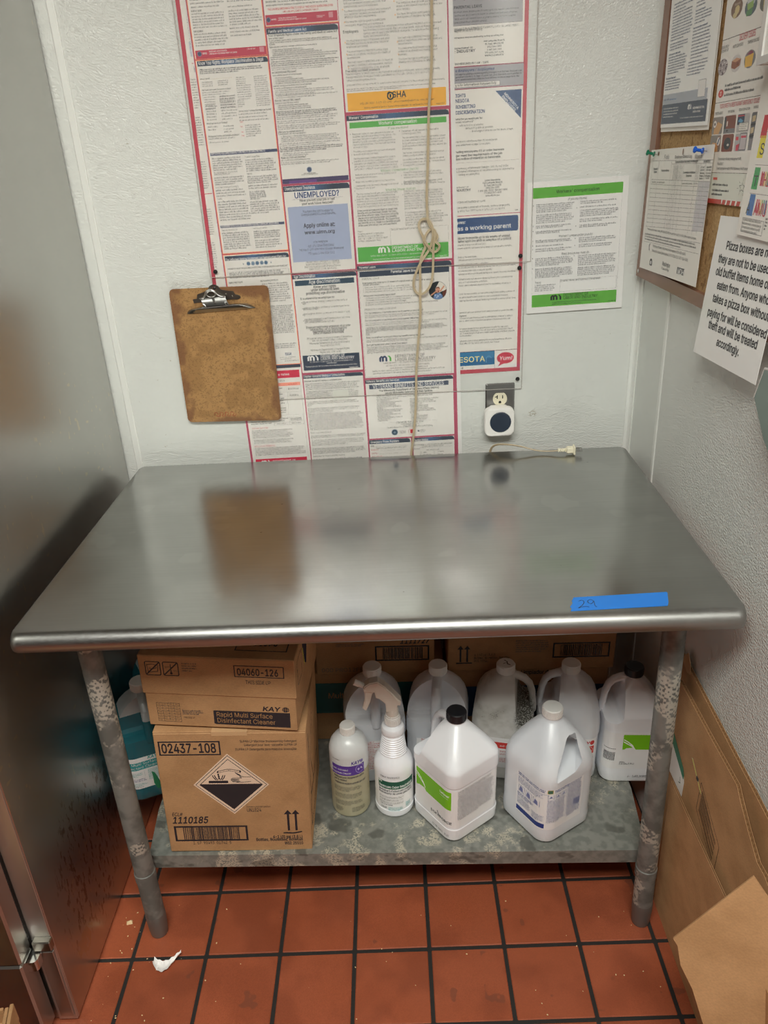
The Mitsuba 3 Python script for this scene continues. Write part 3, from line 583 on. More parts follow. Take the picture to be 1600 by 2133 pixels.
MN = [
('G',0.0179,0.1141,0.0053,0.0025,0.1126,3,'N'),
('G',0.0166,0.1294,0.0047,0.0025,0.1094,10,'N'),
('G',0.0163,0.1779,0.0046,0.0026,0.0961,3,'N'),
('T',0.0135,0.1951,0.0028,0.0633,'Nb','Am I covered by Paid Leave?'),
('G',0.0137,0.2000,0.0044,0.0026,0.0993,7,'N'),
('T',0.0079,0.2350,0.0029,0.0562,'Nb','How long can I take leave?'),
('G',0.0068,0.2397,0.0046,0.0026,0.0886,4,'N'),
('G',0.1382,0.1272,0.0052,0.0023,0.0696,2,'N'),
('T',0.1363,0.1395,0.0025,0.0460,'Nb','How much will I be paid?'),
('G',0.1368,0.1438,0.0046,0.0023,0.0781,4,'N'),
('T',0.1332,0.1651,0.0026,0.0673,'Nb','How are my rights protected?'),
('G',0.1332,0.1698,0.0051,0.0024,0.0877,9,'N'),
('G',0.1269,0.2167,0.0048,0.0024,0.0954,2,'N'),
('G',0.1238,0.2269,0.0047,0.0024,0.0872,3,'N'),
('T',0.0062,0.2710,0.0027,0.0332,'N','LEARN MORE:'),
('T',0.0409,0.2715,0.0026,0.0397,'B','paidleave.mn.gov'),
('G',0.0104,0.2865,0.0048,0.0022,0.0876,4,'w'),
('T',0.1714,0.2914,0.0034,0.0561,'wb','MINNESOTA'),
('T',0.1733,0.2970,0.0028,0.0382,'w','PAID LEAVE'),
('G',0.1097,0.3048,0.0000,0.0017,0.1207,1,'w')]
P2 = [
('T',0.0686,0.2045,0.0087,0.0583,'r','DELIVERY ISSUES'),
('T',-0.0012,0.2083,0.0038,0.0307,'k','RECEIVED WITH'),
('T',-0.0005,0.2135,0.0038,0.0308,'k','SHORT SHELF LIFE'),
('T',0.0471,0.2124,0.0044,0.0388,'k','PAST USE BY DATE'),
('T',0.1014,0.2129,0.0043,0.0441,'k','TEMPERATURE ISSUE'),
('G',0.0341,0.2648,0.0000,0.0038,0.1483,1,'k'),
('G',0.0341,0.2711,0.0000,0.0038,0.0675,1,'kb'),
('G',0.0345,0.2786,0.0000,0.0038,0.1238,1,'k'),
('T',0.0220,0.2956,0.0063,0.1527,'r','FOOD SAFETY & RESTAURANT EMERGENCY ISSUES'),
('T',0.0041,0.3043,0.0039,0.0344,'k','FOREIGN OBJECT'),
('T',0.0584,0.3041,0.0037,0.0268,'k','PESTERING'),
('T',0.1014,0.3036,0.0036,0.0411,'k','REGULATORY ACTION'),
('T',0.1549,0.3029,0.0035,0.0333,'k','CHEMICAL ISSUE'),
('T',0.0417,0.3735,0.0039,0.0930,'k','Communicate to Restaurant Management & ARL'),
('T',0.0406,0.3809,0.0039,0.0251,'k','Follow BLAST'),
('T',0.0393,0.3878,0.0039,0.1260,'k','Contact appropriate vendors: PMP, Maintenance, Risk Processor'),
('G',0.0303,0.4126,0.0000,0.0035,0.0700,1,'k'),
('G',0.0307,0.4215,0.0063,0.0035,0.0758,2,'k')]
LOG = [
('T',0.1480,0.0187,0.0053,0.0902,'k','Employee Illness Log'),
('T',0.0839,0.0187,0.0078,0.0315,'Li','Feb'),
('T',0.2517,0.0209,0.0071,0.0363,'Li','March'),
('T',0.1530,0.0263,0.0034,0.1171,'kb','Symptoms/Illness Reported to the Manager'),
('T',0.2978,0.0274,0.0031,0.0314,'kb','DIAGNOSIS?'),
('T',0.0258,0.0376,0.0037,0.0280,'kb','Report'),
('T',0.0298,0.0433,0.0037,0.0194,'kb','Date'),
('T',0.0765,0.0407,0.0036,0.0468,'kb','Employee Name'),
('T',0.2033,0.0447,0.0033,0.0616,'kb','Comments or Additional'),
('T',0.2210,0.0502,0.0033,0.0274,'kb','Symptoms'),
('T',0.2912,0.0361,0.0026,0.0138,'k','E. coli'),
('T',0.2884,0.0408,0.0026,0.0184,'k','O157:H7,'),
('T',0.2872,0.0456,0.0026,0.0214,'k','Salmonella,'),
('T',0.2877,0.0500,0.0026,0.0202,'k','Shigella, or'),
('T',0.2881,0.0543,0.0026,0.0177,'k','Hepatitis A'),
('T',0.3149,0.0363,0.0026,0.0234,'k','Called MDH'),
('T',0.3150,0.0410,0.0026,0.0242,'k','(877-FOOD-'),
('T',0.3148,0.0457,0.0026,0.0237,'k','ILL) or local'),
('T',0.3128,0.0499,0.0026,0.0250,'k','health agency'),
('T',0.3168,0.0538,0.0026,0.0158,'k','Y or N'),
('T',0.0248,0.0621,0.0029,0.0252,'L','01/01/01'),
('T',0.0570,0.0621,0.0028,0.0482,'L','John Doe Example'),
('T',0.2047,0.0630,0.0026,0.0520,'L','ate bad seafood, diarrhea'),
('T',0.2620,0.0626,0.0025,0.0202,'L','01/02/01'),
('T',0.0265,0.1536,0.0039,0.2844,'k','*Employees with diarrhea or vomiting MUST BE EXCLUDED from work for at LEAST 24 HOURS after symptoms are gone.'),
('G',0.0167,0.1632,0.0053,0.0033,0.3048,3,'k'),
('T',0.0759,0.1845,0.0048,0.1921,'k','Washington County Public Health & Environment: 651-430-6655'),
('T',0.0739,0.1938,0.0049,0.2106,'k','Minnesota Foodborne Illness Hotline: 1-877-FOOD-ILL (1-877-366-3455)'),
('T',0.1460,0.2143,0.0078,0.0470,'k','Washington'),
('T',0.1437,0.2219,0.0047,0.0463,'k','County'),
('T',0.2368,0.2206,0.0104,0.0349,'wb','MDH')]
ST = [
('T',0.0313,0.1122,0.0153,0.0153,'k','S'),
('T',0.0277,0.1549,0.0146,0.0164,'k','T'),
('T',0.0207,0.1938,0.0159,0.0134,'k','A'),
('T',0.0511,0.1541,0.0173,0.0279,'m','THI'),
('T',0.0468,0.1940,0.0177,0.0427,'m','AMU'),
('P',0.0155,0.2041,0.0054,0.0036,0.0662,'k','This guide does not take the place of training on how to/handle customer concerns - use your best judgment and/your manager can help you remember. Go to your RGM/or above restaurant leader if you have questions'),
('G',0.0917,0.1974,0.0046,0.0030,0.0072,4,'k')]
PZ = [
('T',0.0416,0.0438,0.0128,0.1685,'nb','Pizza boxes are not'),
('T',0.0213,0.0656,0.0130,0.1878,'nb','they are not to be used'),
('T',0.0215,0.0859,0.0131,0.1993,'nb','old buffet items home or'),
('T',0.0378,0.1067,0.0130,0.1928,'nb','eaten from. Anyone who'),
('T',0.0314,0.1285,0.0131,0.2095,'nb','takes a pizza box without'),
('T',0.0217,0.1529,0.0133,0.2246,'nb','paying for will be considered'),
('T',0.0365,0.1721,0.0132,0.1895,'nb','theft and will be treated'),
('T',0.0831,0.1932,0.0129,0.0898,'nb','accordingly.')]
LB = [
('T',0.0125,0.0479,0.0230,0.1089,'nb','02437-108'),
('T',0.1693,0.0235,0.0058,0.1119,'n','SUPRA LP Machine Warewashing Detergent'),
('T',0.1770,0.0326,0.0058,0.1044,'n','Détergent pour lave-vaisselle SUPRA LP'),
('T',0.1586,0.0435,0.0058,0.1215,'n','SUPRA LP Detergente para máquina lavavajilla'),
('T',0.1377,0.1891,0.0125,0.0098,'wb','8'),
('T',0.1690,0.1949,0.0038,0.0509,'n','Sodium Hydroxide Solution,'),
('T',0.1692,0.2069,0.0101,0.0303,'n','UN1824'),
('T',0.0133,0.2166,0.0094,0.0216,'ni','ECL#'),
('T',0.0113,0.2372,0.0177,0.0748,'nbi','1110185'),
('T',0.0492,0.2976,0.0078,0.0813,'n','1  07  92493  01742  5'),
('T',0.2185,0.2827,0.0079,0.0629,'nb','4-1 US gal (3.8 L)'),
('T',0.1826,0.2901,0.0079,0.0989,'nb','Bottles, Bouteilles, Botellas'),
('T',0.2423,0.3011,0.0080,0.0394,'nb','WSI: 25510')]
UB = [
('T',0.1858,0.0369,0.0151,0.0797,'nb','04060-126'),
('T',0.2009,0.0570,0.0086,0.0486,'n','THIS SIDE UP'),
('G',0.0818,0.0165,0.0055,0.0030,0.0304,4,'n'),
('G',0.0697,0.1303,0.0039,0.0032,0.0407,3,'n'),
('T',0.0701,0.1477,0.0038,0.0226,'n','THIS SIDE UP'),
('T',0.2272,0.1219,0.0101,0.0343,'nbi','KAY'),
('T',0.1359,0.1399,0.0108,0.1111,'c','Rapid Multi Surface'),
('T',0.1360,0.1545,0.0109,0.1155,'c','Disinfectant Cleaner')]
# ---------------------------------------------------------------- materials
def f_frp(p, n, uv):
    s = smoothstep(0.80, 0.86, fbm(p.x*130, p.y*130, p.z*130, octaves=3)) * smoothstep(0.62, 0.8, noise(p.x*9, p.y*9, p.z*9))
    q = dr.square((p.x-0.335)/0.012) + dr.square((p.z-0.934)/0.010); s = dr.maximum(s, smoothstep(1.2, 0.2, q)*smoothstep(0.45, 0.6, noise(p.x*420, p.y*420, p.z*420))*dr.select(p.y > -0.01, 1.0, 0.0))
    return mix((0.735, 0.755, 0.725), (0.42, 0.39, 0.32), s*0.7)
def f_frp_h(p, n, uv): return 0.65*noise(p.x*400, p.y*400, p.z*360) + 0.35*noise(p.x*760+9, p.y*760, p.z*700)
bsdf('wall_panel', tex(f_frp), 0.22, spec=0.5, bump=tex(f_frp_h, 6e-4), bscale=0.0016)
bsdf('kitchen_grey', (50, 50, 50), 0.5)
bsdf('white_trim', (232, 234, 230), 0.28)
bsdf('ceiling_paint', (176, 176, 172), 0.8)
def f_tile(k):
    def f(p, n, uv):
        a = fbm(p.x*14, p.y*14, p.z*14+k, octaves=3); b = noise(p.x*700, p.y*700, p.z*700)
        c = mix((0.330*k, 0.082*k, 0.036*k), (0.265*k, 0.064*k, 0.028*k), smoothstep(0.35, 0.7, a)); c = c*(0.9+0.2*b)
        d = smoothstep(0.80, 0.84, fbm(p.x*31+4, p.y*31, p.z, octaves=3))
        return mix(c, (0.17, 0.055, 0.032), d*0.6)
    return f
def f_tile_r(p, n, uv): return 0.34 + 0.25*fbm(p.x*11, p.y*11, 0.0, octaves=2)
for i, k in enumerate((1.0, 0.93, 1.08)): bsdf(f'quarry_tile_{"abc"[i]}', tex(f_tile(k)), tex(f_tile_r), spec=0.4)
bsdf('grout', (34, 31, 29), 0.75)
def f_top(p, n, uv):
    a = fbm(p.x*6, p.y*7+3, p.z, octaves=3); s = noise(p.x*14, p.y*420, 1.0); d = smoothstep(0.66, 0.70, fbm(p.x*11+7, p.y*11, 2.0, octaves=3))
    c = mix((0.405, 0.405, 0.395), (0.355, 0.355, 0.345), smoothstep(0.35, 0.7, a)); c = c*(0.975+0.05*s)
    pit = smoothstep(0.90, 0.93, noise(p.x*75, p.y*75, 0.5)) * smoothstep(0.6, 0.7, noise(p.x*9, p.y*9, 4.0))
    return mix(mix(c, (0.46, 0.46, 0.445), d*0.25), (0.16, 0.15, 0.14), pit*0.7)
def f_top_r(p, n, uv): return 0.13 + 0.13*fbm(p.x*7+2, p.y*9, p.z*3, octaves=3) + 0.015*noise(p.x*30, p.y*600, 0.0) + smoothstep(-0.768, -0.782, p.y)*(0.10 + 0.16*fbm(p.x*240, p.y*400, p.z*500, octaves=2))
bsdf('tabletop_steel', tex(f_top), tex(f_top_r), metallic=1.0)
def f_fr(p, n, uv):
    a = fbm(p.y*5, p.z*3, p.x, octaves=3); c = mix((0.52, 0.515, 0.495), (0.47, 0.465, 0.445), a)
    g1 = dr.square((p.y+0.64)/0.20) + dr.square((p.z-0.24)/0.20)
    low = smoothstep(0.56, 0.70, fbm(p.y*150, p.z*60, 2.0, octaves=4)) * smoothstep(1.0, 0.3, g1 + 0.8*(fbm(p.y*14, p.z*9, 1.0, octaves=2)-0.5))
    c = mix(c, (0.20, 0.13, 0.08), low*0.7)
    q = dr.square((p.y+0.757)/0.034) + dr.square((p.z-0.105)/0.042); sc = smoothstep(1.1, 0.8, q + 1.6*(fbm(p.y*50+p.z*20, p.z*50, 0.0)-0.5)) * smoothstep(0.3, 0.55, noise(p.y*190+p.z*60, p.z*60, 3.0))
    c = mix(c, (0.50, 0.46, 0.38), sc)
    sp = smoothstep(0.90, 0.93, noise(p.y*110, p.z*80, 7.0))*smoothstep(0.5, 0.62, noise(p.y*6, p.z*5, 2.0))
    return mix(c, (0.62, 0.56, 0.45), sp*0.8)
def f_fr_r(p, n, uv): return 0.25 + 0.10*fbm(p.y*6, p.z*4, p.x, octaves=3)
bsdf('cooler_steel', tex(f_fr), tex(f_fr_r), metallic=1.0)
bsdf('polished_steel', (168, 168, 166), 0.2, metallic=1.0)
bsdf('brushed_plate', (150, 150, 150), 0.3, metallic=1.0)
bsdf('bright_strip', (208, 208, 206), 0.42, metallic=1.0)
bsdf('chrome', (205, 205, 202), 0.16, metallic=1.0)
bsdf('dull_chrome', (150, 145, 136), 0.3, metallic=1.0)
def f_galv(p, n, uv):
    a = fbm(p.x*38, p.y*38, p.z*30, octaves=4); b = fbm(p.x*16+5, p.y*16, p.z*11+2, octaves=4)
    c = mix((0.135, 0.140, 0.130), (0.225, 0.228, 0.212), smoothstep(0.35, 0.65, a))
    return mix(c, (0.50, 0.475, 0.41), smoothstep(0.545, 0.60, b)*smoothstep(0.36, 0.52, noise(p.x*260, p.y*260, p.z*200))*0.85)
def f_shelf(p, n, uv):
    a = fbm(p.x*90, p.y*90, p.z*70, octaves=4); b = fbm(p.x*42+1.3, p.y*42+8, p.z*20, octaves=5); big = noise(p.x*4.1+0.4, p.y*4.5, 5.0)
    c = mix((0.20, 0.21, 0.19), (0.27, 0.275, 0.25), smoothstep(0.3, 0.7, a))
    w = smoothstep(0.60, 0.70, b*0.62 + 0.36*big + 0.09*smoothstep(0.0, -0.5, p.x))
    c = mix(c, (0.54, 0.50, 0.40), w*smoothstep(0.25, 0.55, noise(p.x*420, p.y*420, p.z*300))*0.85)
    return mix(c, (0.07, 0.07, 0.06), smoothstep(0.62, 0.70, fbm(p.x*25+9, p.y*25, p.z*40, octaves=3))*0.6)
bsdf('galvanised_leg', tex(f_galv), 0.5, metallic=0.35)
bsdf('galvanised_shelf', tex(f_shelf), 0.42, metallic=0.3)
bsdf('leg_foot_steel', (120, 118, 114), 0.42, metallic=0.6)
def f_card(k):
    def f(p, n, uv):
        a = fbm(p.x*20, p.y*20, p.z*20, octaves=3); b = noise(p.x*420, p.y*420, p.z*420)
        c = mix((0.450*k, 0.255*k, 0.124*k), (0.380*k, 0.210*k, 0.099*k), smoothstep(0.3, 0.75, a)); c = c*(0.92+0.16*b)
        st = smoothstep(0.84, 0.90, fbm(p.x*21+3, p.y*21, p.z*21+6, octaves=3))
        return mix(c, (0.20*k, 0.11*k, 0.055*k), st*0.55)
    return f
bsdf('cardboard', tex(f_card(1.0)), 0.75, spec=0.25)
bsdf('cardboard_tan', tex(f_card(1.12)), 0.7, spec=0.3)
bsdf('cardboard_edge', (150, 112, 76), 0.85, spec=0.2)
bsdf('clear_tape', (196, 160, 120), 0.18, spec=0.6)
bsdf('paper', (236, 233, 227), 0.42, spec=0.4)
bsdf('laminated', (238, 238, 236), 0.22, spec=0.5)
scene['print_ink'] = {'type': 'twosided', 'bsdf': {'type': 'principled', 'base_color': {'type': 'mesh_attribute', 'name': 'vertex_color'}, 'roughness': 0.42, 'specular': 0.4}}
scene['clear_acrylic'] = {'type': 'thindielectric', 'int_ior': 1.45}
bsdf('acrylic_edge', (176, 172, 166), 0.25, spec=0.6)
def f_cork(p, n, uv):
    v1, v2, w = voronoi(p.y*330, p.z*330); a = noise(p.y*130, p.z*130, 1.0)
    return mix(mix((0.52, 0.355, 0.185), (0.40, 0.25, 0.12), w), (0.24, 0.14, 0.065), smoothstep(0.72, 0.85, a)*0.7)
bsdf('cork', tex(f_cork), 0.9, spec=0.1)
def f_wood(p, n, uv):
    g = fbm(p.y*14, p.z*14, p.x*40, octaves=3); return mix((0.27, 0.145, 0.10), (0.20, 0.10, 0.068), g)
bsdf('frame_wood', tex(f_wood), 0.4)
def f_clip(p, n, uv):
    a = fbm(p.x*45, p.z*45, 0.0, octaves=3); b = noise(p.x*420, p.z*420, 1.0)
    ex = dr.maximum(smoothstep(-0.450, -0.512, p.x), smoothstep(-0.318, -0.270, p.x)); ez = dr.maximum(smoothstep(1.215, 1.285, p.z), smoothstep(0.99, 0.945, p.z))
    worn = fbm(p.x*26+4, p.z*22, 3.0, octaves=4)
    c = mix((0.385, 0.215, 0.088), (0.315, 0.170, 0.068), smoothstep(0.38, 0.66, a)); c = mix(c, (0.20, 0.105, 0.04), smoothstep(0.62, 0.8, b)*0.6)
    return mix(c, (0.165, 0.070, 0.036), smoothstep(0.50, 0.64, worn*0.62 + 0.34*dr.maximum(ex, ez))*0.75)
bsdf('hardboard', tex(f_clip), 0.42, spec=0.35)
def f_hd(p, n, uv): return mix((0.74, 0.765, 0.80), (0.66, 0.69, 0.73), smoothstep(0.4, 0.7, fbm(p.x*12, p.y*12, p.z*12, octaves=2)))
bsdf('white_plastic', (238, 240, 244), 0.27, spec=0.5)
bsdf('milky_plastic', tex(f_hd), 0.3, spec=0.5)
def f_dirty(p, n, uv):
    a = fbm(p.x*26, p.y*26, p.z*24, octaves=4); sp = noise(p.x*520, p.y*520, p.z*520)
    g = dr.square((p.x-0.262)/0.030) + dr.square((p.z-0.365)/0.045); d = smoothstep(1.2, 0.2, g + 1.5*(a-0.5))
    c = mix((0.72, 0.72, 0.69), (0.46, 0.455, 0.41), smoothstep(0.42, 0.72, a)*0.8)
    return mix(c, (0.10, 0.10, 0.085), d*(0.35+0.65*smoothstep(0.3, 0.55, sp)) + 0.5*smoothstep(0.62, 0.7, a)*smoothstep(0.55, 0.75, sp))
bsdf('stained_plastic', tex(f_dirty), 0.4, spec=0.4)
def f_liq(level, a, b):
    def f(p, n, uv): return dr.select(p.z < level, mi.Color3f(*b), mi.Color3f(*a))
    return f
bsdf('purple_bottle_plastic', tex(f_liq(0.322, (0.60, 0.62, 0.62), (0.40, 0.37, 0.245))), 0.28, spec=0.5)
bsdf('teal_jug_plastic', tex(f_liq(0.425, (0.42, 0.46, 0.47), (0.012, 0.10, 0.125))), 0.28, spec=0.5)
bsdf('trigger_plastic', (214, 207, 196), 0.35, spec=0.5)
bsdf('cap_white', (226, 226, 222), 0.4)
bsdf('cap_black', (22, 24, 28), 0.32)
bsdf('label_paper', (238, 238, 238), 0.32, spec=0.45)
bsdf('ivory_plastic', (238, 232, 206), 0.35)
bsdf('dark_slot', (24, 23, 22), 0.6)
bsdf('device_white', (244, 242, 238), 0.3)
bsdf('device_navy', (30, 44, 62), 0.38)
bsdf('cord_vinyl', (196, 180, 150), 0.42)
bsdf('painter_tape', (34, 118, 208), 0.5)
bsdf('black_metal', (26, 26, 28), 0.35)
bsdf('pin_green', (22, 110, 82), 0.3)
bsdf('pin_blue', (34, 92, 196), 0.3)
bsdf('dark_rubber', (30, 28, 27), 0.6)
bsdf('crumb', (222, 196, 152), 0.7)
bsdf('scrap_paper', (240, 238, 236), 0.6)
bsdf('green_scrap', (20, 96, 62), 0.6)
bsdf('sleeve_green', (120, 138, 132), 0.3)
bsdf('clear_vinyl', (205, 204, 200), 0.12, spec=0.7)
scene['lamp_face'] = {'type': 'diffuse', 'reflectance': {'type': 'rgb', 'value': [0.7, 0.7, 0.7]}}
# ---------------------------------------------------------------- room shell
XF, YB, YFR = -3.0, 0.0, -4.6
struct('floor', bx(XF, XR+0.1, YFR, 0.1, -0.08, -0.0025), 'grout', label='red quarry tile floor with dark grout')
tg = bx(-0.0754, 0.0754, -0.0754, 0.0754, -0.014, 0.0, 0.0016)
tile_ply = [mikit.ply(tg, f'quarry_tile_{c}') for c in 'abc']
cr_, sr_ = math.cos(0.0028), math.sin(0.0028); far = []
for r in range(-25, 5):
    for c in range(-18, 5):
        a, b = (c+0.5)*0.1588, (r+0.5)*0.1588; x, y = -0.138 + cr_*a - sr_*b, -0.7305 + sr_*a + cr_*b
        if x-0.0754 > XR-0.006 or x < XF or y > -0.005 or y < YFR: continue
        if x+0.0754 > XR-0.003:
            k = numbered('floor__tile'); scene[k] = mikit.ply(bx(x-0.0754, XR-0.003, y-0.0754, y+0.0754, -0.014, 0.0, 0.0016), 'quarry_tile_a'); continue
        dz, ang = rng.uniform(-0.0006, 0.0006), rng.uniform(-0.3, 0.3)
        if r >= -6 and c >= -6:
            k = numbered('floor__tile'); scene[k] = {**tile_ply[rng.choice((0, 0, 1, 2))], 'to_world': T4().translate([x, y, dz]).rotate([0, 0, 1], ang + 0.16)}
        else: far.append(mv(tg, tr(x, y, dz)))
scene['floor__tile_field'] = mikit.ply(cat(*far), 'quarry_tile_a'); labels['floor__tile_field'] = {'kind': 'stuff'}
struct('wall_back', bx(XF, XR+0.1, 0.0, 0.1, -0.05, ZC), 'wall_panel', label='white pebbled panel wall behind the table')
struct('wall_right', bx(XR, XR+0.1, YFR, 0.1, -0.05, ZC), 'wall_panel', label='white pebbled panel wall on the right')
struct('wall_side', bx(XF-0.1, XF, YFR, 0.1, -0.05, ZC), 'kitchen_grey')
struct('wall_front', bx(XF, XR+0.1, YFR-0.1, YFR, -0.05, ZC), 'kitchen_grey')
struct('ceiling', bx(XF, XR+0.1, YFR, 0.1, ZC, ZC+0.05), 'ceiling_paint')
def strip(pts, h0, h1): return mv(ext(Polygon(pts), h1-h0), tr(0, 0, h0))
struct('trim_1', strip([(-0.6605, 0), (-0.6600, -0.0022), (-0.6575, -0.0034), (-0.6455, -0.0034), (-0.6432, -0.0022), (-0.6428, 0)], 0.0, ZC), 'white_trim', 20, 'white batten strip on the back wall beside the cooler')
struct('trim_2', strip([(XR, 0), (XR, -0.020), (XR-0.0025, -0.021), (XR-0.003, -0.006), (XR-0.006, -0.003), (XR-0.013, -0.0025), (XR-0.014, 0)], 0.0, ZC), 'white_trim', 20, 'white corner trim on the right')
struct('trim_3', strip([(XR, -0.186), (XR-0.0022, -0.188), (XR-0.003, -0.194), (XR-0.0022, -0.200), (XR, -0.202)], 0.0, ZC), 'white_trim', 20, 'thin white joint strip between two wall panels')
for i, (x, y, sx, sy) in enumerate(TROFFERS):
    t = thing('ceiling_light', 'fluorescent ceiling panel above the front of the table', 'ceiling light')
    part(t, 'frame', cat(bx(x-sx/2-0.03, x+sx/2+0.03, y-sy/2-0.03, y-sy/2, ZC-0.02, ZC), bx(x-sx/2-0.03, x+sx/2+0.03, y+sy/2, y+sy/2+0.03, ZC-0.02, ZC), bx(x-sx/2-0.03, x-sx/2, y-sy/2, y+sy/2, ZC-0.02, ZC), bx(x+sx/2, x+sx/2+0.03, y-sy/2, y+sy/2, ZC-0.02, ZC)), 'white_trim')
    q = trimesh.Trimesh([[x-sx/2, y-sy/2, ZC-0.012], [x+sx/2, y-sy/2, ZC-0.012], [x+sx/2, y+sy/2, ZC-0.012], [x-sx/2, y+sy/2, ZC-0.012]], [[0, 2, 1], [0, 3, 2]], process=False)
    part(t, 'diffuser', q, 'lamp_face', emitter={'type': 'area', 'radiance': {'type': 'rgb', 'value': LIGHT}})
# ---------------------------------------------------------------- work table
RT = rot(-0.69, [0, 0, 1]); XTL, XTR, YTB, YTF = -0.638, 0.5525, -0.047, -0.794
wt = thing('work_table', 'stainless steel work table with rolled front edge, against the back wall', 'table')
def table_profile(inset, drop):
    H = HT - drop; R = 0.0195; cyf, czf = YTF+R+inset, H-R; P = [(YTB-inset, H-0.004), (YTB-0.004-inset, H)]
    P += [(y, H) for y in np.linspace(YTB-0.03, cyf+0.02, 8)]
    P += [(cyf - R*math.sin(a), czf + R*math.cos(a)) for a in np.linspace(0, math.pi, 15)]
    P += [(cyf+0.012, czf-R), (cyf+0.014, H-0.012), (YTB-0.02-inset, H-0.012), (YTB-0.018-inset, H-0.038), (YTB-inset, H-0.038)]
    return P
rings = []
def ringx(x, inset, drop): return np.array([(x, y, z) for y, z in table_profile(inset, drop)])
rc = 0.017
bs = np.linspace(0, math.pi/2, 7)
for b in bs: rings.append(ringx(XTL+rc-rc*math.cos(b), rc-rc*math.sin(b), 0.005*(1-math.sin(b))))
for x in np.linspace(XTL+0.05, XTR-0.05, 12): rings.append(ringx(x, 0, 0))
for b in bs[::-1]: rings.append(ringx(XTR-rc+rc*math.cos(b), rc-rc*math.sin(b), 0.005*(1-math.sin(b))))
part(wt, 'tabletop', mv(loft(rings), RT), 'tabletop_steel', 35)
def leg(x0, x1, y, r=0.0205):
    ax = np.array([x1-x0, 0, HT-0.03-0.05]); L = np.linalg.norm(ax)
    m = lathe([(0.012, 0), (r, 0.001), (r, L)], 28); m = mv(m, rot(math.degrees(math.atan2(x1-x0, L)), [0, 1, 0])); m = mv(m, tr(x0, y, 0.045))
    k = part(wt, 'leg', mv(m, RT), 'galvanised_leg', 35)
    f = lathe([(0.0, 0.0), (0.0165, 0.0), (0.0185, 0.004), (0.0198, 0.02), (0.0212, 0.046), (0.0212, 0.062), (0.019, 0.066), (0.0, 0.066)], 28)
    part(k, 'foot', mv(mv(f, tr(x0, y, 0)), RT), 'leg_foot_steel', 30)
    c = lathe([(r-0.001, 0), (r+0.0016, 0.003), (r+0.0016, 0.024), (r-0.001, 0.027)], 24)
    part(k, 'shelf_socket', mv(mv(c, tr(x0+(x1-x0)*0.2, y, ZS+SLOPE*x0-0.040)), RT), 'galvanised_leg', 30)
leg(-0.563, -0.563, -0.676); leg(0.488, 0.481, -0.676); leg(-0.560, -0.560, -0.115); leg(0.500, 0.490, -0.115)
SH = tr(0, 0, ZS) @ rot(math.degrees(math.atan(-SLOPE)), [0, 1, 0])      # the undershelf's own slight slope
sp = Polygon([(-0.556, -0.646), (0.471, -0.655), (0.486, -0.645), (0.503, -0.48), (0.503, -0.15), (0.49, -0.11), (-0.56, -0.105), (-0.578, -0.15), (-0.578, -0.52), (-0.566, -0.64)])
sh = cat(mv(ext(sp, 0.0035), tr(0, 0, -0.0035)), mv(ext(sp.buffer(-0.0005).difference(sp.buffer(-0.003)), 0.0330), tr(0, 0, -0.036)))
part(wt, 'undershelf', mv(sh, SH), 'galvanised_shelf')
tape = thing('tape_strip', 'blue painter tape strip with the handwritten number 29, on the table edge', 'tape')
tp = Polygon([(0.2665, -0.7730), (0.269, -0.767), (0.2668, -0.764), (0.271, -0.757), (0.274, -0.751), (0.2735, -0.746), (0.279, -0.7352), (0.4325, -0.7300), (0.4335, -0.7335), (0.4310, -0.741), (0.4255, -0.762), (0.4215, -0.7690)])
tp = Polygon([(0.2655, -0.7760)] + list(tp.exterior.coords)[1:-2] + [(0.4210, -0.7720)])
part(tape, 'strip', mv(ext(tp, 0.0003), tr(0, 0, HT+0.0002)), 'painter_tape')
pr29 = Print(); two = spline([(0.2845, 0.7480), (0.2905, 0.7455), (0.2925, 0.7500), (0.2850, 0.7630), (0.2795, 0.7680), (0.2860, 0.7655), (0.2965, 0.7668)], 40); nine = spline([(0.3080, 0.7475), (0.3020, 0.7450), (0.2985, 0.7520), (0.3030, 0.7565), (0.3085, 0.7490), (0.3080, 0.7560), (0.3095, 0.7665)], 40)
pr29.path(two, 0.0009, (30, 34, 52), 1); pr29.path(nine, 0.0009, (30, 34, 52), 1)
pr29.put(tape, flat((0, 0, HT+0.0006), (1, 0, 0), (0, -1, 0), (0, 0, 1)), 'handwriting')
# ---------------------------------------------------------------- steel cooler on the left
XC = -0.684
fr = thing('reach_in_cooler', 'tall stainless steel cooler whose scuffed side stands left of the table', 'refrigerator')
part(fr, 'cabinet', bx(-1.44, XC, -0.856, -0.006, 0.004, 2.05, 0.002), 'cooler_steel')
part(fr, 'frame_post', bx(-0.7215, XC-0.0006, -0.8595, -0.8555, 0.006, 2.04, 0.0008), 'bright_strip')
dk = part(fr, 'door', bx(-1.44, -0.7225, -0.906, -0.863, 0.232, 2.03, 0.004), 'cooler_steel')
part(dk, 'gasket', bx(-1.42, -0.729, -0.864, -0.855, 0.240, 2.02), 'dark_rubber')
part(dk, 'handle', cat(bx(-1.38, -1.35, -0.944, -0.904, 1.0, 1.03, 0.003), bx(-1.38, -1.35, -0.944, -0.904, 1.25, 1.28, 0.003), bx(-1.382, -1.348, -0.954, -0.939, 0.99, 1.29, 0.004)), 'chrome')
part(fr, 'lower_panel', bx(-1.44, -0.7245, -0.9055, -0.861, 0.020, 0.2285, 0.004), 'cooler_steel')
hg = part(fr, 'hinge', bx(-0.716, -0.681, -0.873, -0.858, 0.2245, 0.2480, 0.002), 'dull_chrome')
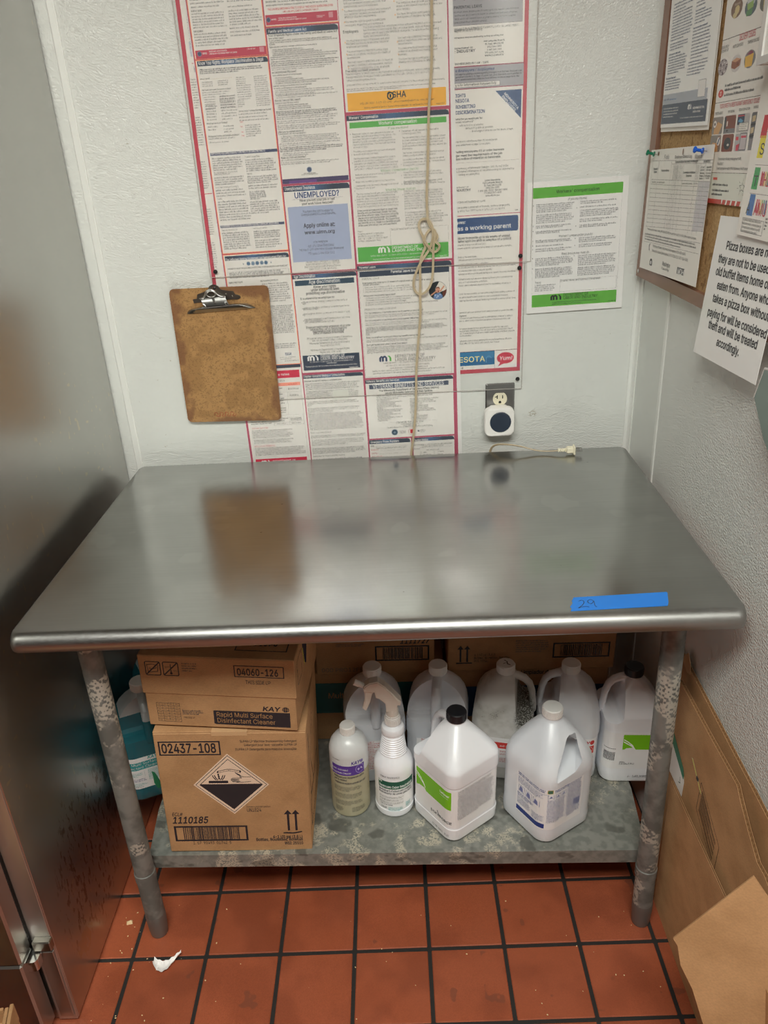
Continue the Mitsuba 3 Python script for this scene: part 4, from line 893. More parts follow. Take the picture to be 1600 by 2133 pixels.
part(hg, 'hinge_plate', cat(mv(ext(rrect(-0.7340, -0.893, -0.7035, -0.8625, 0.009), 0.006), tr(0, 0, 0.2165)), mv(ext(rrect(-0.731, -0.890, -0.706, -0.864, 0.007), 0.022), tr(0, 0, 0.1945))), 'chrome')
part(fr, 'seam_strip', bx(-0.7145, -0.6875, -0.863, -0.858, 0.020, 0.2090, 0.001), 'cooler_steel')
for x, y in ((-0.73, -0.80), (-0.73, -0.06), (-1.38, -0.80), (-1.38, -0.06)): part(fr, 'foot', lathe([(0.0, 0), (0.024, 0.0), (0.024, 0.002), (0.015, 0.003), (0.015, 0.0045), (0, 0.0045)], 20, x, y), 'leg_foot_steel', 30)
# ---------------------------------------------------------------- printed notices on the back wall
YW = 0.0
def wall_frame(ox, oz, deg, y, thick=0.0004):
    c, s = math.cos(math.radians(deg)), math.sin(math.radians(deg)); return flat((ox, y, oz), (c, 0, s), (s, 0, -c), (0, -1, 0))
FO = wall_frame(-0.3826, 1.8279, 0.7, -0.0016)
FP = wall_frame(-0.3826, 1.8279, 0.7, -0.0032)
VIO, NAVY, NAVY2, ORA = (176, 86, 108), (66, 74, 88), (84, 110, 146), (244, 160, 112)
def mnlogo(p, u0, v0, u1, c, c2=None):
    w = u1-u0; h = w*0.47; t = w*0.155
    def arch(a, b, ca): # an arch with legs between a and b
        o = Polygon([(a, v0), (a, v0-h+t), (a+t, v0-h), (b-t, v0-h), (b, v0-h+t), (b, v0), (b-t, v0), (b-t, v0-h+t), (a+t, v0-h+t), (a+t, v0)]); p.poly(o, ca, 4)
    arch(u0, u0+w*0.37, c); arch(u0+w*0.37-t, u0+w*0.72-t*0.4, c); p.poly([(u0+w*0.70, v0-h), (u0+w*0.84, v0-h), (u1, v0-h+t*1.3), (u1, v0), (u1-t, v0), (u1-t, v0-h*0.55), (u0+w*0.82, v0-h*0.68)], c2 or c, 4)
def header(p, u0, v0, u1, v1, grad=True):
    r = 0.006; p.poly([(u0, v0), (u1-r, v0), (u1-r*0.3, v0+r*0.3), (u1, v0+r), (u1, v1), (u0, v1)], NAVY, 2.6)
    w = u1-u0
    for i in range(14): # the printed blue band in the middle of each heading bar
        k = 1-abs(i-6.5)/7.0; c = tuple(NAVY[j]*(1-k)+NAVY2[j]*k for j in range(3)); p.rect(u0+w*(0.12+0.045*i), v0+0.0003, u0+w*(0.12+0.045*(i+1)), v1, c, 3)
WHITE = (232, 229, 224)
old = thing('old_labor_poster', 'older labour law poster with red border, its edges showing behind the newer poster', 'poster')
op = Print()
so = Polygon([(-0.0125, -0.35), (0.6880, -0.35), (0.6739, 0.7924), (-0.033, 0.7924)])
part(old, 'sheet', trimesh.Trimesh(FO(*[np.array([q[i] for q in ((-0.0125, -0.35), (0.6880, -0.35), (0.6739, 0.7924), (-0.033, 0.7924))]) for i in (0, 1)], np.zeros(4)), [[0, 2, 1], [0, 3, 2]], process=False), 'paper')
RED = (188, 78, 92)
op.poly([(-0.0125, -0.35), (-0.0040, -0.35), (-0.0250, 0.7924), (-0.033, 0.7924)], RED, 1); op.poly([(0.6795, -0.35), (0.6880, -0.35), (0.6739, 0.7924), (0.6664, 0.7924)], RED, 1); op.rect(-0.03, 0.7832, 0.6739, 0.7924, RED, 1)
for v0, c in ((-0.02, 'k'), (0.03, 'k'), (0.14, 'k'), (0.21, 'k'), (0.295, 'k'), (0.39, 'k'), (0.46, 'k')): op.greek(-0.0005-0.019*v0/0.55-0.006*(v0 > 0.1), v0, 0.0047, 0.0022, 0.006+0.006*(v0 > 0.12), 12, c)
op.rect(-0.004, 0.072, 0.004, 0.098, (196, 202, 216), 1); op.rect(-0.004, 0.1095, 0.004, 0.1106, RED, 2); op.rect(-0.001, 0.115, 0.004, 0.125, NAVY, 2); op.rect(-0.02, 0.357, 0.0, 0.3582, RED, 2)
op.rect(0.50, -0.30, 0.6706, 0.0777, (168, 167, 172), 1); op.frame(0.50, -0.30, 0.6706, 0.0777, 0.0005, (90, 88, 92), 2)
op.rect(0.50, 0.1490, 0.6750, 0.1508, (150, 74, 92), 2); op.rect(0.50, 0.1508, 0.6745, 0.1895, (168, 167, 174), 1); op.rect(0.50, 0.1790, 0.6257, 0.1876, (90, 90, 94), 2); op.rect(0.50, 0.1795, 0.6252, 0.1871, WHITE, 3); op.rect(0.50, 0.1895, 0.6740, 0.1911, (150, 74, 92), 2)
op.poly([(0.6165, 0.1975), (0.6704, 0.1975), (0.6696, 0.2512)], (56, 82, 124), 2)
op.text(0.6335, 0.2040, 'MINNESOTA', 0.0046, 0.0420, 'w', True, rotate=0.82); op.text(0.6290, 0.2090, 'EMPLOYEES', 0.0046, 0.0400, 'w', True, rotate=0.82)
op.rect(0.52, 0.3299, 0.6668, 0.3303, (120, 118, 120), 2); op.rect(0.50, 0.4366, 0.6715, 0.4378, (170, 70, 90), 2)
op.poly(rrect(0.50, 0.4420, 0.6664, 0.4743, 0.004), (58, 84, 126), 2)
op.rect(0.50, 0.7400, 0.6668, 0.7410, (90, 50, 60), 2); op.rect(0.50, 0.7410, 0.6132, 0.7735, (58, 124, 168), 2); op.poly([(0.50, 0.765), (0.6132, 0.757), (0.6132, 0.7735), (0.50, 0.7735)], (40, 104, 150), 3)
op.path([(0.594, 0.768), (0.594, 0.757), (0.598, 0.753), (0.604, 0.754), (0.606, 0.758)], 0.0012, (110, 165, 200), 4); op.rect(0.6132, 0.7410, 0.6137, 0.7832, (60, 60, 66), 3)
op.disc(0.6394, 0.7597, 0.0202, 0.0135, (196, 62, 82), 2, 32); op.poly([(0.6285, 0.769), (0.6375, 0.7722), (0.6219, 0.7790)], (196, 62, 82), 2)
op.items(OLD); op.put(old, FO)
po = thing('labor_law_poster', 'large labour law poster of many notices in violet-red frames, hanging down to the table', 'poster')
part(po, 'sheet', sheet(FP, 0.5318, 1.372, 0.0004, 0.0, -0.35), 'laminated')
P = Print()
for u0, v0, u1, v1 in ((0.004, -0.33, 0.153, 0.104), (0.004, 0.1055, 0.153, 0.4845), (0.004, 0.4865, 0.153, 0.7435)): P.rect(u0, v0, u1, v1, ORA, 2); P.rect(u0+0.0013, v0+0.0013, u1-0.0013, v1-0.0013, WHITE, 2.5)
P.rect(0.0018, -0.34, 0.5225, 1.02, VIO, 1)
for u0, v0, u1, v1 in ((0.0068, 0.7445, 0.1525, 1.02), (0.1555, -0.33, 0.3025, 0.0548), (0.1556, 0.0587, 0.3005, 0.3486), (0.1556, 0.353, 0.2998, 0.5345), (0.1546, 0.5395, 0.3, 0.7668), (0.1550, 0.7723, 0.2985, 1.02), (0.3035, -0.33, 0.5200, 0.2186), (0.3040, 0.2250, 0.5185, 0.5245), (0.3035, 0.5290, 0.5165, 0.7885), (0.3030, 0.7930, 0.5140, 0.9428), (0.3017, 0.9464, 0.4060, 1.02), (0.4105, 0.9470, 0.5135, 1.02)): P.rect(u0, v0, u1, v1, WHITE, 2)
P.rect(0.1555, 0.0548, 0.3025, 0.0563, ORA, 2)
P.rect(0.0068, 0.0884, 0.1518, 0.1034, (190, 78, 96), 3); P.rect(0.1568, 0.0360, 0.3010, 0.0535, (190, 78, 96), 3)
for u, v in ((0.0149, 0.0946), (0.1622, 0.0444)): P.disc(u, v, 0.0045, 0.0045, (150, 150, 170), 4); P.disc(u, v, 0.0037, 0.0037, (78, 82, 110), 5)
P.rect(0.1380, 0.0895, 0.1470, 0.0985, (214, 150, 160), 4); P.rect(0.2835, 0.0380, 0.2920, 0.0475, (214, 150, 160), 4)
header(P, 0.0075, 0.1072, 0.1527, 0.1165); header(P, 0.0077, 0.4897, 0.1520, 0.4996)
P.rect(0.0080, 0.2779, 0.1520, 0.2836, (82, 88, 112), 3); P.rect(0.0077, 0.4244, 0.1500, 0.4295, (82, 88, 112), 3)
for i, (u, v) in enumerate([(0.0476, 0.5086), (0.0592, 0.5083), (0.0695, 0.5083), (0.0793, 0.5083), (0.0894, 0.5083), (0.0990, 0.5084), (0.1103, 0.5090)]):
    if i in (0, 6): P.poly([(u+0.0025*(1 if j % 2 else 0.42)*math.sin(j*math.pi/5), v+0.0025*(1 if j % 2 else 0.42)*math.cos(j*math.pi/5)) for j in range(10)], (130, 136, 150), 4)
    else: P.disc(u, v, 0.0041, 0.0041, (84, 112, 140), 4); P.disc(u, v, 0.0030, 0.0030, (150, 168, 184) if i in (2, 4) else (110, 134, 158), 5); P.poly([(u-0.002, v+0.0016), (u, v-0.0024), (u+0.002, v+0.0016)], (70, 90, 120), 6)
P.frame(0.0092, 0.5238, 0.1488, 0.5350, 0.0004, (110, 110, 114), 3); P.rect(0.0095, 0.1402, 0.075, 0.1405, (190, 170, 130), 3)
header(P, 0.1558, 0.0590, 0.3002, 0.0691); P.rect(0.1558, 0.3389, 0.2990, 0.3484, (84, 78, 108), 3); P.rect(0.17, 0.3425, 0.23, 0.3484, (112, 82, 138), 4)
P.disc(0.2162, 0.3229, 0.0058, 0.0058, (170, 178, 190), 4); P.disc(0.2162, 0.3229, 0.0046, 0.0046, (84, 96, 122), 5)
header(P, 0.1557, 0.3535, 0.2996, 0.3645); P.rect(0.1607, 0.3956, 0.2931, 0.5121, (172, 182, 208), 3); P.rect(0.171, 0.3808, 0.2838, 0.3812, (90, 96, 120), 3)
P.rect(0.3085, 0.1838, 0.5138, 0.2171, (240, 182, 84), 3); P.disc(0.3985, 0.1936, 0.0072, 0.0074, (52, 60, 70), 5, 28); P.disc(0.3985, 0.1936, 0.0047, 0.0049, (240, 182, 84), 6, 24); P.poly([(0.3965, 0.1905), (0.4005, 0.1905), (0.3995, 0.1968), (0.3968, 0.1968)], (52, 60, 70), 7); P.rect(0.391, 0.1995, 0.430, 0.1999, (150, 120, 70), 4)
for (u, v) in ((0.3120, 0.0370), (0.3140, 0.0590), (0.4150, 0.0290), (0.4160, 0.0520), (0.3125, 0.0940), (0.3140, 0.1150), (0.3155, 0.1375), (0.4180, 0.0990), (0.4190, 0.1210), (0.4195, 0.1430)): P.rect(u-0.0011, v-0.0022, u+0.0011, v, (226, 172, 120), 4)
header(P, 0.3040, 0.2252, 0.5185, 0.2349); P.rect(0.3092, 0.2384, 0.5131, 0.2494, (104, 178, 98), 3); P.rect(0.3076, 0.4890, 0.5108, 0.5205, (98, 174, 90), 3); P.frame(0.3826, 0.4535, 0.5116, 0.4876, 0.0004, (130, 128, 126), 3)
for (u, v) in ((0.3096, 0.2600), (0.3097, 0.3000), (0.3098, 0.3160), (0.4137, 0.2602), (0.4140, 0.3250), (0.3103, 0.3500), (0.3105, 0.3650), (0.3106, 0.3720), (0.4137, 0.3470), (0.4140, 0.3640), (0.3104, 0.3905), (0.3104, 0.4245), (0.4142, 0.3860)): P.disc(u, v, 0.0008, 0.0008, (70, 70, 76), 4, 8)
header(P, 0.1546, 0.5400, 0.3010, 0.5488); P.rect(0.1593, 0.5527, 0.2945, 0.5642, (64, 82, 98), 3); P.rect(0.1588, 0.7251, 0.2935, 0.7612, (62, 74, 90), 3)
for v in (0.6020, 0.6160, 0.6300, 0.6435): P.disc(0.1700, v, 0.0009, 0.0009, (60, 60, 66), 4, 8)
header(P, 0.1553, 0.7725, 0.2987, 0.7808); P.rect(0.2222, 0.8130, 0.2608, 0.8376, (222, 222, 214), 6)
header(P, 0.3035, 0.5291, 0.5165, 0.5392); P.frame(0.3050, 0.5416, 0.5110, 0.7865, 0.0004, (92, 92, 98), 3); P.rect(0.3074, 0.5418, 0.5108, 0.5537, (64, 74, 90), 3)
header(P, 0.3030, 0.7935, 0.5140, 0.8022); P.rect(0.3115, 0.8057, 0.5029, 0.8164, (84, 92, 110), 3); P.rect(0.3373, 0.9027, 0.4734, 0.9030, (130, 130, 132), 3)
P.disc(0.3667, 0.9292, 0.0080, 0.0080, (140, 152, 164), 3); P.disc(0.3667, 0.9292, 0.0066, 0.0066, (58, 78, 96), 4); P.poly([(0.363, 0.931), (0.366, 0.9255), (0.370, 0.929), (0.368, 0.933)], (130, 146, 160), 5)
P.disc(0.4086, 0.9293, 0.0082, 0.0082, (180, 120, 120), 3); P.disc(0.4086, 0.9293, 0.0075, 0.0075, WHITE, 4); P.poly([(0.4050, 0.924), (0.4120, 0.924), (0.4105, 0.934), (0.4055, 0.934)], (200, 62, 72), 5)
P.greek(0.3786, 0.9275, 0.0028, 0.0020, 0.0170, 3, 'k'); P.rect(0.4235, 0.9270, 0.4278, 0.9310, (90, 96, 110), 4); P.greek(0.4300, 0.9275, 0.0028, 0.0020, 0.0140, 3, 'k')
header(P, 0.3019, 0.9466, 0.4040, 0.9570); header(P, 0.4108, 0.9472, 0.5133, 0.9563)
for u0, u1, v in ((0.3161, 0.3975, 0.9645), (0.3260, 0.3982, 0.9751), (0.3247, 0.3978, 0.9840), (0.3385, 0.3982, 0.9924), (0.4250, 0.5080, 0.9735)): P.rect(u0, v, u1, v+0.0003, (120, 118, 120), 4)
for u, v in ((0.4288, 0.9875), (0.4620, 0.9868), (0.4288, 0.9930), (0.4620, 0.9922)): P.frame(u-0.0015, v-0.0030, u+0.0020, v, 0.0003, (80, 80, 84), 4)
header(P, 0.0070, 0.7443, 0.1519, 0.7470); P.rect(0.0090, 0.7445, 0.1517, 0.7516, NAVY, 3)
P.rect(0.0110, 0.7575, 0.1470, 0.7757, (204, 66, 88), 3); P.rect(0.0110, 0.7873, 0.1466, 0.7953, (240, 158, 140), 3)
for a, b in (((0.1131, 0.7955), (0.1100, 0.8690)), ((0.1466, 0.7955), (0.1466, 0.9800)), ((0.0110, 0.8105), (0.1466, 0.8106)), ((0.0110, 0.8215), (0.1466, 0.8216)), ((0.0110, 0.8692), (0.1466, 0.8690))): P.line(a, b, 0.0004, (170, 168, 168), 4)
P.frame(0.0712, 0.8735, 0.1457, 0.8935, 0.0004, (120, 118, 118), 4); P.line((0.1112, 0.8740), (0.1100, 0.8935), 0.0004, (120, 118, 118), 5); P.line((0.0712, 0.8875), (0.1457, 0.8845), 0.0004, (120, 118, 118), 5)
P.rect(0.0135, 0.9798, 0.1427, 1.02, (206, 62, 84), 3); mnlogo(P, 0.0265, 0.9945, 0.0500, 'w')
# a printed photograph of a child on the parental leave notice
P.disc(0.4839, 0.5935, 0.0206, 0.0206, (150, 150, 150), 3, 40); P.disc(0.4839, 0.5935, 0.0198, 0.0198, (40, 46, 50), 4, 40)
P.poly(Point(0.4839, 0.5935).buffer(0.0197).intersection(Polygon([(0.490, 0.57), (0.51, 0.57), (0.51, 0.59), (0.488, 0.598), (0.478, 0.590)])), (226, 222, 212), 5)
P.poly(Point(0.4839, 0.5935).buffer(0.0197).intersection(Polygon([(0.476, 0.601), (0.488, 0.598), (0.494, 0.604), (0.497, 0.62), (0.470, 0.62)])), (104, 132, 176), 6)
P.poly(Point(0.4839, 0.5935).buffer(0.0197).intersection(Polygon([(0.494, 0.598), (0.506, 0.590), (0.508, 0.610), (0.496, 0.608)])), (96, 52, 42), 6)
P.disc(0.4840, 0.5925, 0.0050, 0.0062, (206, 150, 126), 7); P.poly([(0.479, 0.589), (0.482, 0.5855), (0.487, 0.5855), (0.4895, 0.590), (0.484, 0.5880)], (120, 72, 52), 8); P.disc(0.4850, 0.5955, 0.0013, 0.0018, (110, 40, 44), 8); P.path([(0.4900, 0.5950), (0.4980, 0.5850)], 0.0032, (206, 150, 126), 7); P.path([(0.4790, 0.5960), (0.4690, 0.6030)], 0.0032, (206, 150, 126), 7)
for u, v, q in ((0.478, 0.604, 0.0018), (0.484, 0.606, 0.0022), (0.489, 0.603, 0.0016), (0.481, 0.609, 0.0016)): P.disc(u, v, q, q, (190, 206, 226), 7, 8)
mnlogo(P, 0.3402, 0.7505, 0.3690, (58, 76, 104), (96, 172, 90)); mnlogo(P, 0.3533, 0.5034, 0.3797, 'w'); mnlogo(P, 0.1699, 0.7384, 0.1960, 'w')
P.items(POSTER); P.put(po, FP)
# clear plastic cover sheets over the posters
def cover(label, x0, x1, z0, z1, y):
    t = thing('clear_cover_sheet', label, 'plastic sheet')
    part(t, 'pane', trimesh.Trimesh([[x0, y, z0], [x1, y, z0], [x1, y, z1], [x0, y, z1]], [[0, 1, 2], [0, 2, 3]], process=False), 'clear_acrylic')
    part(t, 'edge', cat(bx(x0-0.0006, x0+0.0006, y-0.0008, y+0.0008, z0, z1), bx(x1-0.0007, x1+0.0007, y-0.0008, y+0.0008, z0, z1), bx(x0, x1, y-0.0008, y+0.0008, z0-0.0006, z0+0.0006)), 'acrylic_edge')
    return t
cover('upper clear plastic cover sheet over the law posters', -0.4066, 0.3185, 1.2946, 2.16, -0.0066)
cover('lower clear plastic cover sheet over the law posters, its bottom edge above the outlet', -0.4040, 0.3055, 1.0010, 1.2930, -0.0060)
for i, (x, z) in enumerate([(-0.3934, 1.3068), (0.2952, 1.3075), (0.2936, 1.2815), (0.2953, 1.0248)]):
    single('push_pin', ['black round fastener at the left edge of the posters, above the clipboard', 'upper of the two black round fasteners on the red border at right', 'lower of the two black round fasteners on the red border at right', 'black round fastener below the corner of the old poster, above the outlet'][i], 'push pin', mv(lathe([(0.0, 0.0), (0.0046, 0.0), (0.0048, 0.0012), (0.0036, 0.0026), (0.0, 0.0032)], 20), tr(x, -0.0068, z) @ rot(90, [1, 0, 0])), 'black_metal', 40)
# ---------------------------------------------------------------- laminated notice on the right part of the back wall
le = thing('notice_sheet', 'white laminated Workers compensation notice with two green bands', 'notice')
FL = wall_frame(0.30693666, 1.45853747, 1.138, -0.0052)
part(le, 'lamination', sheet(FL, 0.219, 0.281, 0.0008), 'laminated')
L = Print(); GR = (98, 168, 72)
L.rect(0.0123, 0.0120, 0.2070, 0.0336, GR); L.rect(0.0121, 0.2400, 0.2052, 0.2674, GR); L.rect(0.0119, 0.0336, 0.0122, 0.2400, (150, 150, 150)); L.rect(0.2055, 0.0336, 0.2058, 0.2400, (150, 150, 150))
L.frame(0.0752, 0.2093, 0.2034, 0.2364, 0.0004, (130, 130, 130)); mnlogo(L, 0.0549, 0.2537, 0.0794, 'n'); L.items(LET)
for u, v in ((0.0135, 0.0480), (0.0132, 0.0905), (0.0130, 0.1010), (0.1085, 0.0585), (0.1075, 0.0960), (0.0128, 0.1215), (0.0127, 0.1320), (0.0127, 0.1395), (0.1068, 0.1220), (0.1065, 0.1370), (0.0127, 0.1590), (0.0127, 0.1810), (0.1060, 0.1590)): L.disc(u, v, 0.0009, 0.0009, (60, 60, 60), 4, 8)
L.put(le, FL)
# ---------------------------------------------------------------- clipboard hanging at the left of the posters
cb = thing('clipboard', 'worn brown hardboard clipboard with metal clip, hanging on the back wall', 'clipboard')
o = Polygon([(-0.5035, 1.2745), (-0.2765, 1.2730), (-0.2793, 0.9525), (-0.5074, 0.9580)]).buffer(-0.011).buffer(0.011, quad_segs=6)
m = ext(o, 0.0032); m.apply_transform(np.array([[1, 0, 0, 0], [0, 0, -1, -0.0125], [0, 1, 0, 0], [0, 0, 0, 1.0]]))
part(cb, 'board', m, 'hardboard')
def upright(poly, h, y): # an outline in the x-z plane, h thick, its back at y
    m = ext(poly, h); m.apply_transform(np.array([[1, 0, 0, 0], [0, 0, -1, y], [0, 1, 0, 0], [0, 0, 0, 1.0]])); return m
def fx(px, py): return (-0.461 + (px-0)*0.0001163*1.0, 1.2640 - (py-260)*0.0000966*1.0)
bp = Polygon([fx(*q) for q in ((90, 410), (170, 400), (190, 300), (330, 250), (420, 190), (440, 130), (500, 98), (560, 100), (610, 135), (650, 215), (770, 250), (890, 265), (920, 340), (1010, 370), (1020, 415), (960, 450), (800, 440), (250, 470), (100, 485))]).buffer(0.0006).difference(Point(*fx(532, 178)).buffer(0.0046))
ck = part(cb, 'clip', upright(bp, 0.0022, -0.0158), 'dull_chrome', 30)
# the sprung jaw: a curved plate that flares to a wide lip
cols = 41; V = []; F = []
jaw = [(258, 385, 740, 355, 0.0075), (262, 420, 745, 400, 0.0095), (280, 480, 770, 470, 0.0120), (305, 560, 800, 540, 0.0130), (170, 590, 1010, 545, 0.0135), (40, 620, 1120, 555, 0.0130), (-20, 650, 1220, 600, 0.0100), (-60, 700, 1285, 662, 0.0050), (-62, 735, 1285, 672, 0.0022)]
for side in (0, 0.0012):
    for (xa, ya, xb_, yb_, d) in jaw:
        for i in range(cols):
            t = i/(cols-1); X, Z = fx(xa+(xb_-xa)*t, ya+(yb_-ya)*t); edge = min(t, 1-t); dd = d*min(1, (edge/0.10))**0.5 if xa < 200 else d
            V.append((X, -0.0170-dd+side, Z))
n = cols*len(jaw)
for s in (0, n):
    for j in range(len(jaw)-1):
        for i in range(cols-1):
            a = s+j*cols+i; q = [[a, a+1, a+cols+1], [a, a+cols+1, a+cols]]; F += q if s else [x[::-1] for x in q]
for i in range(cols-1):
    a = (len(jaw)-1)*cols+i; F += [[a, a+1, a+1+n], [a, a+1+n, a+n]]
part(cb, 'jaw', trimesh.Trimesh(V, F, process=False), 'polished_steel', 40)
rp = spline([(*fx(262, 385),), (*fx(330, 350),), (*fx(375, 250),), (*fx(400, 215),), (*fx(470, 195),), (*fx(545, 235),), (*fx(575, 290),), (*fx(640, 345),), (*fx(735, 358),)], 40)
part(cb, 'rim', tube(np.c_[rp[:, 0], np.full(40, -0.0262), rp[:, 1]], 0.0022, 8), 'chrome', 50)
el = np.linspace(0, 2*np.pi, 33)[:-1]; c0 = fx(472, 290)
part(cb, 'eyelet', tube(np.array([(c0[0]+0.0098*math.cos(a), -0.0275, c0[1]+0.0068*math.sin(a)) for a in np.r_[el, el[:2]]]), 0.0017, 8), 'chrome', 50)
part(cb, 'rib', tube(np.array([(*fx(500, 375),), (*fx(515, 430),), (*fx(535, 490),)])[:, [0, 0, 1]]*[1, 0, 1] + [0, -0.0305, 0], 0.0022, 8), 'polished_steel', 50)
for px, py in ((225, 400), (870, 366), (750, 320)): part(cb, 'rivet', mv(lathe([(0, 0), (0.0024, 0), (0.0018, 0.0016), (0, 0.002)], 12), tr(fx(px, py)[0], -0.0180, fx(px, py)[1]) @ rot(90, [1, 0, 0])), 'dull_chrome', 40)
hc = Print(); # a scrawl in red marker near the lower edge
for a in range(4): hc.path(spline([(-0.440+0.013*a, 0.003), (-0.436+0.013*a, -0.0035), (-0.432+0.013*a, 0.001), (-0.436+0.013*a, 0.0045), (-0.431+0.013*a, 0.0065), (-0.428+0.013*a, 0.001)], 24), 0.0008, (150, 50, 34), 1)
hc.put(cb, flat((0, -0.0159, 0.9755), (1, 0, 0), (0, 0, -1), (0, -1, 0)), 'marker_scrawl')
single('wall_hook', 'dark wall hook in the hole of the clipboard clip', 'hook', cat(mv(lathe([(0, 0), (0.0036, 0), (0.0036, 0.014), (0, 0.015)], 16), tr(fx(532, 178)[0], -0.002, fx(532, 178)[1]) @ rot(90, [1, 0, 0]))), 'black_metal', 40)
# ---------------------------------------------------------------- power cord: hangs knotted in front of the posters, comes up again at the table's back edge
cord = thing('power_cord', 'knotted tan power cord hanging down the wall, its two-prong plug lying on the table', 'power cord')
KN = [[0.1067, 1.8018], [0.1056, 1.745], [0.1042, 1.6946], [0.0995, 1.64], [0.096, 1.5992], [0.0915, 1.50], [0.088, 1.4424], [0.0884, 1.4066], [0.0894, 1.3932], [0.094, 1.3807], [0.103, 1.37], [0.1093, 1.3562], [0.1047, 1.3491], [0.1118, 1.3424], [0.1124, 1.334], [0.1043, 1.3265], [0.095, 1.3296], [0.0886, 1.3389], [0.0807, 1.3534], [0.0854, 1.3656], [0.0955, 1.3745], [0.1041, 1.3709], [0.1044, 1.3595], [0.1008, 1.344], [0.0994, 1.3177], [0.0978, 1.2857], [0.0927, 1.2589], [0.0799, 1.2409], [0.0662, 1.236], [0.0555, 1.2464], [0.0542, 1.2662], [0.0611, 1.2875], [0.074, 1.3105], [0.0877, 1.3278], [0.0958, 1.3432], [0.0995, 1.3598], [0.0983, 1.3795], [0.0915, 1.3926], [0.0797, 1.3968], [0.0702, 1.3891], [0.0704, 1.3757], [0.0776, 1.3587], [0.0799, 1.3451], [0.0823, 1.3386], [0.0767, 1.3263], [0.0709, 1.3106], [0.069, 1.2925], [0.0685, 1.2546], [0.0672, 1.2216], [0.0672, 1.1958], [0.0546, 1.0729], [0.0489, 0.9666], [0.0380, 0.875], [0.0370, 0.82]]
wave = [0.0035*math.sin(1.35*i) for i in range(len(KN))]
path = [(0.108, -0.016, 2.1)] + [(x, -0.0160 + (wave[i] if 7 < i < 46 else 0.0), z) for i, (x, z) in enumerate(KN)] + [(0.075, -0.022, 0.775), (0.15, -0.022, 0.765), (0.215, -0.022, 0.80), (0.229, -0.032, 0.855), (0.240, -0.046, 0.8735), (0.262, -0.060, 0.8790), (0.300, -0.069, 0.8745), (0.335, -0.078, 0.8665), (0.368, -0.085, 0.8660), (0.384, -0.089, 0.8680)]
cp = spline(path, 620); tn = np.gradient(cp, axis=0); tn /= np.linalg.norm(tn, axis=1, keepdims=True)
sd = np.cross(tn, [0.0, 1.0, 0.0]); tw = np.clip((np.arange(620)-560)/40.0, 0, 1)[:, None]; sd = sd*(1-tw) + np.cross(tn, [0, 0.3, 1.0])*tw; sd /= np.maximum(np.linalg.norm(sd, axis=1, keepdims=True), 1e-6)
for s in (-1, 1): part(cord, 'wire', tube(cp + s*0.00135*sd, 0.00150, 8), 'cord_vinyl', 60)
pdir = np.array([1.0, -0.10, 0.02]); pdir /= np.linalg.norm(pdir); PM = np.eye(4); PM[:3, 0] = pdir; PM[:3, 1] = np.cross([0, 0, 1], pdir); PM[:3, 1] /= np.linalg.norm(PM[:3, 1]); PM[:3, 2] = np.cross(PM[:3, 0], PM[:3, 1]); PM[:3, 3] = [0.384, -0.089, 0.8692]
pk = part(cord, 'plug', cat(*[mv(bx(-0.002+0.0052*i, 0.0008+0.0052*i, -0.0045-0.0003*i, 0.0045+0.0003*i, -0.0040, 0.0040, 0.0012), PM) for i in range(4)], mv(bx(-0.002, 0.020, -0.0030, 0.0030, -0.0030, 0.0030, 0.001), PM), mv(bx(0.0175, 0.036, -0.0085, 0.0085, -0.0072, 0.0072, 0.0025), PM), mv(bx(0.0335, 0.0385, -0.0125, 0.0125, -0.0098, 0.0098, 0.0018), PM)), 'ivory_plastic')
for s in (-1, 1):
    bl = ext(Polygon([(0, -0.003), (0.0155, -0.003), (0.0172, -0.0018), (0.0172, 0.0018), (0.0155, 0.003), (0, 0.003)]).difference(Point(0.0135, 0).buffer(0.0014)), 0.0015)
    part(pk, 'prong', mv(bl, PM @ tr(0.038, s*0.0063+0.00075, 0) @ rot(90, [1, 0, 0])), 'chrome')
# ---------------------------------------------------------------- outlet and plugged-in device
out = thing('wall_outlet', 'ivory duplex outlet in a steel cover plate on the back wall', 'outlet')
ox, oz = 0.2543, 0.9578
pl = upright(rrect(ox-0.0350, oz-0.0572, ox+0.0350, oz+0.0572, 0.003), 0.0018, -0.0016); pl2 = upright(rrect(ox-0.0325, oz-0.0547, ox+0.0325, oz+0.0547, 0.003), 0.0052, -0.0004)
part(out, 'cover_plate', tm(m3.Manifold.hull_points(np.vstack([pl.vertices, pl2.vertices]))), 'brushed_plate')
for dz in (0.0197, -0.0197):
    c = Point(ox-0.0005, oz+dz).buffer(0.0172, quad_segs=10).intersection(sbox(ox-0.03, oz+dz-0.0142, ox+0.03, oz+dz+0.0142)); rk = part(out, 'receptacle', upright(c, 0.0040, -0.0042), 'ivory_plastic', 20)
    if dz > 0:
        sl = [sbox(ox+0.0048, oz+dz+0.001, ox+0.0068, oz+dz+0.0088), sbox(ox-0.0082, oz+dz+0.0005, ox-0.0061, oz+dz+0.0092), sbox(ox-0.0125, oz+dz+0.0042, ox-0.0081, oz+dz+0.0062), Point(ox-0.0005, oz+dz-0.0078).buffer(0.0030).union(sbox(ox-0.0035, oz+dz-0.0108, ox+0.0025, oz+dz-0.0080))]
        part(rk, 'slot', cat(*[upright(q, 0.0004, -0.0081) for q in sl]), 'dark_slot')
part(out, 'screw', mv(lathe([(0, 0), (0.0034, 0), (0.0030, 0.001), (0, 0.0014)], 16), tr(ox, -0.0055, oz) @ rot(90, [1, 0, 0])), 'chrome', 40)
dv = thing('plug_in_device', 'white rounded plug-in device with a dark navy round front, in the outlet', 'device')
dx, dz_ = 0.2500, 0.9290
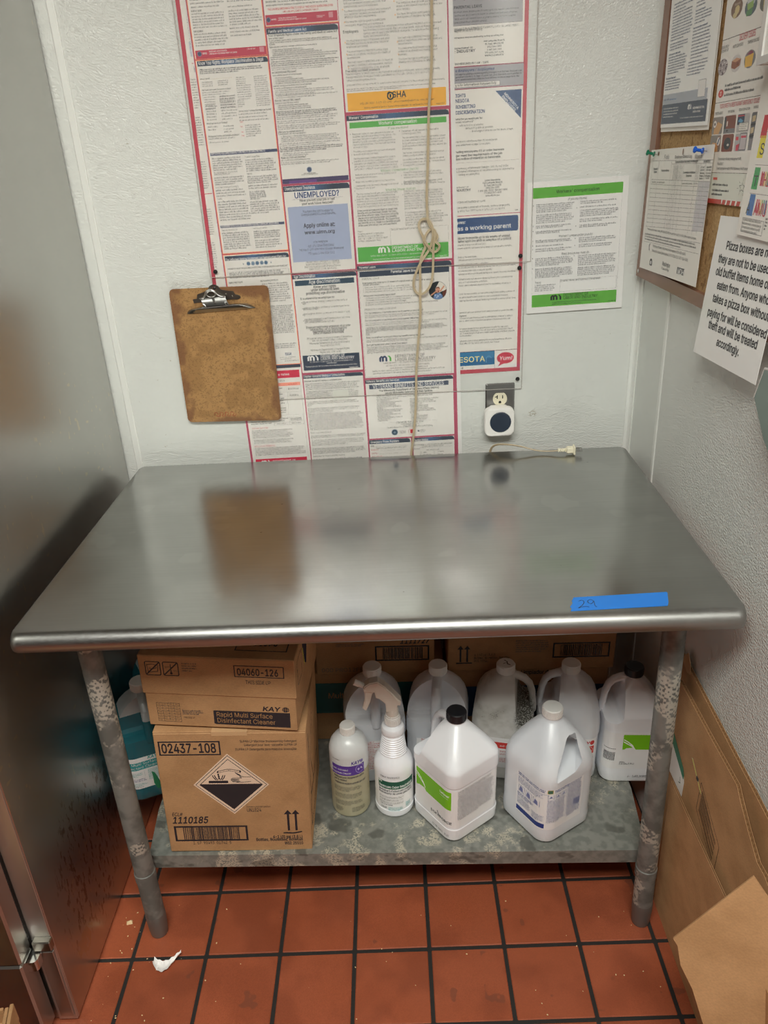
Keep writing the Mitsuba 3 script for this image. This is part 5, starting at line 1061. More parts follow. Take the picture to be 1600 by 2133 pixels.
def rbox_y(x0, x1, z0, z1, r, ya, yb, c):
    a = upright(rrect(x0, z0, x1, z1, r), yb-ya-0.0, -yb) if False else None
    P1 = upright(rrect(x0, z0, x1, z1, r), 0.0001, yb+c).vertices; P2 = upright(rrect(x0+c, z0+c, x1-c, z1-c, max(r-c, 0.001)), 0.0001, yb).vertices if False else None
    pts = []
    for y, k in ((ya, c), (ya-c*0.3, c*0.29), (ya-c, 0), (yb+c, 0), (yb+c*0.3, c*0.29), (yb, c)):
        q = np.array(rrect(x0+k, z0+k, x1-k, z1-k, max(r-k, 0.001)).exterior.coords); pts.append(np.c_[q[:, 0], np.full(len(q), y), q[:, 1]])
    return tm(m3.Manifold.hull_points(np.vstack(pts)))
part(dv, 'body', rbox_y(dx-0.0368, dx+0.0352, dz_-0.0355, dz_+0.0355, 0.0155, -0.0195, -0.0420, 0.004), 'device_white', 25)
part(dv, 'back_block', rbox_y(dx-0.0240, dx+0.0225, dz_-0.030, dz_+0.0350, 0.008, -0.0084, -0.0240, 0.003), 'device_white', 25)
part(dv, 'round_front', cat(mv(lathe([(0.0, 0.0), (0.0245, 0.0), (0.0252, 0.0008), (0.0252, 0.0022), (0.0240, 0.0030), (0.0225, 0.0024), (0.0, 0.0024)], 48), tr(dx+0.0012, -0.0412, dz_+0.0008) @ rot(90, [1, 0, 0]))), 'device_navy', 30)
# ---------------------------------------------------------------- bulletin board on the right wall and its papers
XB = 0.5567
bb = thing('bulletin_board', 'cork bulletin board in a brown wooden frame on the right wall', 'bulletin board')
def yz(pts, x0, x1): # an outline in the y-z plane between x0 < x1
    m = ext(Polygon(pts), x1-x0); m.apply_transform(np.array([[0, 0, 1, x0], [1, 0, 0, 0], [0, 1, 0, 0], [0, 0, 0, 1.0]]))
    if m.volume < 0: m.invert()
    return m
part(bb, 'cork_panel', yz([(-0.05, 1.265), (-1.20, 1.265), (-1.20, 2.17), (-0.10, 2.17)], 0.5625, 0.5735), 'cork')
part(bb, 'frame_rail', yz([(-0.0225, 1.2551), (-1.22, 1.2570), (-1.22, 1.2815), (-0.0470, 1.2795)], 0.5530, 0.5740), 'frame_wood')
part(bb, 'frame_rail', yz([(-0.085, 2.16), (-1.22, 2.16), (-1.22, 2.185), (-0.087, 2.185)], 0.5530, 0.5740), 'frame_wood')
part(bb, 'frame_stile', yz([(-0.0225, 1.2551), (-0.0490, 1.2780), (-0.0790, 1.52), (-0.0930, 1.77), (-0.109, 2.17), (-0.0855, 2.185), (-0.0590, 1.7737), (-0.0430, 1.52)], 0.5532, 0.5740), 'frame_wood')
part(bb, 'frame_stile', yz([(-1.195, 1.257), (-1.22, 1.257), (-1.22, 2.185), (-1.195, 2.185)], 0.5532, 0.5740), 'frame_wood')
part(bb, 'screw', mv(lathe([(0, 0), (0.0042, 0), (0.0038, 0.001), (0, 0.0018)], 14), tr(0.5530, -0.0375, 1.2668) @ rot(-90, [0, 1, 0])), 'chrome', 40)
def board_frame(A, B, C_):
    A, B, C_ = [np.array(q, float) for q in (A, B, C_)]; U = (B-A)/np.linalg.norm(B-A); V = (C_-A)/np.linalg.norm(C_-A); N = np.cross(V, U); N = N/np.linalg.norm(N)
    if N[0] > 0: N = -N
    return flat(A, U, V, N)
GP = lambda p, u, v, w, h, c: p.rect(u, v, u+w, v+h, c, 3)
# paid leave notice (with a second sheet behind it)
t = thing('notice_sheet', 'paid leave notice with a dark bottom band, upper left on the bulletin board', 'notice')
FM = board_frame((0.5530, -0.1018, 1.87), (0.5530, -0.352, 1.87), (0.5530, -0.1018, 1.552)); FM2 = board_frame((0.5560, -0.0965, 1.87), (0.5560, -0.352, 1.87), (0.5560, -0.0965, 1.552))
part(t, 'sheet', sheet(FM, 0.2502, 0.3187), 'laminated'); p = Print()
p.rect(0.0015, 0.2609, 0.2345, 0.2783, (172, 178, 188), 2); p.rect(0.0018, 0.2783, 0.2390, 0.3122, (74, 84, 100), 3); p.rect(0.1890, 0.2468, 0.2235, 0.2738, (232, 230, 228), 4); p.frame(0.1890, 0.2468, 0.2235, 0.2738, 0.0006, (110, 112, 120), 5)
mnlogo(p, 0.1465, 0.2910, 0.1640, 'w'); p.items(MN); p.put(t, FM)
single('notice_sheet', 'blank sheet showing behind the paid leave notice on the bulletin board', 'sheet of paper', sheet(FM2, 0.2555, 0.3260), 'paper')
# call poster
t = thing('call_poster', 'food safety and delivery issues poster with small pictures, on the cork board', 'poster')
F2 = board_frame((0.5585, -0.3631, 1.87), (0.5585, -0.65, 1.8755), (0.5585, -0.3631, 1.434)); part(t, 'sheet', sheet(F2, 0.287, 0.4410, 0.0004), 'paper'); p = Print()
p.rect(0.0, 0.393, 0.287, 0.4335, (228, 230, 220), 1); p.rect(-0.0, 0.1955, 0.287, 0.1965, (90, 86, 86), 2); p.rect(0, 0.2862, 0.287, 0.2870, (90, 86, 86), 2); p.rect(0, 0.3925, 0.287, 0.3932, (90, 86, 86), 2)
def oval(u, v, ru, rv, c): p.disc(u, v, ru, rv, c, 2, 28)
oval(0.0437, 0.1578, 0.0218, 0.0128, (128, 104, 90)); p.rect(0.034, 0.1502, 0.056, 0.1535, (164, 144, 128), 3); p.disc(0.0465, 0.1600, 0.0090, 0.0062, (206, 188, 140), 4); p.disc(0.0400, 0.1665, 0.0085, 0.0040, (206, 190, 146), 5)
oval(0.0970, 0.1630, 0.0215, 0.0125, (92, 104, 112)); p.rect(0.0805, 0.1575, 0.1130, 0.1590, (92, 104, 112), 3); p.disc(0.0970, 0.1565, 0.0150, 0.0060, (198, 204, 204), 3); p.poly([(0.083, 0.1590), (0.1045, 0.1560), (0.107, 0.1650), (0.087, 0.1672)], (146, 176, 106), 4); p.poly([(0.083, 0.1680), (0.106, 0.1660), (0.103, 0.1740), (0.084, 0.1745)], (92, 140, 96), 4)
oval(0.1500, 0.1650, 0.0215, 0.0125, (110, 110, 104)); p.poly([(0.140, 0.156), (0.165, 0.153), (0.165, 0.172), (0.143, 0.176)], (208, 190, 130), 4)
oval(0.0143, 0.2349, 0.0195, 0.0120, (168, 160, 162)); q = random.Random(3)
for _ in range(26): a, b = q.uniform(0, 6.28), math.sqrt(q.random()); p.disc(0.0143+0.0175*b*math.cos(a), 0.2349+0.0105*b*math.sin(a), 0.0025, 0.0012, (84, 70, 76) if q.random() < 0.6 else (214, 208, 208), 4, 7)
oval(0.0667, 0.2347, 0.0200, 0.0120, (208, 204, 202)); p.poly([(0.0500, 0.2300), (0.0680, 0.2270), (0.0850, 0.2300), (0.0820, 0.2390), (0.0640, 0.2425), (0.0500, 0.2395)], (150, 96, 76), 3); p.poly([(0.0500, 0.2300), (0.0680, 0.2270), (0.0850, 0.2300), (0.0640, 0.2330)], (196, 150, 116), 4); p.disc(0.0745, 0.2360, 0.0045, 0.0022, (126, 72, 58), 5, 14)
oval(0.1173, 0.2340, 0.0200, 0.0122, (126, 126, 128)); p.poly([(0.104, 0.2270), (0.118, 0.2225), (0.128, 0.2250), (0.125, 0.2290)], (136, 62, 84), 3); p.poly([(0.1000, 0.2295), (0.1300, 0.2270), (0.1280, 0.2440), (0.1030, 0.2440)], (228, 182, 84), 4)
oval(0.1690, 0.2360, 0.0200, 0.0120, (126, 124, 122))
p.disc(0.0195, 0.2735, 0.0105, 0.0060, (200, 78, 72), 3); p.disc(0.0195, 0.2720, 0.0032, 0.0018, (236, 190, 184), 4); p.rect(0.0160, 0.2745, 0.0230, 0.2765, (236, 190, 184), 4)
for i, (u, c) in enumerate(((-0.002, (140, 132, 126)), (0.0490, (128, 74, 62)), (0.1005, (186, 184, 184)), (0.1530, (92, 92, 98)))):
    for j in (0, 1):
        if i == 3 and j == 1: break
        p.poly(rrect(u, 0.3080+0.0272*j, u+0.0455, (0.3340 if i < 3 else 0.3600)+0.0270*j, 0.004), c, 2)
p.poly([(0.008, 0.326), (0.022, 0.315), (0.042, 0.320), (0.030, 0.3338), (0.008, 0.3338)], (204, 160, 110), 3); p.disc(0.0105, 0.3185, 0.0075, 0.0062, (150, 70, 60), 4); p.disc(0.0105, 0.3185, 0.0068, 0.0055, (232, 228, 222), 5); p.rect(0.0075, 0.3165, 0.0135, 0.3205, (100, 90, 86), 6)
p.poly([(0.000, 0.355), (0.010, 0.346), (0.030, 0.348), (0.034, 0.3605), (0.0, 0.3605)], (206, 160, 116), 3); p.disc(0.0340, 0.3450, 0.0080, 0.0075, (150, 70, 60), 4); p.disc(0.0340, 0.3450, 0.0072, 0.0067, (232, 228, 222), 5); p.poly([(0.029, 0.348), (0.036, 0.339), (0.039, 0.341), (0.032, 0.350)], (70, 88, 120), 6)
p.rect(0.0490, 0.3270, 0.0945, 0.3340, (126, 126, 130), 3); p.rect(0.0490, 0.3100, 0.0570, 0.3330, (70, 72, 76), 3); p.rect(0.0600, 0.3160, 0.0640, 0.3235, (228, 224, 218), 4); p.disc(0.0640, 0.3300, 0.0030, 0.0015, (40, 40, 42), 5, 10)
p.disc(0.0715, 0.3490, 0.0140, 0.0090, (58, 60, 64), 3); p.disc(0.0745, 0.3510, 0.0050, 0.0018, (220, 214, 206), 4, 8)
p.rect(0.1010, 0.3085, 0.1270, 0.3230, (52, 66, 92), 3); p.rect(0.1020, 0.3095, 0.1260, 0.3115, (196, 78, 90), 4); p.poly([(0.103, 0.318), (0.112, 0.314), (0.124, 0.318), (0.118, 0.321)], (96, 160, 196), 4); p.rect(0.1105, 0.3205, 0.1445, 0.3320, (238, 234, 226), 5); p.frame(0.1105, 0.3205, 0.1445, 0.3320, 0.0006, (110, 108, 104), 6); p.greek(0.1130, 0.3235, 0.0030, 0.0018, 0.029, 3, 'k', 6)
p.rect(0.1200, 0.3350, 0.1440, 0.3600, (198, 190, 194), 3); p.frame(0.1200, 0.3350, 0.1440, 0.3600, 0.0012, (80, 84, 92), 4); p.rect(0.1235, 0.3390, 0.1420, 0.3420, (206, 76, 96), 4); p.rect(0.1040, 0.3400, 0.1140, 0.3450, (214, 70, 88), 4); p.poly([(0.108, 0.352), (0.120, 0.350), (0.118, 0.360), (0.108, 0.360)], (206, 76, 96), 5)
p.poly([(0.156, 0.313), (0.168, 0.312), (0.168, 0.320), (0.156, 0.321)], (196, 176, 140), 4); p.rect(0.1750, 0.3115, 0.1880, 0.3205, (160, 186, 104), 4); p.rect(0.1530, 0.3230, 0.1980, 0.3260, (56, 58, 62), 4); p.poly([(0.155, 0.329), (0.166, 0.328), (0.166, 0.336), (0.155, 0.337)], (200, 180, 146), 4); p.rect(0.1530, 0.3390, 0.1980, 0.3420, (56, 58, 62), 4); p.rect(0.1530, 0.3440, 0.1980, 0.3600, (136, 134, 138), 3)
st = [(0.1513+0.0115*(1 if j % 2 else 0.45)*math.sin(j*math.pi/5), 0.4130+0.0075*(1 if j % 2 else 0.45)*math.cos(j*math.pi/5)) for j in range(11)]; p.path(st, 0.0008, (80, 80, 80), 3)
for j in range(7): a = 0.3+0.9*j; p.path([(0.1513+0.0140*math.cos(a), 0.4130+0.0095*math.sin(a)), (0.1513+0.0185*math.cos(a), 0.4130+0.0125*math.sin(a))], 0.0006, (80, 80, 80), 3)
p.rect(0.030, 0.4000, 0.0480, 0.4040, (214, 108, 100), 3); p.rect(0.0, 0.4338, 0.0760, 0.4410, (196, 84, 74), 2)
for j in range(4): p.poly([(0.0815+0.0195*j, 0.4338), (0.0945+0.0195*j, 0.4338), (0.0915+0.0195*j, 0.4410), (0.0785+0.0195*j, 0.4410)], (196, 84, 74), 2)
p.items(P2); p.put(t, F2)
# illness log
t = thing('log_sheet', 'Employee Illness Log form held by a green and a blue pushpin', 'form')
FG = board_frame((0.5524, -0.0602, 1.511), (0.5524, -0.398, 1.522), (0.5480, -0.0602, 1.2814)); part(t, 'sheet', sheet(FG, 0.3380, 0.2330), 'paper'); p = Print(); gk = (140, 138, 140)
for u in (0.017, 0.056, 0.1340): p.line((u, 0.0206 if u != 0.134 else 0.0225), (u+0.0015 if u < 0.1 else u-0.001, 0.147), 0.0006, gk)
for u in (0.1474, 0.1560, 0.1640, 0.1700, 0.1822, 0.2025, 0.2661, 0.2869, 0.3098): p.line((u, 0.0280), (u-0.002, 0.147), 0.0006, gk)
p.line((0.341, 0.0240), (0.3345, 0.140), 0.0006, gk); p.line((0.017, 0.0206), (0.341, 0.0240), 0.0008, gk); p.line((0.135, 0.0277), (0.341, 0.0290), 0.0006, gk); p.line((0.021, 0.0557), (0.339, 0.0579), 0.0008, gk)
for i, v in enumerate((0.0647, 0.0730, 0.0814, 0.0898, 0.0977, 0.1061, 0.1141, 0.1226, 0.1307, 0.1388, 0.1474)): p.line((0.0175, v), (0.3370, v+0.0020-0.0011*i), 0.0007, gk)
p.poly([(0.2869, 0.058), (0.339, 0.058), (0.3345, 0.138), (0.285, 0.142)], (206, 204, 208), 1)
for u in (0.1500, 0.1580, 0.1660, 0.1730, 0.1850, 0.1930, 0.2700, 0.2770): p.text(u+0.0030, 0.0550, 'lilillil ilnli illinl', 0.0030, 0.0240, 'k', rotate=-1.5708)
p.disc(0.0485, 0.0080, 0.0040, 0.0040, (112, 84, 70), 3, 14); p.disc(0.1900, 0.0080, 0.0028, 0.0055, (112, 84, 70), 5, 14)
p.line((0.012, 0.1640), (0.332, 0.1580), 0.0006, gk); p.line((0.012, 0.1775), (0.330, 0.1763), 0.0006, gk); p.path([(0.0560, 0.1800), (0.0520, 0.1840), (0.0530, 0.1900), (0.0570, 0.1930)], 0.0022, (50, 50, 54), 3)
p.disc(0.0745, 0.2150, 0.0075, 0.0070, (52, 52, 56), 3); p.rect(0.0670, 0.2150, 0.0820, 0.2215, (52, 52, 56), 3); p.disc(0.0745, 0.2160, 0.0040, 0.0040, (220, 220, 220), 4); p.rect(0.2340, 0.2085, 0.2715, 0.2205, (52, 52, 56), 3)
p.items(LOG); p.put(t, FG)
def pushpin(name, label, base, d, mat):
    t = thing(name, label, 'pushpin'); d = np.array(d, float); d /= np.linalg.norm(d); R = np.eye(4); R[:3, 2] = d; R[:3, 0] = np.cross([0.1, 0.2, 1], d); R[:3, 0] /= np.linalg.norm(R[:3, 0]); R[:3, 1] = np.cross(d, R[:3, 0]); R[:3, 3] = base
    part(t, 'head', mv(lathe([(0, 0.006), (0.0046, 0.0062), (0.0050, 0.0078), (0.0028, 0.0094), (0.0025, 0.0175), (0.0042, 0.0190), (0.0055, 0.0205), (0.0052, 0.0222), (0, 0.0228)], 18), R), mat, 40)
    part(t, 'needle', mv(lathe([(0.0005, -0.004), (0.0006, 0.0065)], 8), R), 'chrome', 40)
pushpin('push_pin', 'green plastic pushpin at the left end of the illness log form', (0.5520, -0.1015, 1.5025), (-1, 0.72, 0.30), 'pin_green')
pushpin('push_pin', 'blue plastic pushpin at the right end of the illness log form', (0.5520, -0.366, 1.5110), (-1, 0.90, 0.20), 'pin_blue')
# concern guide, pizza box note, sleeves
t = thing('guide_sheet', 'guide sheet with coloured letters S T A, hanging out from the bulletin board', 'sheet of paper')
FS = board_frame((0.556, -0.545, 1.62), (0.556, -0.775, 1.62), (0.5463, -0.545, 1.395)); part(t, 'sheet', sheet(FS, 0.23, 0.226), 'paper'); p = Print()
for v, c in ((0.060, (196, 60, 70)), (0.0868, (226, 214, 76)), (0.1294, (82, 164, 104)), (0.1662, (86, 124, 182))): p.poly([(0.027, v), (0.045, v), (0.044, v+0.0300), (0.0240, v+0.0300)], c, 2)
for v in (0.0820, 0.1257, 0.1650): p.rect(0.0225, v, 0.22, v+0.0006, (120, 112, 118), 2)
for j, c in enumerate(((200, 70, 90), (200, 70, 90), (236, 206, 130), (150, 180, 110), (90, 150, 150), (90, 90, 140))):
    for v in (0.1345, 0.1720): p.rect(0.052+0.006*j, v, 0.0548+0.006*j, v+0.019, c, 3)
p.frame(0.0140, 0.2000, 0.0875, 0.2205, 0.0006, (100, 100, 104), 3); p.items(ST); p.put(t, FS)
t = thing('notice_sheet', 'laminated note about pizza boxes in large black letters, at the board edge', 'notice')
FZ = board_frame((0.5535, -0.4617, 1.4086), (0.5535, -0.6917, 1.418), (0.5347, -0.4617, 1.1811)); part(t, 'lamination', sheet(FZ, 0.2540, 0.2275, 0.0006, -0.006, -0.006), 'laminated'); p = Print(); p.items(PZ); p.put(t, FZ)
t = thing('plastic_sleeve', 'grey-green plastic sleeve at the right edge of the picture, below the pizza box note', 'plastic sleeve')
part(t, 'pocket', yz([(-0.7030, 1.1775), (-0.7215, 1.2242), (-0.93, 1.262), (-0.93, 1.02), (-0.752, 1.128)], 0.5395, 0.5435), 'sleeve_green'); part(t, 'rim', tube([(0.541, -0.7020, 1.1775), (0.541, -0.7205, 1.2252), (0.541, -0.93, 1.263)], 0.0022, 8), 'clear_vinyl', 40)
t = thing('document_holder', 'clear plastic holder with blank pages at the upper right corner of the board', 'document holder')
part(t, 'pages', yz([(-0.600, 1.629), (-0.86, 1.645), (-0.86, 1.95), (-0.600, 1.93)], 0.5280, 0.5380), 'paper'); part(t, 'pocket', cat(yz([(-0.588, 1.622), (-0.87, 1.638), (-0.87, 1.648), (-0.588, 1.632)], 0.5240, 0.5420), yz([(-0.586, 1.622), (-0.5985, 1.622), (-0.5985, 1.94), (-0.586, 1.94)], 0.5250, 0.5410)), 'clear_vinyl')
# ---------------------------------------------------------------- things on the undershelf
def on_shelf(x, y, rz=0.0, lean=0.0, ax=(0, 1, 0)):
    """base frame of a thing that stands on the sloping undershelf at x, y"""
    return tr(x, y, ZS+SLOPE*x+0.0002) @ rot(math.degrees(math.atan(-SLOPE)), [0, 1, 0]) @ rot(lean, ax) @ rot(rz, [0, 0, 1])
def ringsq(a, rcn, z, n=72, ph=0.0):
    th = np.linspace(0, 2*np.pi, n, endpoint=False) + np.pi/n; out = []
    for t in th:
        c, s = abs(math.cos(t)), abs(math.sin(t))
        if c < s: c, s = s, c
        r = a/c
        if a*s/c > a-rcn:
            b = (a-rcn)*(c+s); r = b + math.sqrt(max(b*b - (2*(a-rcn)**2 - rcn**2), 0))
        out.append((r*math.cos(t), r*math.sin(t), z))
    return np.array(out)
PROFILE = {  # (height, half width, corner radius)
 'pyramid': [(0, .062, .024), (.003, .068, .026), (.010, .0722, .026), (.038, .0732, .026), (.0405, .0712, .0255), (.150, .0712, .0255), (.1535, .0732, .026), (.184, .0732, .026), (.191, .0718, .026), (.199, .0672, .025), (.215, .0560, .022), (.235, .0405, .019), (.250, .0285, .0185), (.258, .0205, .0190), (.262, .0190, .0190), (.272, .0190, .0190)],
 'round': [(0, .062, .026), (.003, .069, .030), (.010, .0738, .032), (.034, .0748, .032), (.0365, .0730, .031), (.128, .0730, .031), (.1315, .0748, .032), (.160, .0745, .033), (.185, .0715, .035), (.205, .0655, .035), (.222, .0570, .033), (.238, .0450, .030), (.250, .0330, .026), (.258, .0235, .0215), (.263, .0190, .0190), (.272, .0190, .0190)],
 'tall': [(0, .060, .026), (.003, .068, .029), (.012, .0735, .031), (.036, .0745, .032), (.039, .0732, .031), (.152, .0732, .031), (.156, .0745, .032), (.172, .0740, .033), (.185, .0715, .034), (.200, .0660, .033), (.220, .0560, .031), (.240, .0440, .029), (.258, .0310, .025), (.268, .0225, .0210), (.273, .0190, .0190), (.284, .0190, .0190)]}
def jug_body(kind, corner=False, hw=0.0118, sxy=1.0):
    ks = 1.16 if corner else 1.0
    R = PROFILE[kind]; body = loft([ringsq(a, rcn, z) for z, a, rcn in R])
    if corner: body = mv(body, rot(45, [0, 0, 1]))
    man = m3.Manifold(m3.Mesh(np.asarray(body.vertices, np.float32), np.asarray(body.faces, np.uint32)))
    zt = R[-1][0]; zf = zt-0.098
    cutp = [(0.0225, zt-0.010), (0.0250, zt-0.026), (0.0330, zf+0.012), (0.0385, zf+0.003), (0.0470, zf), (0.12, zf-0.004), (0.12, zt-0.010)]
    cut_m = m3.CrossSection([[(x*ks if x < 0.1 else x, z) for x, z in cutp]]).extrude(0.3)            # x, z -> later rotated so that it runs along y
    cut_m = cut_m.transform(np.array([[1, 0, 0, 0], [0, 0, -1, 0.15], [0, 1, 0, 0]], float))
    if corner:
        slot = m3.CrossSection([[(0.020, zf-0.012), (0.052, zf-0.008), (0.063, zf+0.004), (0.046, zt-0.046), (0.036, zt-0.044), (0.022, zf+0.010)]]).offset(0.004, m3.JoinType.Round).extrude(0.3).transform(np.array([[1, 0, 0, 0], [0, 0, -1, 0.15], [0, 1, 0, 0]], float))
        o = tm(man - slot); o.vertices[:, :2] *= sxy; return o
    man = man - cut_m
    pts = [(0.0165, zt-0.016), (0.0300, zt-0.0175), (0.0440, zt-0.024), (0.0545, zt-0.036), (0.0610, zt-0.056), (0.0645, zf+0.010), (0.0655, zf-0.008)]
    pts = [(x*(1 + (ks*1.08-1)*min(1, max(0, (x-0.017)/0.03))), z) for x, z in pts]; sph = m3.Manifold.sphere(1.0, 20); bars = []
    for (x0, z0), (x1, z1) in zip(pts[:-1], pts[1:]):
        bars.append(m3.Manifold.batch_hull([sph.scale((0.0082, hw, 0.0082)).translate((x0, 0, z0)), sph.scale((0.0082, hw, 0.0082)).translate((x1, 0, z1))]))
    for b in bars: man = man + b
    o = tm(man); o.vertices[:, :2] *= sxy; return o
def cap_mesh(r, h, n=40):
    m = lathe([(0, 0), (r*0.99, 0), (r, 0.001), (r, h-0.0022), (r-0.0016, h), (0, h)], n); rib = [mv(bx(r-0.0006, r+0.0006, -0.0005, 0.0005, 0.0015, h-0.003), rot(i*360/36, [0, 0, 1])) for i in range(36)]; return cat(m, *rib)
def wrap_sq(a, rcn, off=0.0004, step=1.2e-4):
    """u runs along the jug's perimeter from the middle of its -y face to the right (+x), v is the height"""
    s1, arc = a-rcn, rcn*math.pi/2
    def f(u, v, l):
        u = np.asarray(u, float); side = 2*s1+arc; k = np.floor((u+s1+arc/2)/side); w = u-k*side; o = off+step*np.asarray(l, float)
        x = np.where(np.abs(w) <= s1, w, 0.0); y = np.full_like(w, -a) - o; t = np.clip((np.abs(w)-s1)/rcn, 0, None); c = np.abs(w) > s1
        x = np.where(c, np.sign(w)*(s1+(rcn+o)*np.sin(t)), x); y = np.where(c, -(s1+(rcn+o)*np.cos(t)), y); ang = k*np.pi/2
        return np.c_[x*np.cos(ang)-y*np.sin(ang), x*np.sin(ang)+y*np.cos(ang), v]
    return f, 2*s1+arc
def jug(label, x, y, rz, kind, mat, cap, group=None, lean=0.0, ax=(0, 1, 0), capr=0.0208, caph=0.0205, corner=False, sxy=1.0):
    t = thing('chemical_jug', label, 'jug', group); M = on_shelf(x, y, rz, lean, ax); zt = PROFILE[kind][-1][0]
    part(t, 'body', mv(jug_body(kind, corner, 0.0118, sxy), M), mat, 38); part(t, 'cap', mv(cap_mesh(capr, caph), M @ tr(0, 0, zt-0.008)), cap, 35)
    return t, M @ rot(45 if corner else 0, [0, 0, 1]) @ np.diag([sxy, sxy, 1, 1])
def band(p, u0, u1, v0, v1, c, lvl): p.rect(u0, v0, u1, v1, c, lvl, nu=max(1, int(abs(u1-u0)/0.003)))
def put_label(t, M, f, prints, name='label', col=(238, 238, 238), z=(0.04, 0.15), u=(-0.2, 0.2)):
    q = Print(); band(q, u[0], u[1], z[0], z[1], col, 0); m, c = q.mesh(f); k = part(t, name, mv(m, M), 'label_paper')
    mm, cc = prints.mesh(f); kk = numbered(k + '__printing'); scene[kk] = mikit.ply(mv(mm, M), 'print_ink', color=cc); return k
class Up(Print):
    """prints on a label: v is height, so lettering is flipped to stand upright"""
    def text(s, u, v, t, h, w=None, c='k', bold=False, it=False, lvl=4, rotate=None):
        n0 = len(s.V); super().text(u, -v, t, h, w, c, bold, it, lvl, rotate)
        for a in s.V[n0:]: a[:, 1] = -a[:, 1]
    def greek(s, u, v, pitch, h, w, n, fl, lvl=4):
        n0 = len(s.V); super().greek(u, -v, pitch, h, w, n, fl, lvl)
        for a in s.V[n0:]: a[:, 1] = -a[:, 1]
PURE = (124, 196, 36)
def leaf_band(p, u0, u1, v0, v1):
    band(p, u0, u1, v0, v1, PURE, 2)
    for k in (0, 1): p.path([(u0+0.002, v1-0.014-0.006*k), (u0+0.012, v1-0.020-0.006*k), (u0+0.024, v1-0.030-0.003*k), (u0+0.030, v1-0.040)], 0.0028, 'W', 3)
    p.poly([(u0+0.004, v0), (u0+0.034, v0), (u0+0.028, v0+0.006), (u0+0.010, v0+0.004)], (238, 238, 238), 3)
# front jugs ---------------------------------------------------------------
f, side = wrap_sq(.0712, .0255)
t, M = jug('white jug with a glossy black cap and green label, in front beside the spray bottle', 0.0925, -0.5410, 127, 'pyramid', 'white_plastic', 'cap_black', sxy=0.975)
p = Up(); cu = -1.5*side                      # the printed corner that points at the camera
leaf_band(p, cu-0.115, cu-0.004, 0.092, 0.141); p.text(cu-0.036, 0.1255, 'Delimer', 0.0062, 0.028, 'W', True); p.greek(cu-0.036, 0.1195, 0.003, 0.0022, 0.026, 1, 'w')
p.rect(cu-0.030, 0.0738, cu-0.004, 0.0743, (170, 170, 170), 2); p.text(cu-0.066, 0.0525, 'pure', 0.0080, 0.030, 'n'); p.text(cu-0.036, 0.0525, 'FORCE', 0.0062, 0.034, 'n', True); p.path([(cu-0.044, 0.066), (cu-0.040, 0.060), (cu-0.034, 0.056)], 0.0018, 'n', 4)
p.greek(cu+0.010, 0.1420, 0.0029, 0.0021, 0.100, 3, 'k'); p.greek(cu+0.010, 0.1320, 0.0029, 0.0021, 0.104, 24, 'k')
put_label(t, M, f, p, z=(0.0435, 0.1475), u=(cu-0.128, cu+0.128))
f2, side2 = wrap_sq(.0732, .026); p2 = Up(); s2 = side2/side; p2.text(cu*s2-0.060, 0.020, '117 081 42600   11:21', 0.0050, 0.052, 'k'); mm, cc = p2.mesh(f2); k = numbered(t+'__date_code'); scene[k] = mikit.ply(mv(mm, M), 'print_ink', color=cc)
# clear-white jug with the blue printed label
f, side = wrap_sq(.0732, .031)
t, M = jug('milky white jug with white cap and blue printed label, the front one at right', 0.2905, -0.5490, -12, 'tall', 'milky_plastic', 'cap_white', corner=True)
p = Up(); BL_ = (70, 80, 136); INK['u'] = BL_; cu = -0.5*side
band(p, cu-0.080, cu-0.002, 0.0480, 0.0600, (42, 62, 128), 2)
p.greek(cu-0.078, 0.1500, 0.0042, 0.0030, 0.074, 2, 'ub'); p.rect(cu-0.078, 0.1405, cu+0.004, 0.1411, BL_, 2, 20); p.greek(cu-0.078, 0.1365, 0.0038, 0.0026, 0.070, 4, 'u')
for j in range(3):
    p.frame(cu-0.076+0.022*j, 0.1020, cu-0.058+0.022*j, 0.1190, 0.0008, BL_, 2); p.poly([(cu-0.074+0.022*j, 0.104), (cu-0.062+0.022*j, 0.104), (cu-0.064+0.022*j, 0.115), (cu-0.071+0.022*j, 0.117)], (110, 118, 168), 3)
p.greek(cu-0.078, 0.0960, 0.0036, 0.0026, 0.050, 3, 'ub'); p.greek(cu-0.078, 0.0830, 0.0030, 0.0021, 0.040, 6, 'u'); p.greek(cu-0.034, 0.0790, 0.0030, 0.0021, 0.030, 6, 'u')
p.poly(rrect(cu+0.0005, 0.1440, cu+0.0125, 0.1540, 0.002), (190, 160, 80), 3); p.poly(rrect(cu+0.0015, 0.1450, cu+0.0115, 0.1530, 0.002), (70, 110, 90), 4)
for j in range(3): p.frame(cu+0.002+0.016*j, 0.1300, cu+0.015+0.016*j, 0.1400, 0.0007, BL_, 3); p.poly([(cu+0.004+0.016*j, 0.132), (cu+0.012+0.016*j, 0.133), (cu+0.009+0.016*j, 0.138)], (110, 118, 168), 4)
p.greek(cu+0.016, 0.1500, 0.0040, 0.0028, 0.040, 2, 'ub'); p.greek(cu+0.002, 0.1255, 0.0029, 0.0021, 0.044, 22, 'u'); p.greek(cu+0.052, 0.1500, 0.0027, 0.0020, 0.040, 34, 'u'); p.rect(cu+0.0495, 0.064, cu+0.0499, 0.150, BL_, 3)
for j in range(9): p.rect(cu+0.072+0.0020*j, 0.082, cu+0.073+0.0020*j, 0.100, BL_, 4)
put_label(t, M, f, p, z=(0.0445, 0.1545), u=(cu-0.082, cu+0.096))
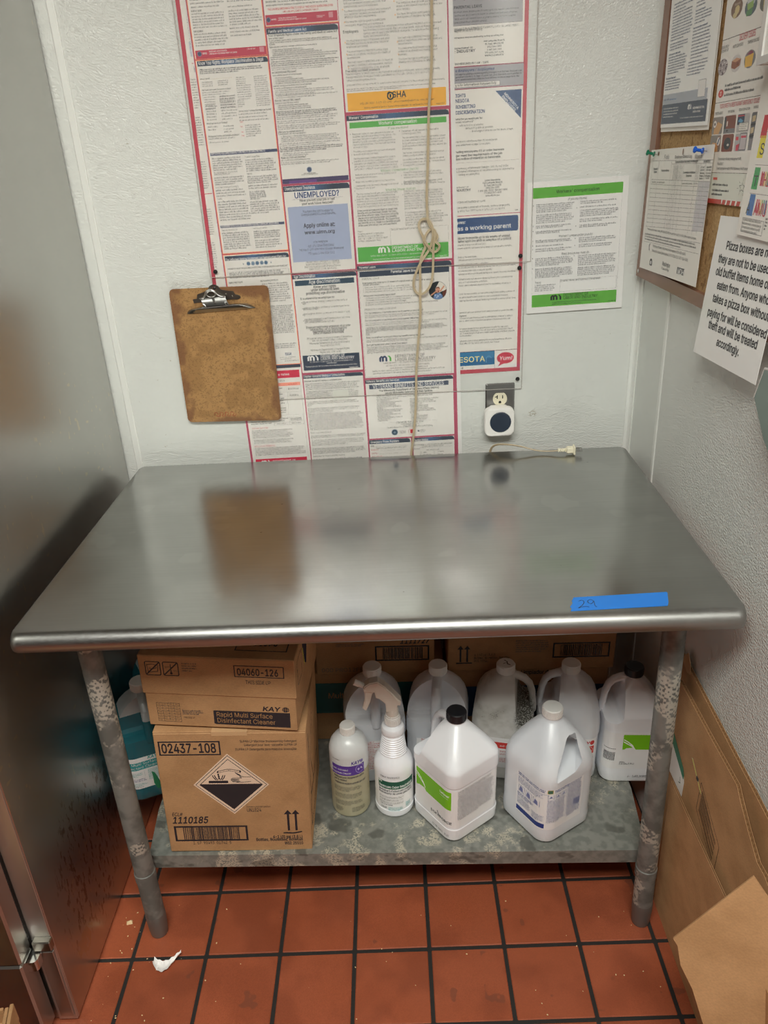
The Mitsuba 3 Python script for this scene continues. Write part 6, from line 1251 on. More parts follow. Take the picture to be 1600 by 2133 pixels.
# rear row of gallon jugs -------------------------------------------------
GRP = None
f, side = wrap_sq(.0730, .031)
def red_label(t, M, rz, right=False, kay=False):
    p = Up(); c = -rz*side/90.0; p.rect(c-0.055, 0.1300, c+0.055, 0.1306, (150, 150, 154), 2, 30)
    if kay:
        p.text(c+0.012, 0.1080, 'KAY', 0.0110, 0.0260, 'r', True, True); p.disc(c+0.046, 0.1145, 0.0060, 0.0060, (200, 70, 70), 3, 18); band(p, c-0.05, c+0.052, 0.0830, 0.1045, (206, 66, 60), 2); p.disc(c+0.040, 0.0935, 0.0092, 0.0092, (236, 210, 206), 3, 20); p.disc(c+0.040, 0.0935, 0.0080, 0.0080, (206, 66, 60), 4, 20); p.poly([(c+0.034, 0.0925), (c+0.044, 0.0955), (c+0.046, 0.0905), (c+0.036, 0.0895)], (236, 210, 206), 5); p.greek(c+0.018, 0.060, 0.010, 0.0032, 0.026, 3, 'R')
    elif right:
        band(p, c-0.052, c+0.050, 0.0960, 0.1130, (206, 66, 60), 2); p.text(c-0.020, 0.1010, 'ed-On', 0.0060, 0.030, 'w'); p.text(c-0.020, 0.0855, 'avant à', 0.0060, 0.030, 'R'); p.text(c-0.020, 0.0775, 'vendor a', 0.0060, 0.032, 'R'); p.greek(c-0.020, 0.066, 0.0046, 0.0032, 0.040, 3, 'R')
    else:
        for j in range(16): p.greek(c-0.046, 0.1220-0.0052*j, 0.0046, 0.0030, (0.080 if j % 4 else 0.05), 1, 'r')
    put_label(t, M, f, p, z=(0.040, 0.1255), u=(c-0.058, c+0.058))
t, M = jug('first jug from the left of the rear row, white cap, handle to the front', -0.0860, -0.3800, -84, 'round', 'milky_plastic', 'cap_white', sxy=0.935); red_label(t, M, -84)
t, M = jug('second jug from the left of the rear row, white cap, behind the black capped jug', 0.0640, -0.3790, -98, 'round', 'milky_plastic', 'cap_white', sxy=0.935); red_label(t, M, -98)
t, M = jug('rear row jug soiled with black dirt, stained white cap, handle at right', 0.2180, -0.3810, -12, 'round', 'stained_plastic', 'cap_white', sxy=0.935); red_label(t, M, -12, right=True)
sm = Print(); sm.path([(-0.004, 0.010), (0.002, 0.006), (0.004, -0.004), (0.010, -0.006)], 0.0022, (48, 44, 38), 1); sm.path([(-0.006, -0.004), (0.0, 0.0)], 0.0018, (60, 56, 48), 1); mm, cc = sm.mesh(lambda u, v, l: np.c_[u, v, np.full(len(u), 0.2848)]); k = numbered(t+'__cap_smear'); scene[k] = mikit.ply(mv(mm, M), 'print_ink', color=cc)
t, M = jug('rear row jug with a red logo label, white cap and handle at left', 0.3655, -0.3840, 172, 'round', 'milky_plastic', 'cap_white', sxy=0.935); red_label(t, M, 172, kay=True)
f, side = wrap_sq(.0712, .0255)
t, M = jug('white jug with black cap and green label behind the right front leg', 0.5030, -0.4010, 178, 'pyramid', 'white_plastic', 'cap_black', sxy=0.9)
p = Up(); c = -178*side/90.0; leaf_band(p, c-0.030, c+0.060, 0.100, 0.142); p.text(c-0.034, 0.062, 'delimer', 0.0036, 0.014, 'n', True); p.text(c-0.034, 0.0565, '1 US GAL (3.78 L)', 0.0044, 0.038, 'n', True); p.text(c+0.036, 0.058, 'pure', 0.008, 0.030, 'n')
for j in range(10): p.rect(c-0.076+0.0030*j, 0.068, c-0.0744+0.0030*j, 0.092, (70, 70, 74), 3)
p.rect(c-0.078, 0.101, c-0.046, 0.1022, (90, 90, 90), 3, 8); put_label(t, M, f, p, z=(0.0435, 0.1475), u=(c-0.090, c+0.070))
p2 = Up(); f2, side2 = wrap_sq(.0732, .026); c = -178*side2/90.0; p2.text(c-0.010, 0.020, 'J-  1681,52806', 0.0060, 0.052, 'k'); mm, cc = p2.mesh(f2); k = numbered(t+'__date_code'); scene[k] = mikit.ply(mv(mm, M), 'print_ink', color=cc)
# teal jugs at the left, leaning on the cooler
f, side = wrap_sq(.0730, .031)
t, M = jug('teal-filled jug with white cap between the left front leg and the boxes', -0.6080, -0.4150, -66, 'round', 'teal_jug_plastic', 'cap_white', sxy=0.93)
p = Up(); c = 66*side/90.0; band(p, c-0.055, c+0.056, 0.0940, 0.1150, (36, 140, 146), 2); p.text(c-0.052, 0.1070, 'Rapid Multi Surface', 0.0068, 0.096, 'w'); p.text(c-0.052, 0.0970, 'Disinfectant Cleaner', 0.0068, 0.100, 'w'); p.text(c+0.018, 0.1190, 'KAY', 0.0085, 0.0230, 't', True, True); p.frame(c-0.035, 0.0730, c+0.006, 0.0885, 0.0005, (60, 130, 136), 3); p.greek(c-0.030, 0.0835, 0.004, 0.0024, 0.032, 3, 't'); p.greek(c+0.014, 0.0885, 0.0028, 0.0020, 0.034, 11, 't'); p.greek(c-0.040, 0.0660, 0.0045, 0.0030, 0.050, 2, 'p'); p.greek(c-0.040, 0.0540, 0.003, 0.002, 0.050, 3, 't'); p.greek(c-0.040, 0.0440, 0.003, 0.003, 0.040, 1, 'k')
put_label(t, M, f, p, z=(0.040, 0.1275), u=(c-0.058, c+0.060))
t, M = jug('second teal-filled jug, mostly hidden behind the stacked boxes', -0.6080, -0.2550, -60, 'round', 'teal_jug_plastic', 'cap_white', sxy=0.93)
single('green_scrap', 'torn green scrap stuck at the left edge of the lower box', 'scrap', mv(ext(Polygon([(0, 0), (0.006, 0.004), (0.009, 0.016), (0.007, 0.030), (0.004, 0.042), (-0.001, 0.046), (-0.002, 0.030), (-0.004, 0.016)]), 0.0012), tr(-0.5225, -0.6225, 0.372) @ rot(90, [1, 0, 0]) @ rot(6, [0, 0, 1])), 'green_scrap')
# round bottles ------------------------------------------------------------
def wrap_cyl(r, off=0.0004, step=1.2e-4):
    return lambda u, v, l: np.c_[(r+off+step*np.asarray(l))*np.sin(np.asarray(u)/r), -(r+off+step*np.asarray(l))*np.cos(np.asarray(u)/r), v]
t = thing('quart_bottle', 'round quart bottle of yellowish liquid with purple label and white cap', 'bottle'); M = on_shelf(-0.1395, -0.5110)
part(t, 'body', mv(lathe([(0, .002), (.034, 0), (.0405, .003), (.0428, .010), (.0428, .166), (.0420, .175), (.0380, .188), (.0300, .199), (.0200, .2055), (.0160, .2075), (.0145, .209), (.0140, .214), (0, .214)], 56), M), 'purple_bottle_plastic', 35)
part(t, 'cap', mv(cap_mesh(0.0163, 0.0200), M @ tr(0, 0, 0.2085)), 'cap_white', 35)
f = wrap_cyl(.0428); p = Up(); band(p, -0.039, 0.038, 0.1235, 0.1495, (84, 58, 140), 1); p.disc(0.0265, 0.1380, 0.0105, 0.0115, (176, 166, 206), 2, 26); p.disc(0.0265, 0.1380, 0.0095, 0.0105, (84, 58, 140), 3, 26); p.poly([(0.020, 0.139), (0.030, 0.142), (0.033, 0.136), (0.022, 0.134)], (190, 182, 216), 4)
INK['v'] = (70, 52, 130); INK['o'] = (92, 90, 84); p.text(0.006, 0.1530, 'KAY', 0.0085, 0.0200, 'v', True, True); p.disc(0.0310, 0.1570, 0.0042, 0.0042, (120, 110, 166), 3, 14); p.text(-0.038, 0.1370, 'Heat-Activated', 0.0052, 0.038, 'w'); p.text(-0.038, 0.1280, 'Equipment Cleaner', 0.0052, 0.044, 'w')
p.text(-0.034, 0.1160, 'Nettoyant pour équipement activé', 0.0050, 0.070, 'k', True); p.text(-0.034, 0.1085, 'par la chaleur', 0.0050, 0.030, 'k', True); p.text(-0.034, 0.0995, 'Limpiador de equipos activado por calor', 0.0050, 0.074, 'k', True)
for j, v in enumerate((0.0890, 0.0690, 0.0490)): p.greek(-0.036, v, 0.0034, 0.0021, 0.066, 4, 'o')
p.greek(0.004, 0.0300, 0.0028, 0.0019, 0.032, 5, 'o'); p.greek(-0.036, 0.0300, 0.0028, 0.0019, 0.020, 5, 'o'); p.greek(-0.036, 0.1640, 0.0028, 0.0022, 0.020, 1, 'k')
mm, cc = p.mesh(f); k = numbered(t+'__printing'); scene[k] = mikit.ply(mv(mm, M), 'print_ink', color=cc)
t = thing('spray_bottle', 'white spray bottle with beige trigger head and dark green label band', 'spray bottle'); M = on_shelf(-0.0415, -0.5130)
prof = [(0, .002), (.036, 0), (.0415, .003), (.0436, .008), (.0436, .020), (.0424, .0215), (.0424, .108), (.0436, .1105), (.0436, .124), (.0428, .131), (.0400, .140), (.0350, .149), (.0305, .155), (.0290, .158)]
for i in range(9): z = .159+.0052*i; r = .0288-.0007*i; prof += [(r, z), (r+.0010, z+.0012), (r+.0010, z+.0026), (r-.0006, z+.0040)]
prof += [(.0215, .207), (.0225, .2085), (.0250, .212), (.0252, .222), (.0232, .226), (.0160, .2285), (.0135, .231), (.0135, .236), (0, .236)]
part(t, 'body', mv(lathe(prof, 56), M), 'white_plastic', 35)
hd = part(t, 'trigger_head', mv(cat(lathe([(0, .240), (.0135, .240), (.0135, .266), (.0120, .274), (0, .276)], 24)), M), 'trigger_plastic', 35)
part(t, 'collar', mv(cat(lathe([(0, .2330), (.0160, .2330), (.0165, .235), (.0165, .249), (.0155, .2515), (.0148, .2520), (.0148, .2560), (0, .2570)], 40), *[mv(bx(.0158, .0174, -.0007, .0007, .2345, .2485), rot(i*15, [0, 0, 1])) for i in range(24)]), M), 'cap_white', 30)
def zx(pts): return [((a-870)*0.000208, 0.249+(800-b)*0.000262) for a, b in pts]
def slab(pts, w, c):
    o = Polygon(zx(pts)).buffer(0.0008); i = o.buffer(-c); g = lambda q, y: np.c_[np.array(q.exterior.coords)[:-1, 0], np.full(len(q.exterior.coords)-1, y), np.array(q.exterior.coords)[:-1, 1]]
    def up(q, h, y): mm_ = ext(q, h); mm_.apply_transform(np.array([[1, 0, 0, 0], [0, 0, -1, y], [0, 1, 0, 0], [0, 0, 0, 1.0]])); return mm_
    return cat(up(o, w-2*c, w/2-c), up(i, w, w/2))
part(hd, 'shroud', mv(slab([(590, 500), (600, 470), (650, 440), (730, 428), (800, 475), (880, 552), (958, 630), (950, 662), (920, 655), (908, 722), (815, 722), (806, 640), (745, 592), (712, 580), (700, 528), (640, 520), (596, 524)], 0.0240, 0.0022), M), 'trigger_plastic')
part(hd, 'trigger', mv(slab([(588, 505), (612, 500), (625, 530), (690, 512), (700, 530), (668, 560), (645, 640), (602, 722), (572, 700), (600, 610), (598, 545)], 0.0120, 0.0020), M), 'trigger_plastic')
nz = lathe([(0, 0), (.0062, 0), (.0068, .001), (.0068, .0125), (.0055, .0135), (.0055, .022), (0, .022)], 20); ns = np.array(zx([(492, 448)])[0]); ne = np.array(zx([(600, 492)])[0]); an = math.degrees(math.atan2(ne[0]-ns[0], ne[1]-ns[1]))
part(hd, 'nozzle', mv(nz, M @ tr(ns[0], 0, ns[1]) @ rot(an, [0, 1, 0])), 'cap_white', 30)
f = wrap_cyl(.0424); p = Up(); band(p, -0.0380, 0.050, 0.0835, 0.1040, (28, 84, 66), 2); p.text(-0.036, 0.0868, 'Restroom Odor Neutralizer', 0.0066, 0.082, 'W', True); p.poly(rrect(-0.0370, 0.0985, -0.0280, 0.1035, 0.0015), (226, 232, 228), 3)
p.text(-0.037, 0.0760, "Neutralisant d'odeurs pour toilettes", 0.0058, 0.080, 'k', True); p.text(-0.037, 0.0685, 'Neutralizador de olores para baños', 0.0058, 0.082, 'k', True)
for v in (0.0600, 0.0520, 0.0440): p.greek(-0.036, v, 0.0028, 0.0020, 0.062, 2, 'o')
p.greek(-0.034, 0.0360, 0.003, 0.0034, 0.030, 1, 'k'); p.text(-0.032, 0.0265, 'ECOLAB', 0.0042, 0.014, 'n', True); p.greek(-0.014, 0.0300, 0.0024, 0.0018, 0.032, 5, 't'); p.greek(0.026, 0.0380, 0.0024, 0.0018, 0.014, 6, 't')
q = Print(); band(q, -0.1332, 0.1332, 0.0235, 0.1065, (238, 238, 238), 0); m_, c_ = q.mesh(f); k = part(t, 'label', mv(m_, M), 'label_paper'); mm, cc = p.mesh(f); scene[k+'__printing'] = mikit.ply(mv(mm, M), 'print_ink', color=cc)
p = Up(); p.text(-0.032, 0.1155, '370M400  P022625 DV0C15', 0.0046, 0.044, 'k'); mm, cc = p.mesh(wrap_cyl(.0437)); k = numbered(t+'__date_code'); scene[k] = mikit.ply(mv(mm, M), 'print_ink', color=cc)
# ---------------------------------------------------------------- cardboard boxes
INK['c'] = (176, 132, 88)
def carton(name, label, w, d, h, M, mat='cardboard', group=None, flaps=True, lid=None):
    t = thing(name, label, 'cardboard box', group)
    part(t, 'body', mv(bx(-w/2, w/2, 0, d, 0, h, 0.0016), M), mat)
    return t
def box_face(M, w, h): # print frame of the front face: u from the left, v down from the top
    return lambda u, v, l: trimesh.transform_points(np.c_[np.asarray(u)-w/2, -(0.0003+1e-4*np.asarray(l)), h-np.asarray(v)], M)
ML = on_shelf(-0.3690, -0.6372, 0.8, 1.4); wL, hL, dL = 0.300, 0.3190, 0.25
t = carton('cardboard_box', 'lower of the two stacked boxes, with black and white corrosive diamond, numbered 02437-108', wL, dL, hL, ML)
part(t, 'top_flap', mv(cat(bx(-wL/2, 0.02, 0.001, dL/2-0.001, hL, hL+0.0032, 0.0008), bx(0.022, wL/2, 0.001, dL/2-0.001, hL, hL+0.0032, 0.0008)), ML), 'cardboard'); part(t, 'tape', mv(cat(bx(-0.035, 0.035, -0.0006, 0.08, hL+0.0030, hL+0.0036), bx(-0.035, 0.035, -0.0008, -0.0002, hL-0.006, hL+0.0036)), ML), 'clear_tape')
p = Print(); p.frame(0.0078, 0.0192, 0.1296, 0.0548, 0.0028, 'n', 2)
D = [(0.1413, 0.0515), (0.2202, 0.1331), (0.1439, 0.2127), (0.0664, 0.1324)]; dc = np.mean(D, 0); sc = lambda k: [tuple(dc+(np.array(q)-dc)*k) for q in D]
p.poly(sc(1.0), (226, 200, 176), 1); p.poly(sc(0.945), (40, 38, 44), 2); p.poly(sc(0.925), (226, 200, 176), 3); p.poly(sc(0.835), (40, 38, 44), 4); p.poly(sc(0.815), (226, 200, 176), 5)
s8 = sc(0.815); p.poly(Polygon(s8).intersection(sbox(0, 0.1305, 0.4, 0.4)), (42, 42, 46), 6)
dk_ = (38, 38, 44); p.poly(rrect(0.0986, 0.1215, 0.1378, 0.1278, 0.001), dk_, 7)
for a, b, c, d in (((0.1195, 0.0985), (0.1395, 0.0935), 0.0, 0), ((0.1635, 0.0975), (0.1430, 0.0935), 0.0, 0)):
    p.path([a, b], 0.0052, dk_, 7); p.path([tuple(np.array(a)*0.97+np.array(b)*0.03), b], 0.0030, (226, 200, 176), 8)
p.path([(0.1188, 0.1005), (0.1200, 0.0955)], 0.0016, dk_, 9); p.path([(0.1640, 0.1000), (0.1630, 0.0950)], 0.0016, dk_, 9)
for x, y, r in ((0.1195, 0.1055, 0.0018), (0.1200, 0.1105, 0.0018), (0.1205, 0.1155, 0.0018)): p.disc(x, y, r, r*1.4, dk_, 7, 10)
for k in (-1, 1):
    for j in (0, 1): p.path([(0.1200+k*(0.0030+0.0035*j), 0.1190), (0.1200+k*(0.0062+0.0045*j), 0.1140-0.001*j), (0.1200+k*(0.0085+0.004*j), 0.1075)], 0.0017, dk_, 7)
for j in range(3): p.path([(0.1540+0.0032*j, 0.1005+0.002*j), (0.1590+0.0030*j, 0.1065+0.002*j)], 0.0015, dk_, 7)
hand = [(0.1835, 0.1120), (0.1700, 0.1120), (0.1655, 0.1100), (0.1620, 0.1110), (0.1660, 0.1145), (0.1470, 0.1150), (0.1445, 0.1175), (0.1600, 0.1178), (0.1440, 0.1195), (0.1450, 0.1215), (0.1605, 0.1205), (0.1465, 0.1232), (0.1480, 0.1248), (0.1620, 0.1235), (0.1540, 0.1258), (0.1680, 0.1262), (0.1835, 0.1240)]
p.path(hand, 0.0011, dk_, 8)
p.frame(0.0137, 0.2455, 0.1668, 0.2885, 0.0040, 'n', 2); q = random.Random(5); x = 0.0325
while x < 0.1500:
    w_ = q.choice((0.0009, 0.0009, 0.0016, 0.0024)); p.rect(x, 0.2495, x+w_, 0.2845, 'n', 3); x += w_ + q.choice((0.0009, 0.0012, 0.0020))
for x0 in (0.2535, 0.2695): p.rect(x0-0.0022, 0.2140, x0+0.0022, 0.2610, 'n', 2); p.poly([(x0-0.0080, 0.2150), (x0, 0.2035), (x0+0.0080, 0.2150)], 'n', 3)
p.poly([(0.2415, 0.2668), (0.2470, 0.2660), (0.2620, 0.2672), (0.2800, 0.2632), (0.2810, 0.2660), (0.2640, 0.2702), (0.2420, 0.2692)], 'n', 3)
p.items(LB); p.put(t, box_face(ML, wL, hL))
s_ = Print(); s_.path([(0.03, 0.03), (0.04, 0.20), (0.10, 0.21), (0.06, 0.12), (0.12, 0.05)], 0.0025, 'n', 1); s_.frame(0.03, 0.21, 0.20, 0.28, 0.003, 'n', 1); s_.put(t, lambda u, v, l: trimesh.transform_points(np.c_[np.full(len(u), wL/2+0.0004), np.asarray(u), hL-np.asarray(v)], ML), 'printing')
wU, hU, dU = 0.2935, 0.168, 0.25
MU = tr(-0.3648, -0.6320, 0.5300) @ rot(2.4, [0, 1, 0]) @ rot(-4.1, [0, 0, 1])
t = carton('cardboard_box', 'upper of the two stacked boxes, with black Rapid Multi Surface Disinfectant Cleaner band', wU, dU, hU*0.545, MU)
part(t, 'lid', mv(bx(-wU/2-0.0028, wU/2+0.0028, -0.0030, dU+0.003, hU*0.470, hU, 0.0016), MU), 'cardboard')
p = Print(); p.frame(0.1810, 0.0150, 0.2760, 0.0415, 0.0016, 'n', 2)
for u in (0.0100, 0.0445): p.poly(rrect(u, 0.0128, u+0.0305, 0.0450, 0.004).difference(rrect(u+0.0016, 0.0144, u+0.0289, 0.0434, 0.0028)), 'n', 2); p.path([(u+0.002, 0.0425), (u+0.0285, 0.0150)], 0.0022, 'n', 3)
p.path([(0.0140, 0.0210), (0.0250, 0.0190), (0.0360, 0.0220), (0.0340, 0.0360), (0.0160, 0.0380), (0.0140, 0.0210)], 0.0010, 'n', 3); p.path([(0.0180, 0.0280), (0.0250, 0.0300), (0.0330, 0.0270)], 0.0010, 'n', 3); p.path([(0.0600, 0.0190), (0.0600, 0.0380)], 0.0016, 'n', 3); p.disc(0.0600, 0.0390, 0.0026, 0.0026, 'n', 3, 12)
p.text(0.0480, 0.0270, '32°F', 0.0038, 0.0100, 'n'); p.text(0.0645, 0.0350, '0°C', 0.0038, 0.0080, 'n'); p.items([i for i in UB if i[2] < 0.07]); p.put(part(t, 'front_panel', mv(bx(-wU/2+0.006, wU/2-0.006, -0.0034, -0.0028, 0.092, 0.1655), MU), 'cardboard').replace('__front_panel', ''), lambda u, v, l: trimesh.transform_points(np.c_[np.asarray(u)-wU/2, -(0.0036+1e-4*np.asarray(l)), hU-np.asarray(v)], MU), 'printing')
p = Print(); p.poly([(0.1311, 0.1258), (0.2811, 0.1254), (0.2806, 0.1608), (0.1340, 0.1590), (0.1303, 0.1570)], (44, 42, 46), 1)
for j in range(8): p.rect(0.0195, 0.1121+0.0064*j, 0.0655, 0.1127+0.0064*j, 'n', 2)
for j in range(5): p.rect(0.0195+0.0113*j, 0.1121, 0.0200+0.0113*j, 0.1573, 'n', 2)
for j in range(7):
    for i in range(4): p.rect(0.0220+0.0113*i, 0.1150+0.0064*j, 0.0280+0.0113*i, 0.1157+0.0064*j, (90, 66, 48), 2)
p.disc(0.2733, 0.1175, 0.0066, 0.0062, 'n', 2, 24)
for k in (-0.5, 0, 0.5): p.path([(0.2733+0.006*k, 0.1118), (0.2733+0.0095*k, 0.1175), (0.2733+0.006*k, 0.1232)], 0.0006, 'c', 3)
p.rect(0.2670, 0.1172, 0.2798, 0.1178, 'c', 3); p.items([i for i in UB if i[2] >= 0.07]); p.put(t, box_face(MU, wU, hU))
p = Print(); p.frame(0.178, 0.022, 0.278, 0.055, 0.0018, 'n', 1); tp_ = Print(); tp_.text(0.017, 0.205, '04060-126', 0.018, 0.086, 'n', True)
for a in tp_.V: a[:, 0] = 0.245 - a[:, 0] + 0.030; a[:, 1] = 0.2445 - a[:, 1]
p.V += tp_.V; p.F += [f_+p.n for f_ in tp_.F]; p.C += tp_.C; p.put(t, lambda u, v, l: trimesh.transform_points(np.c_[np.asarray(u)-wU/2, np.asarray(v), hU+0.0004+1e-4*np.asarray(l)], MU), 'printing')
s_ = Print(); s_.poly([(0.08, 0.02), (0.10, 0.005), (0.13, 0.03), (0.11, 0.085), (0.09, 0.07)], (36, 40, 62), 1); s_.poly([(0.075, 0.03), (0.083, 0.028), (0.096, 0.075), (0.090, 0.078)], (206, 196, 92), 2); s_.frame(0.02, 0.02, 0.065, 0.075, 0.0012, 'n', 1); s_.put(t, lambda u, v, l: trimesh.transform_points(np.c_[np.full(len(u), wU/2+0.0033), np.asarray(u), hU-np.asarray(v)], MU), 'printing')
# boxes stacked along the wall behind the jugs
def back_box(label, x0, x1, y0, y1, z0, z1, pr):
    t = thing('cardboard_box', label, 'cardboard box'); part(t, 'body', bx(x0, x1, y0, y1, z0, z1, 0.002), 'cardboard')
    part(t, 'seam_tape', bx((x0+x1)/2-0.03, (x0+x1)/2+0.03, y0-0.0006, y0+0.001, z0+0.03, z1+0.0006) if False else bx((x0+x1)/2-0.03, (x0+x1)/2+0.03, y0-0.0005, y1, z1, z1+0.0005), 'clear_tape')
    p = Print(); pr(p); p.put(t, flat((x0, y0-0.0004, z1), (1, 0, 0), (0, 0, -1), (0, -1, 0)))
def bars(p, u, v, w, h, seed):
    p.frame(u, v, u+w, v+h, 0.0035, 'n', 1); q = random.Random(seed); x = u+0.018
    while x < u+w-0.018:
        k = q.choice((0.0008, 0.0016, 0.0024)); p.rect(x, v+0.005, x+k, v+h-0.005, 'n', 2); x += k+q.choice((0.001, 0.0018))
def pA(p): bars(p, 0.142, 0.150-0.004, 0.128, 0.042, 1); p.text(0.20, 0.140, '1111727', 0.015, 0.070, 'n', True, True); p.greek(0.05, 0.140, 0.005, 0.0035, 0.07, 2, 'k'); p.text(0.012, 0.2170, '000 PRO12FE', 0.011, 0.100, 'd')
def pB(p):
    for x0 in (0.030, 0.046): p.rect(x0-0.002, 0.157, x0+0.002, 0.195, 'n', 1); p.poly([(x0-0.007, 0.159), (x0, 0.149), (x0+0.007, 0.159)], 'n', 2)
    p.rect(0.020, 0.197, 0.058, 0.200, 'n', 1); p.text(0.062, 0.178, '4-1 US gal (3.8 L)', 0.006, 0.050, 'n'); p.text(0.062, 0.187, 'Bottles, Bouteilles, Botellas', 0.006, 0.085, 'n'); p.text(0.062, 0.196, 'WSI: 25510', 0.006, 0.034, 'n'); p.greek(0.160, 0.140, 0.006, 0.004, 0.08, 6, 'k'); bars(p, 0.248, 0.146, 0.134, 0.042, 2)
def pC(p): p.rect(0.0, 0.030, 0.319, 0.120, (36, 92, 92), 1); p.text(0.035, 0.075, 'Multi Surface', 0.016, 0.12, 'c', True)
def pD(p): p.text(0.170, 0.016, 'Limpiador de todo uso', 0.011, 0.125, 'n', True); p.rect(0.0, 0.050, 0.379, 0.140, (30, 66, 104), 1)
zt_ = lambda x: ZS + SLOPE*x
MB = on_shelf(0, 0)
def bb_(label, x0, x1, y0, y1, h0, h1, pr):
    t = thing('cardboard_box', label, 'cardboard box'); part(t, 'body', mv(bx(x0, x1, y0, y1, h0, h1, 0.002), MB), 'cardboard'); part(t, 'seam_tape', mv(bx((x0+x1)/2-0.03, (x0+x1)/2+0.03, y0-0.0004, y1, h1, h1+0.0004), MB), 'clear_tape'); p = Print(); pr(p)
    p.put(t, lambda u, v, l: trimesh.transform_points(np.c_[x0+np.asarray(u), np.full(len(u), y0-0.0004)-1e-4*np.asarray(l), h1-np.asarray(v)], MB))
bb_('dark box at the back, lower left, with a green print', -0.235, 0.085, -0.296, -0.06, 0.0, 0.2035, pC)
bb_('dark box at the back, lower right, under the box with two arrows', 0.098, 0.478, -0.300, -0.06, 0.0, 0.2080, pD)
bb_('dark box at the back, upper left, with a barcode', -0.222, 0.060, -0.304, -0.07, 0.2045, 0.430, pA)
bb_('dark box at the back, upper right, with two arrows and a barcode', 0.092, 0.487, -0.306, -0.07, 0.2090, 0.430, pB)
# flattened cardboard leaning along the right wall
def board(t, name, pts, x_of, th, mat, zig=None):
    """a corrugated sheet: outline in the y-z plane, x_of(y, z) its near face; flutes show along the cut edge zig"""
    o = Polygon(pts); v, f_ = trimesh.creation.triangulate_polygon(o, engine='earcut'); E = np.array(o.exterior.coords)[:-1]
    if Polygon(E).exterior.is_ccw: E = E[::-1]
    def shell(dx, t0): # one liner
        a = np.c_[[x_of(y, z)+dx for y, z in v], v]; b = a + [t0, 0, 0]; n = len(v); ea = np.c_[[x_of(y, z)+dx for y, z in E], E]; eb = ea + [t0, 0, 0]; k = len(E)
        V = np.vstack([a, b, ea, eb]); F = [list(q[::-1]) for q in f_] + [list(q+n) for q in f_]
        for i in range(k): j = (i+1) % k; F += [[2*n+i, 2*n+j, 2*n+k+j], [2*n+i, 2*n+k+j, 2*n+k+i]]
        return trimesh.Trimesh(V, F, process=False)
    k = part(t, name, cat(shell(0, 0.0007), shell(th-0.0007, 0.0007)), mat)
    if zig:
        Z = np.array(zig, float); d = np.r_[0, np.cumsum(np.linalg.norm(np.diff(Z, axis=0), axis=1))]; s = np.arange(0, d[-1], 0.0011); yy, zz = np.interp(s, d, Z[:, 0]), np.interp(s, d, Z[:, 1]); V = []; F = []
        for i, (y, z) in enumerate(zip(yy, zz)):
            x = x_of(y, z) + 0.0008 + (th-0.0016)*(0.5+0.5*math.sin(2*math.pi*s[i]/0.0085)); V += [(x, y, z-0.0004), (x, y, z-0.03)]
            if i: a = 2*i-2; F += [[a, a+1, a+3], [a, a+3, a+2]]
        part(k, 'fluting', trimesh.Trimesh(V, F, process=False), 'cardboard_edge')
    return k
fb = thing('flattened_box', 'tallest flattened cardboard box, closest to the right wall', 'flattened box', None)
board(fb, 'panel', [(-0.44, 0.0), (-1.45, 0.0), (-1.45, 0.50), (-0.92, 0.5450), (-0.56, 0.5690), (-0.50, 0.574), (-0.44, 0.578)], lambda y, z: 0.5645-0.010*(1-z/0.57), 0.0065, 'cardboard', [(-0.44, 0.578), (-0.50, 0.574), (-0.56, 0.5690), (-0.92, 0.5450), (-1.45, 0.50)])
part(fb, 'torn_tape', yz([(-0.524, 0.567), (-0.530, 0.585), (-0.545, 0.600), (-0.560, 0.586), (-0.566, 0.562), (-0.55, 0.556)], 0.5630, 0.5642), 'clear_tape')
fb = thing('flattened_box', 'flattened cardboard box with a yellow strip sticker and black outlined print, by the right leg', 'flattened box')
xof = lambda y, z: 0.5455-0.016*(1-z/0.545)
board(fb, 'panel', [(-0.560, 0.0), (-1.40, 0.0), (-1.40, 0.445), (-1.02, 0.460), (-0.9934, 0.4790), (-0.975, 0.484), (-0.9491, 0.4830), (-0.905, 0.505), (-0.865, 0.529), (-0.8440, 0.5440), (-0.70, 0.5440), (-0.593, 0.5460), (-0.560, 0.5465)], xof, 0.0065, 'cardboard', [(-0.560, 0.5465), (-0.593, 0.5460), (-0.70, 0.5440), (-0.8440, 0.5440), (-0.865, 0.529), (-0.905, 0.505), (-0.9491, 0.4830), (-0.975, 0.484), (-0.9934, 0.4790)])
PW = Print(); PW.poly([(0.673, -0.448), (0.680, -0.4505), (0.738, -0.417), (0.731, -0.4145)], (214, 208, 170), 1); PW.poly([(0.676, -0.4475), (0.680, -0.449), (0.736, -0.4170), (0.733, -0.4155)], (216, 200, 60), 2); PW.rect(0.706, -0.434, 0.716, -0.426, (60, 60, 60), 3)
PW.path([(0.728, -0.437), (0.834, -0.388), (0.834, -0.326), (0.728, -0.372), (0.728, -0.437)], 0.0010, (60, 46, 36), 1)
for j in range(12): PW.path([(0.738, -0.425+0.0042*j), (0.738+0.085*(0.95 if j % 3 else 0.6), -0.3860+0.0042*j+(0 if j % 3 else -0.012))], 0.0016, (96, 74, 54), 1)
PW.poly([(0.575, -0.42), (0.655, -0.385), (0.662, -0.3735), (0.662, -0.335), (0.575, -0.335)], (236, 232, 226), 1); PW.poly([(0.575, -0.430), (0.648, -0.396), (0.656, -0.386), (0.656, -0.374), (0.575, -0.405)], (26, 110, 76), 2); PW.path([(0.640, -0.366), (0.646, -0.356), (0.638, -0.352)], 0.0014, (50, 50, 50), 3)
PW.put(fb, lambda u, v, l: np.c_[[xof(-a, -b)-0.0006-1.0e-4*c for a, b, c in zip(u, v, l)], -np.asarray(u), -np.asarray(v)])
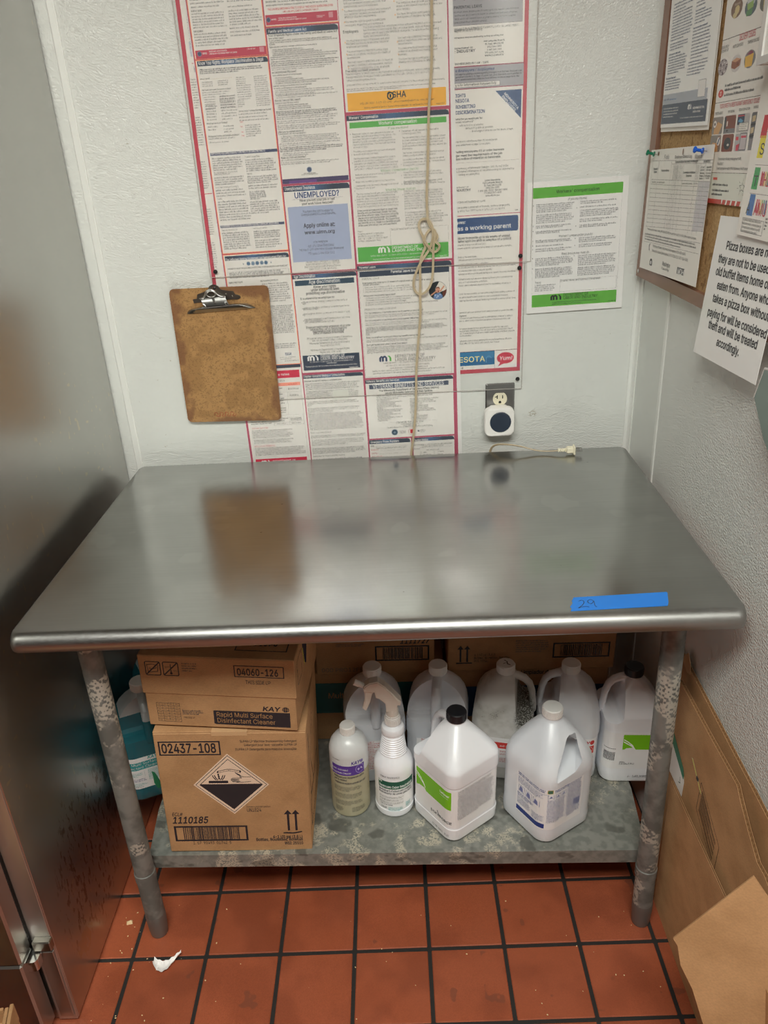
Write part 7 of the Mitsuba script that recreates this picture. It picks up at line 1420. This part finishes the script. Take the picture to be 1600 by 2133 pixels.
fb = thing('flattened_box', 'low flattened cardboard sheet standing on the floor, nearest to the table leg', 'flattened box')
board(fb, 'panel', [(-0.6320, 0.0), (-1.38, 0.0), (-1.38, 0.352), (-0.9231, 0.3535), (-0.6884, 0.3510), (-0.6320, 0.3500)], lambda y, z: 0.5245+0.0015*z/0.35, 0.004, 'cardboard')
# big loose flap in front at the right
fl = thing('cardboard_flap', 'large bright cardboard flap lying over the flattened boxes, nearest at lower right', 'cardboard sheet')
A3, B3, C3 = np.array([0.4047, -1.000, 0.3799]), np.array([0.5090, -1.005, 0.5210]), np.array([0.4455, -1.060, 0.2572])
U3 = (B3-A3); V3 = (C3-A3); N3 = np.cross(U3, V3); N3 /= np.linalg.norm(N3); N3 = N3 if N3[2] > 0 else -N3
def q3(o, th): a = np.array([A3 + U3*x + V3*y for x, y in o]); return loft([a - N3*th, a], True)
part(fl, 'panel', q3([(0, 0), (0.5, 0.0), (1.0, 0.0), (1.08, 0.35), (1.06, 0.9), (0.86, 1.6), (0.6, 1.6), (0.02, 1.45), (0.0, 0.98), (0.015, 0.6), (-0.02, 0.3), (0.02, 0.10)][::-1], 0.004), 'cardboard_tan')
part(fl, 'folded_edge', loft([np.array([A3+V3*0.22, A3+V3*0.6+U3*0.02, A3+V3*1.4, A3+V3*1.4-N3*0.08+U3*0.05, A3+V3*0.7-N3*0.06+U3*0.05, A3+V3*0.25-N3*0.012+U3*0.03]), np.array([A3+V3*0.22, A3+V3*0.6+U3*0.02, A3+V3*1.4, A3+V3*1.4-N3*0.08+U3*0.05, A3+V3*0.7-N3*0.06+U3*0.05, A3+V3*0.25-N3*0.012+U3*0.03])+np.array([0.004, 0, 0])], True), 'cardboard')
# cardboard box in the lower left corner of the picture
MBX = tr(-0.674, -1.0165, 0.0) @ rot(14, [0, 0, 1])
t = thing('cardboard_box', 'cardboard box at the lower left edge, in front of the cooler', 'cardboard box')
part(t, 'body', mv(bx(-0.30, 0, -0.28, 0, 0.0, 0.268, 0.002), MBX), 'cardboard_tan'); part(t, 'flap', mv(cat(bx(-0.004, 0.002, -0.27, -0.002, 0.260, 0.300, 0.001), bx(-0.012, -0.006, -0.27, -0.004, 0.260, 0.297, 0.001), bx(-0.29, -0.014, -0.008, -0.003, 0.260, 0.298, 0.001)), MBX), 'cardboard')
# ---------------------------------------------------------------- litter on the floor
sc_ = spline([(-0.5630, -0.7445, 0.014), (-0.5520, -0.7520, 0.005), (-0.5380, -0.7540, 0.004), (-0.5240, -0.7440, 0.006), (-0.5085, -0.7300, 0.014)], 26); V = []; F = []
for i, (x, y, z) in enumerate(sc_):
    w_ = 0.011*math.sin(math.pi*(0.10+0.84*i/25))+0.002; zz = 0.0035*math.sin(i*1.3)
    for j, (dy, dz) in enumerate(((w_, 0.006+zz*0.5), (w_*0.3, 0.0005), (-w_*0.4, 0.0015+abs(zz)), (-w_, 0.007-zz*0.4))): V.append((x+0.1*dy, y+dy, max(0.0008, z-0.004+dz)))
    if i:
        for j in range(3): a = 4*i-4+j; F += [[a, a+1, a+5], [a, a+5, a+4]]
single('paper_scrap', 'white curled paper scrap on the red tiles in front of the left leg', 'paper scrap', trimesh.Trimesh(V, F, process=False), 'scrap_paper', 50)
single('food_crumb', 'pale crumb on the tiles between the cooler and the left leg', 'crumb', mv(tm(m3.Manifold.hull_points(np.array([(0, 0, 0), (0.013, 0.002, 0), (0.010, 0.012, 0), (-0.003, 0.009, 0), (0.002, 0.003, 0.005), (0.009, 0.008, 0.006)]))), tr(-0.651, -0.650, 0.0002)), 'crumb')
q = random.Random(11); cr = []
for x, y in [(q.uniform(-0.66, 0.50), q.uniform(-0.98, -0.60)) for _ in range(60)] + [(q.uniform(-0.66, -0.58), q.uniform(-0.95, -0.62)) for _ in range(24)]:
    s = q.uniform(0.0006, 0.0017); cr.append(mv(bx(-s, s, -s*0.7, s*0.7, 0, s, s*0.2), tr(x, y, 0.0003) @ rot(q.uniform(0, 180), [0, 0, 1])))
single('floor_crumbs', 'tiny pale crumbs scattered over the red floor tiles', 'crumbs', cat(*cr), 'crumb', kind='stuff')
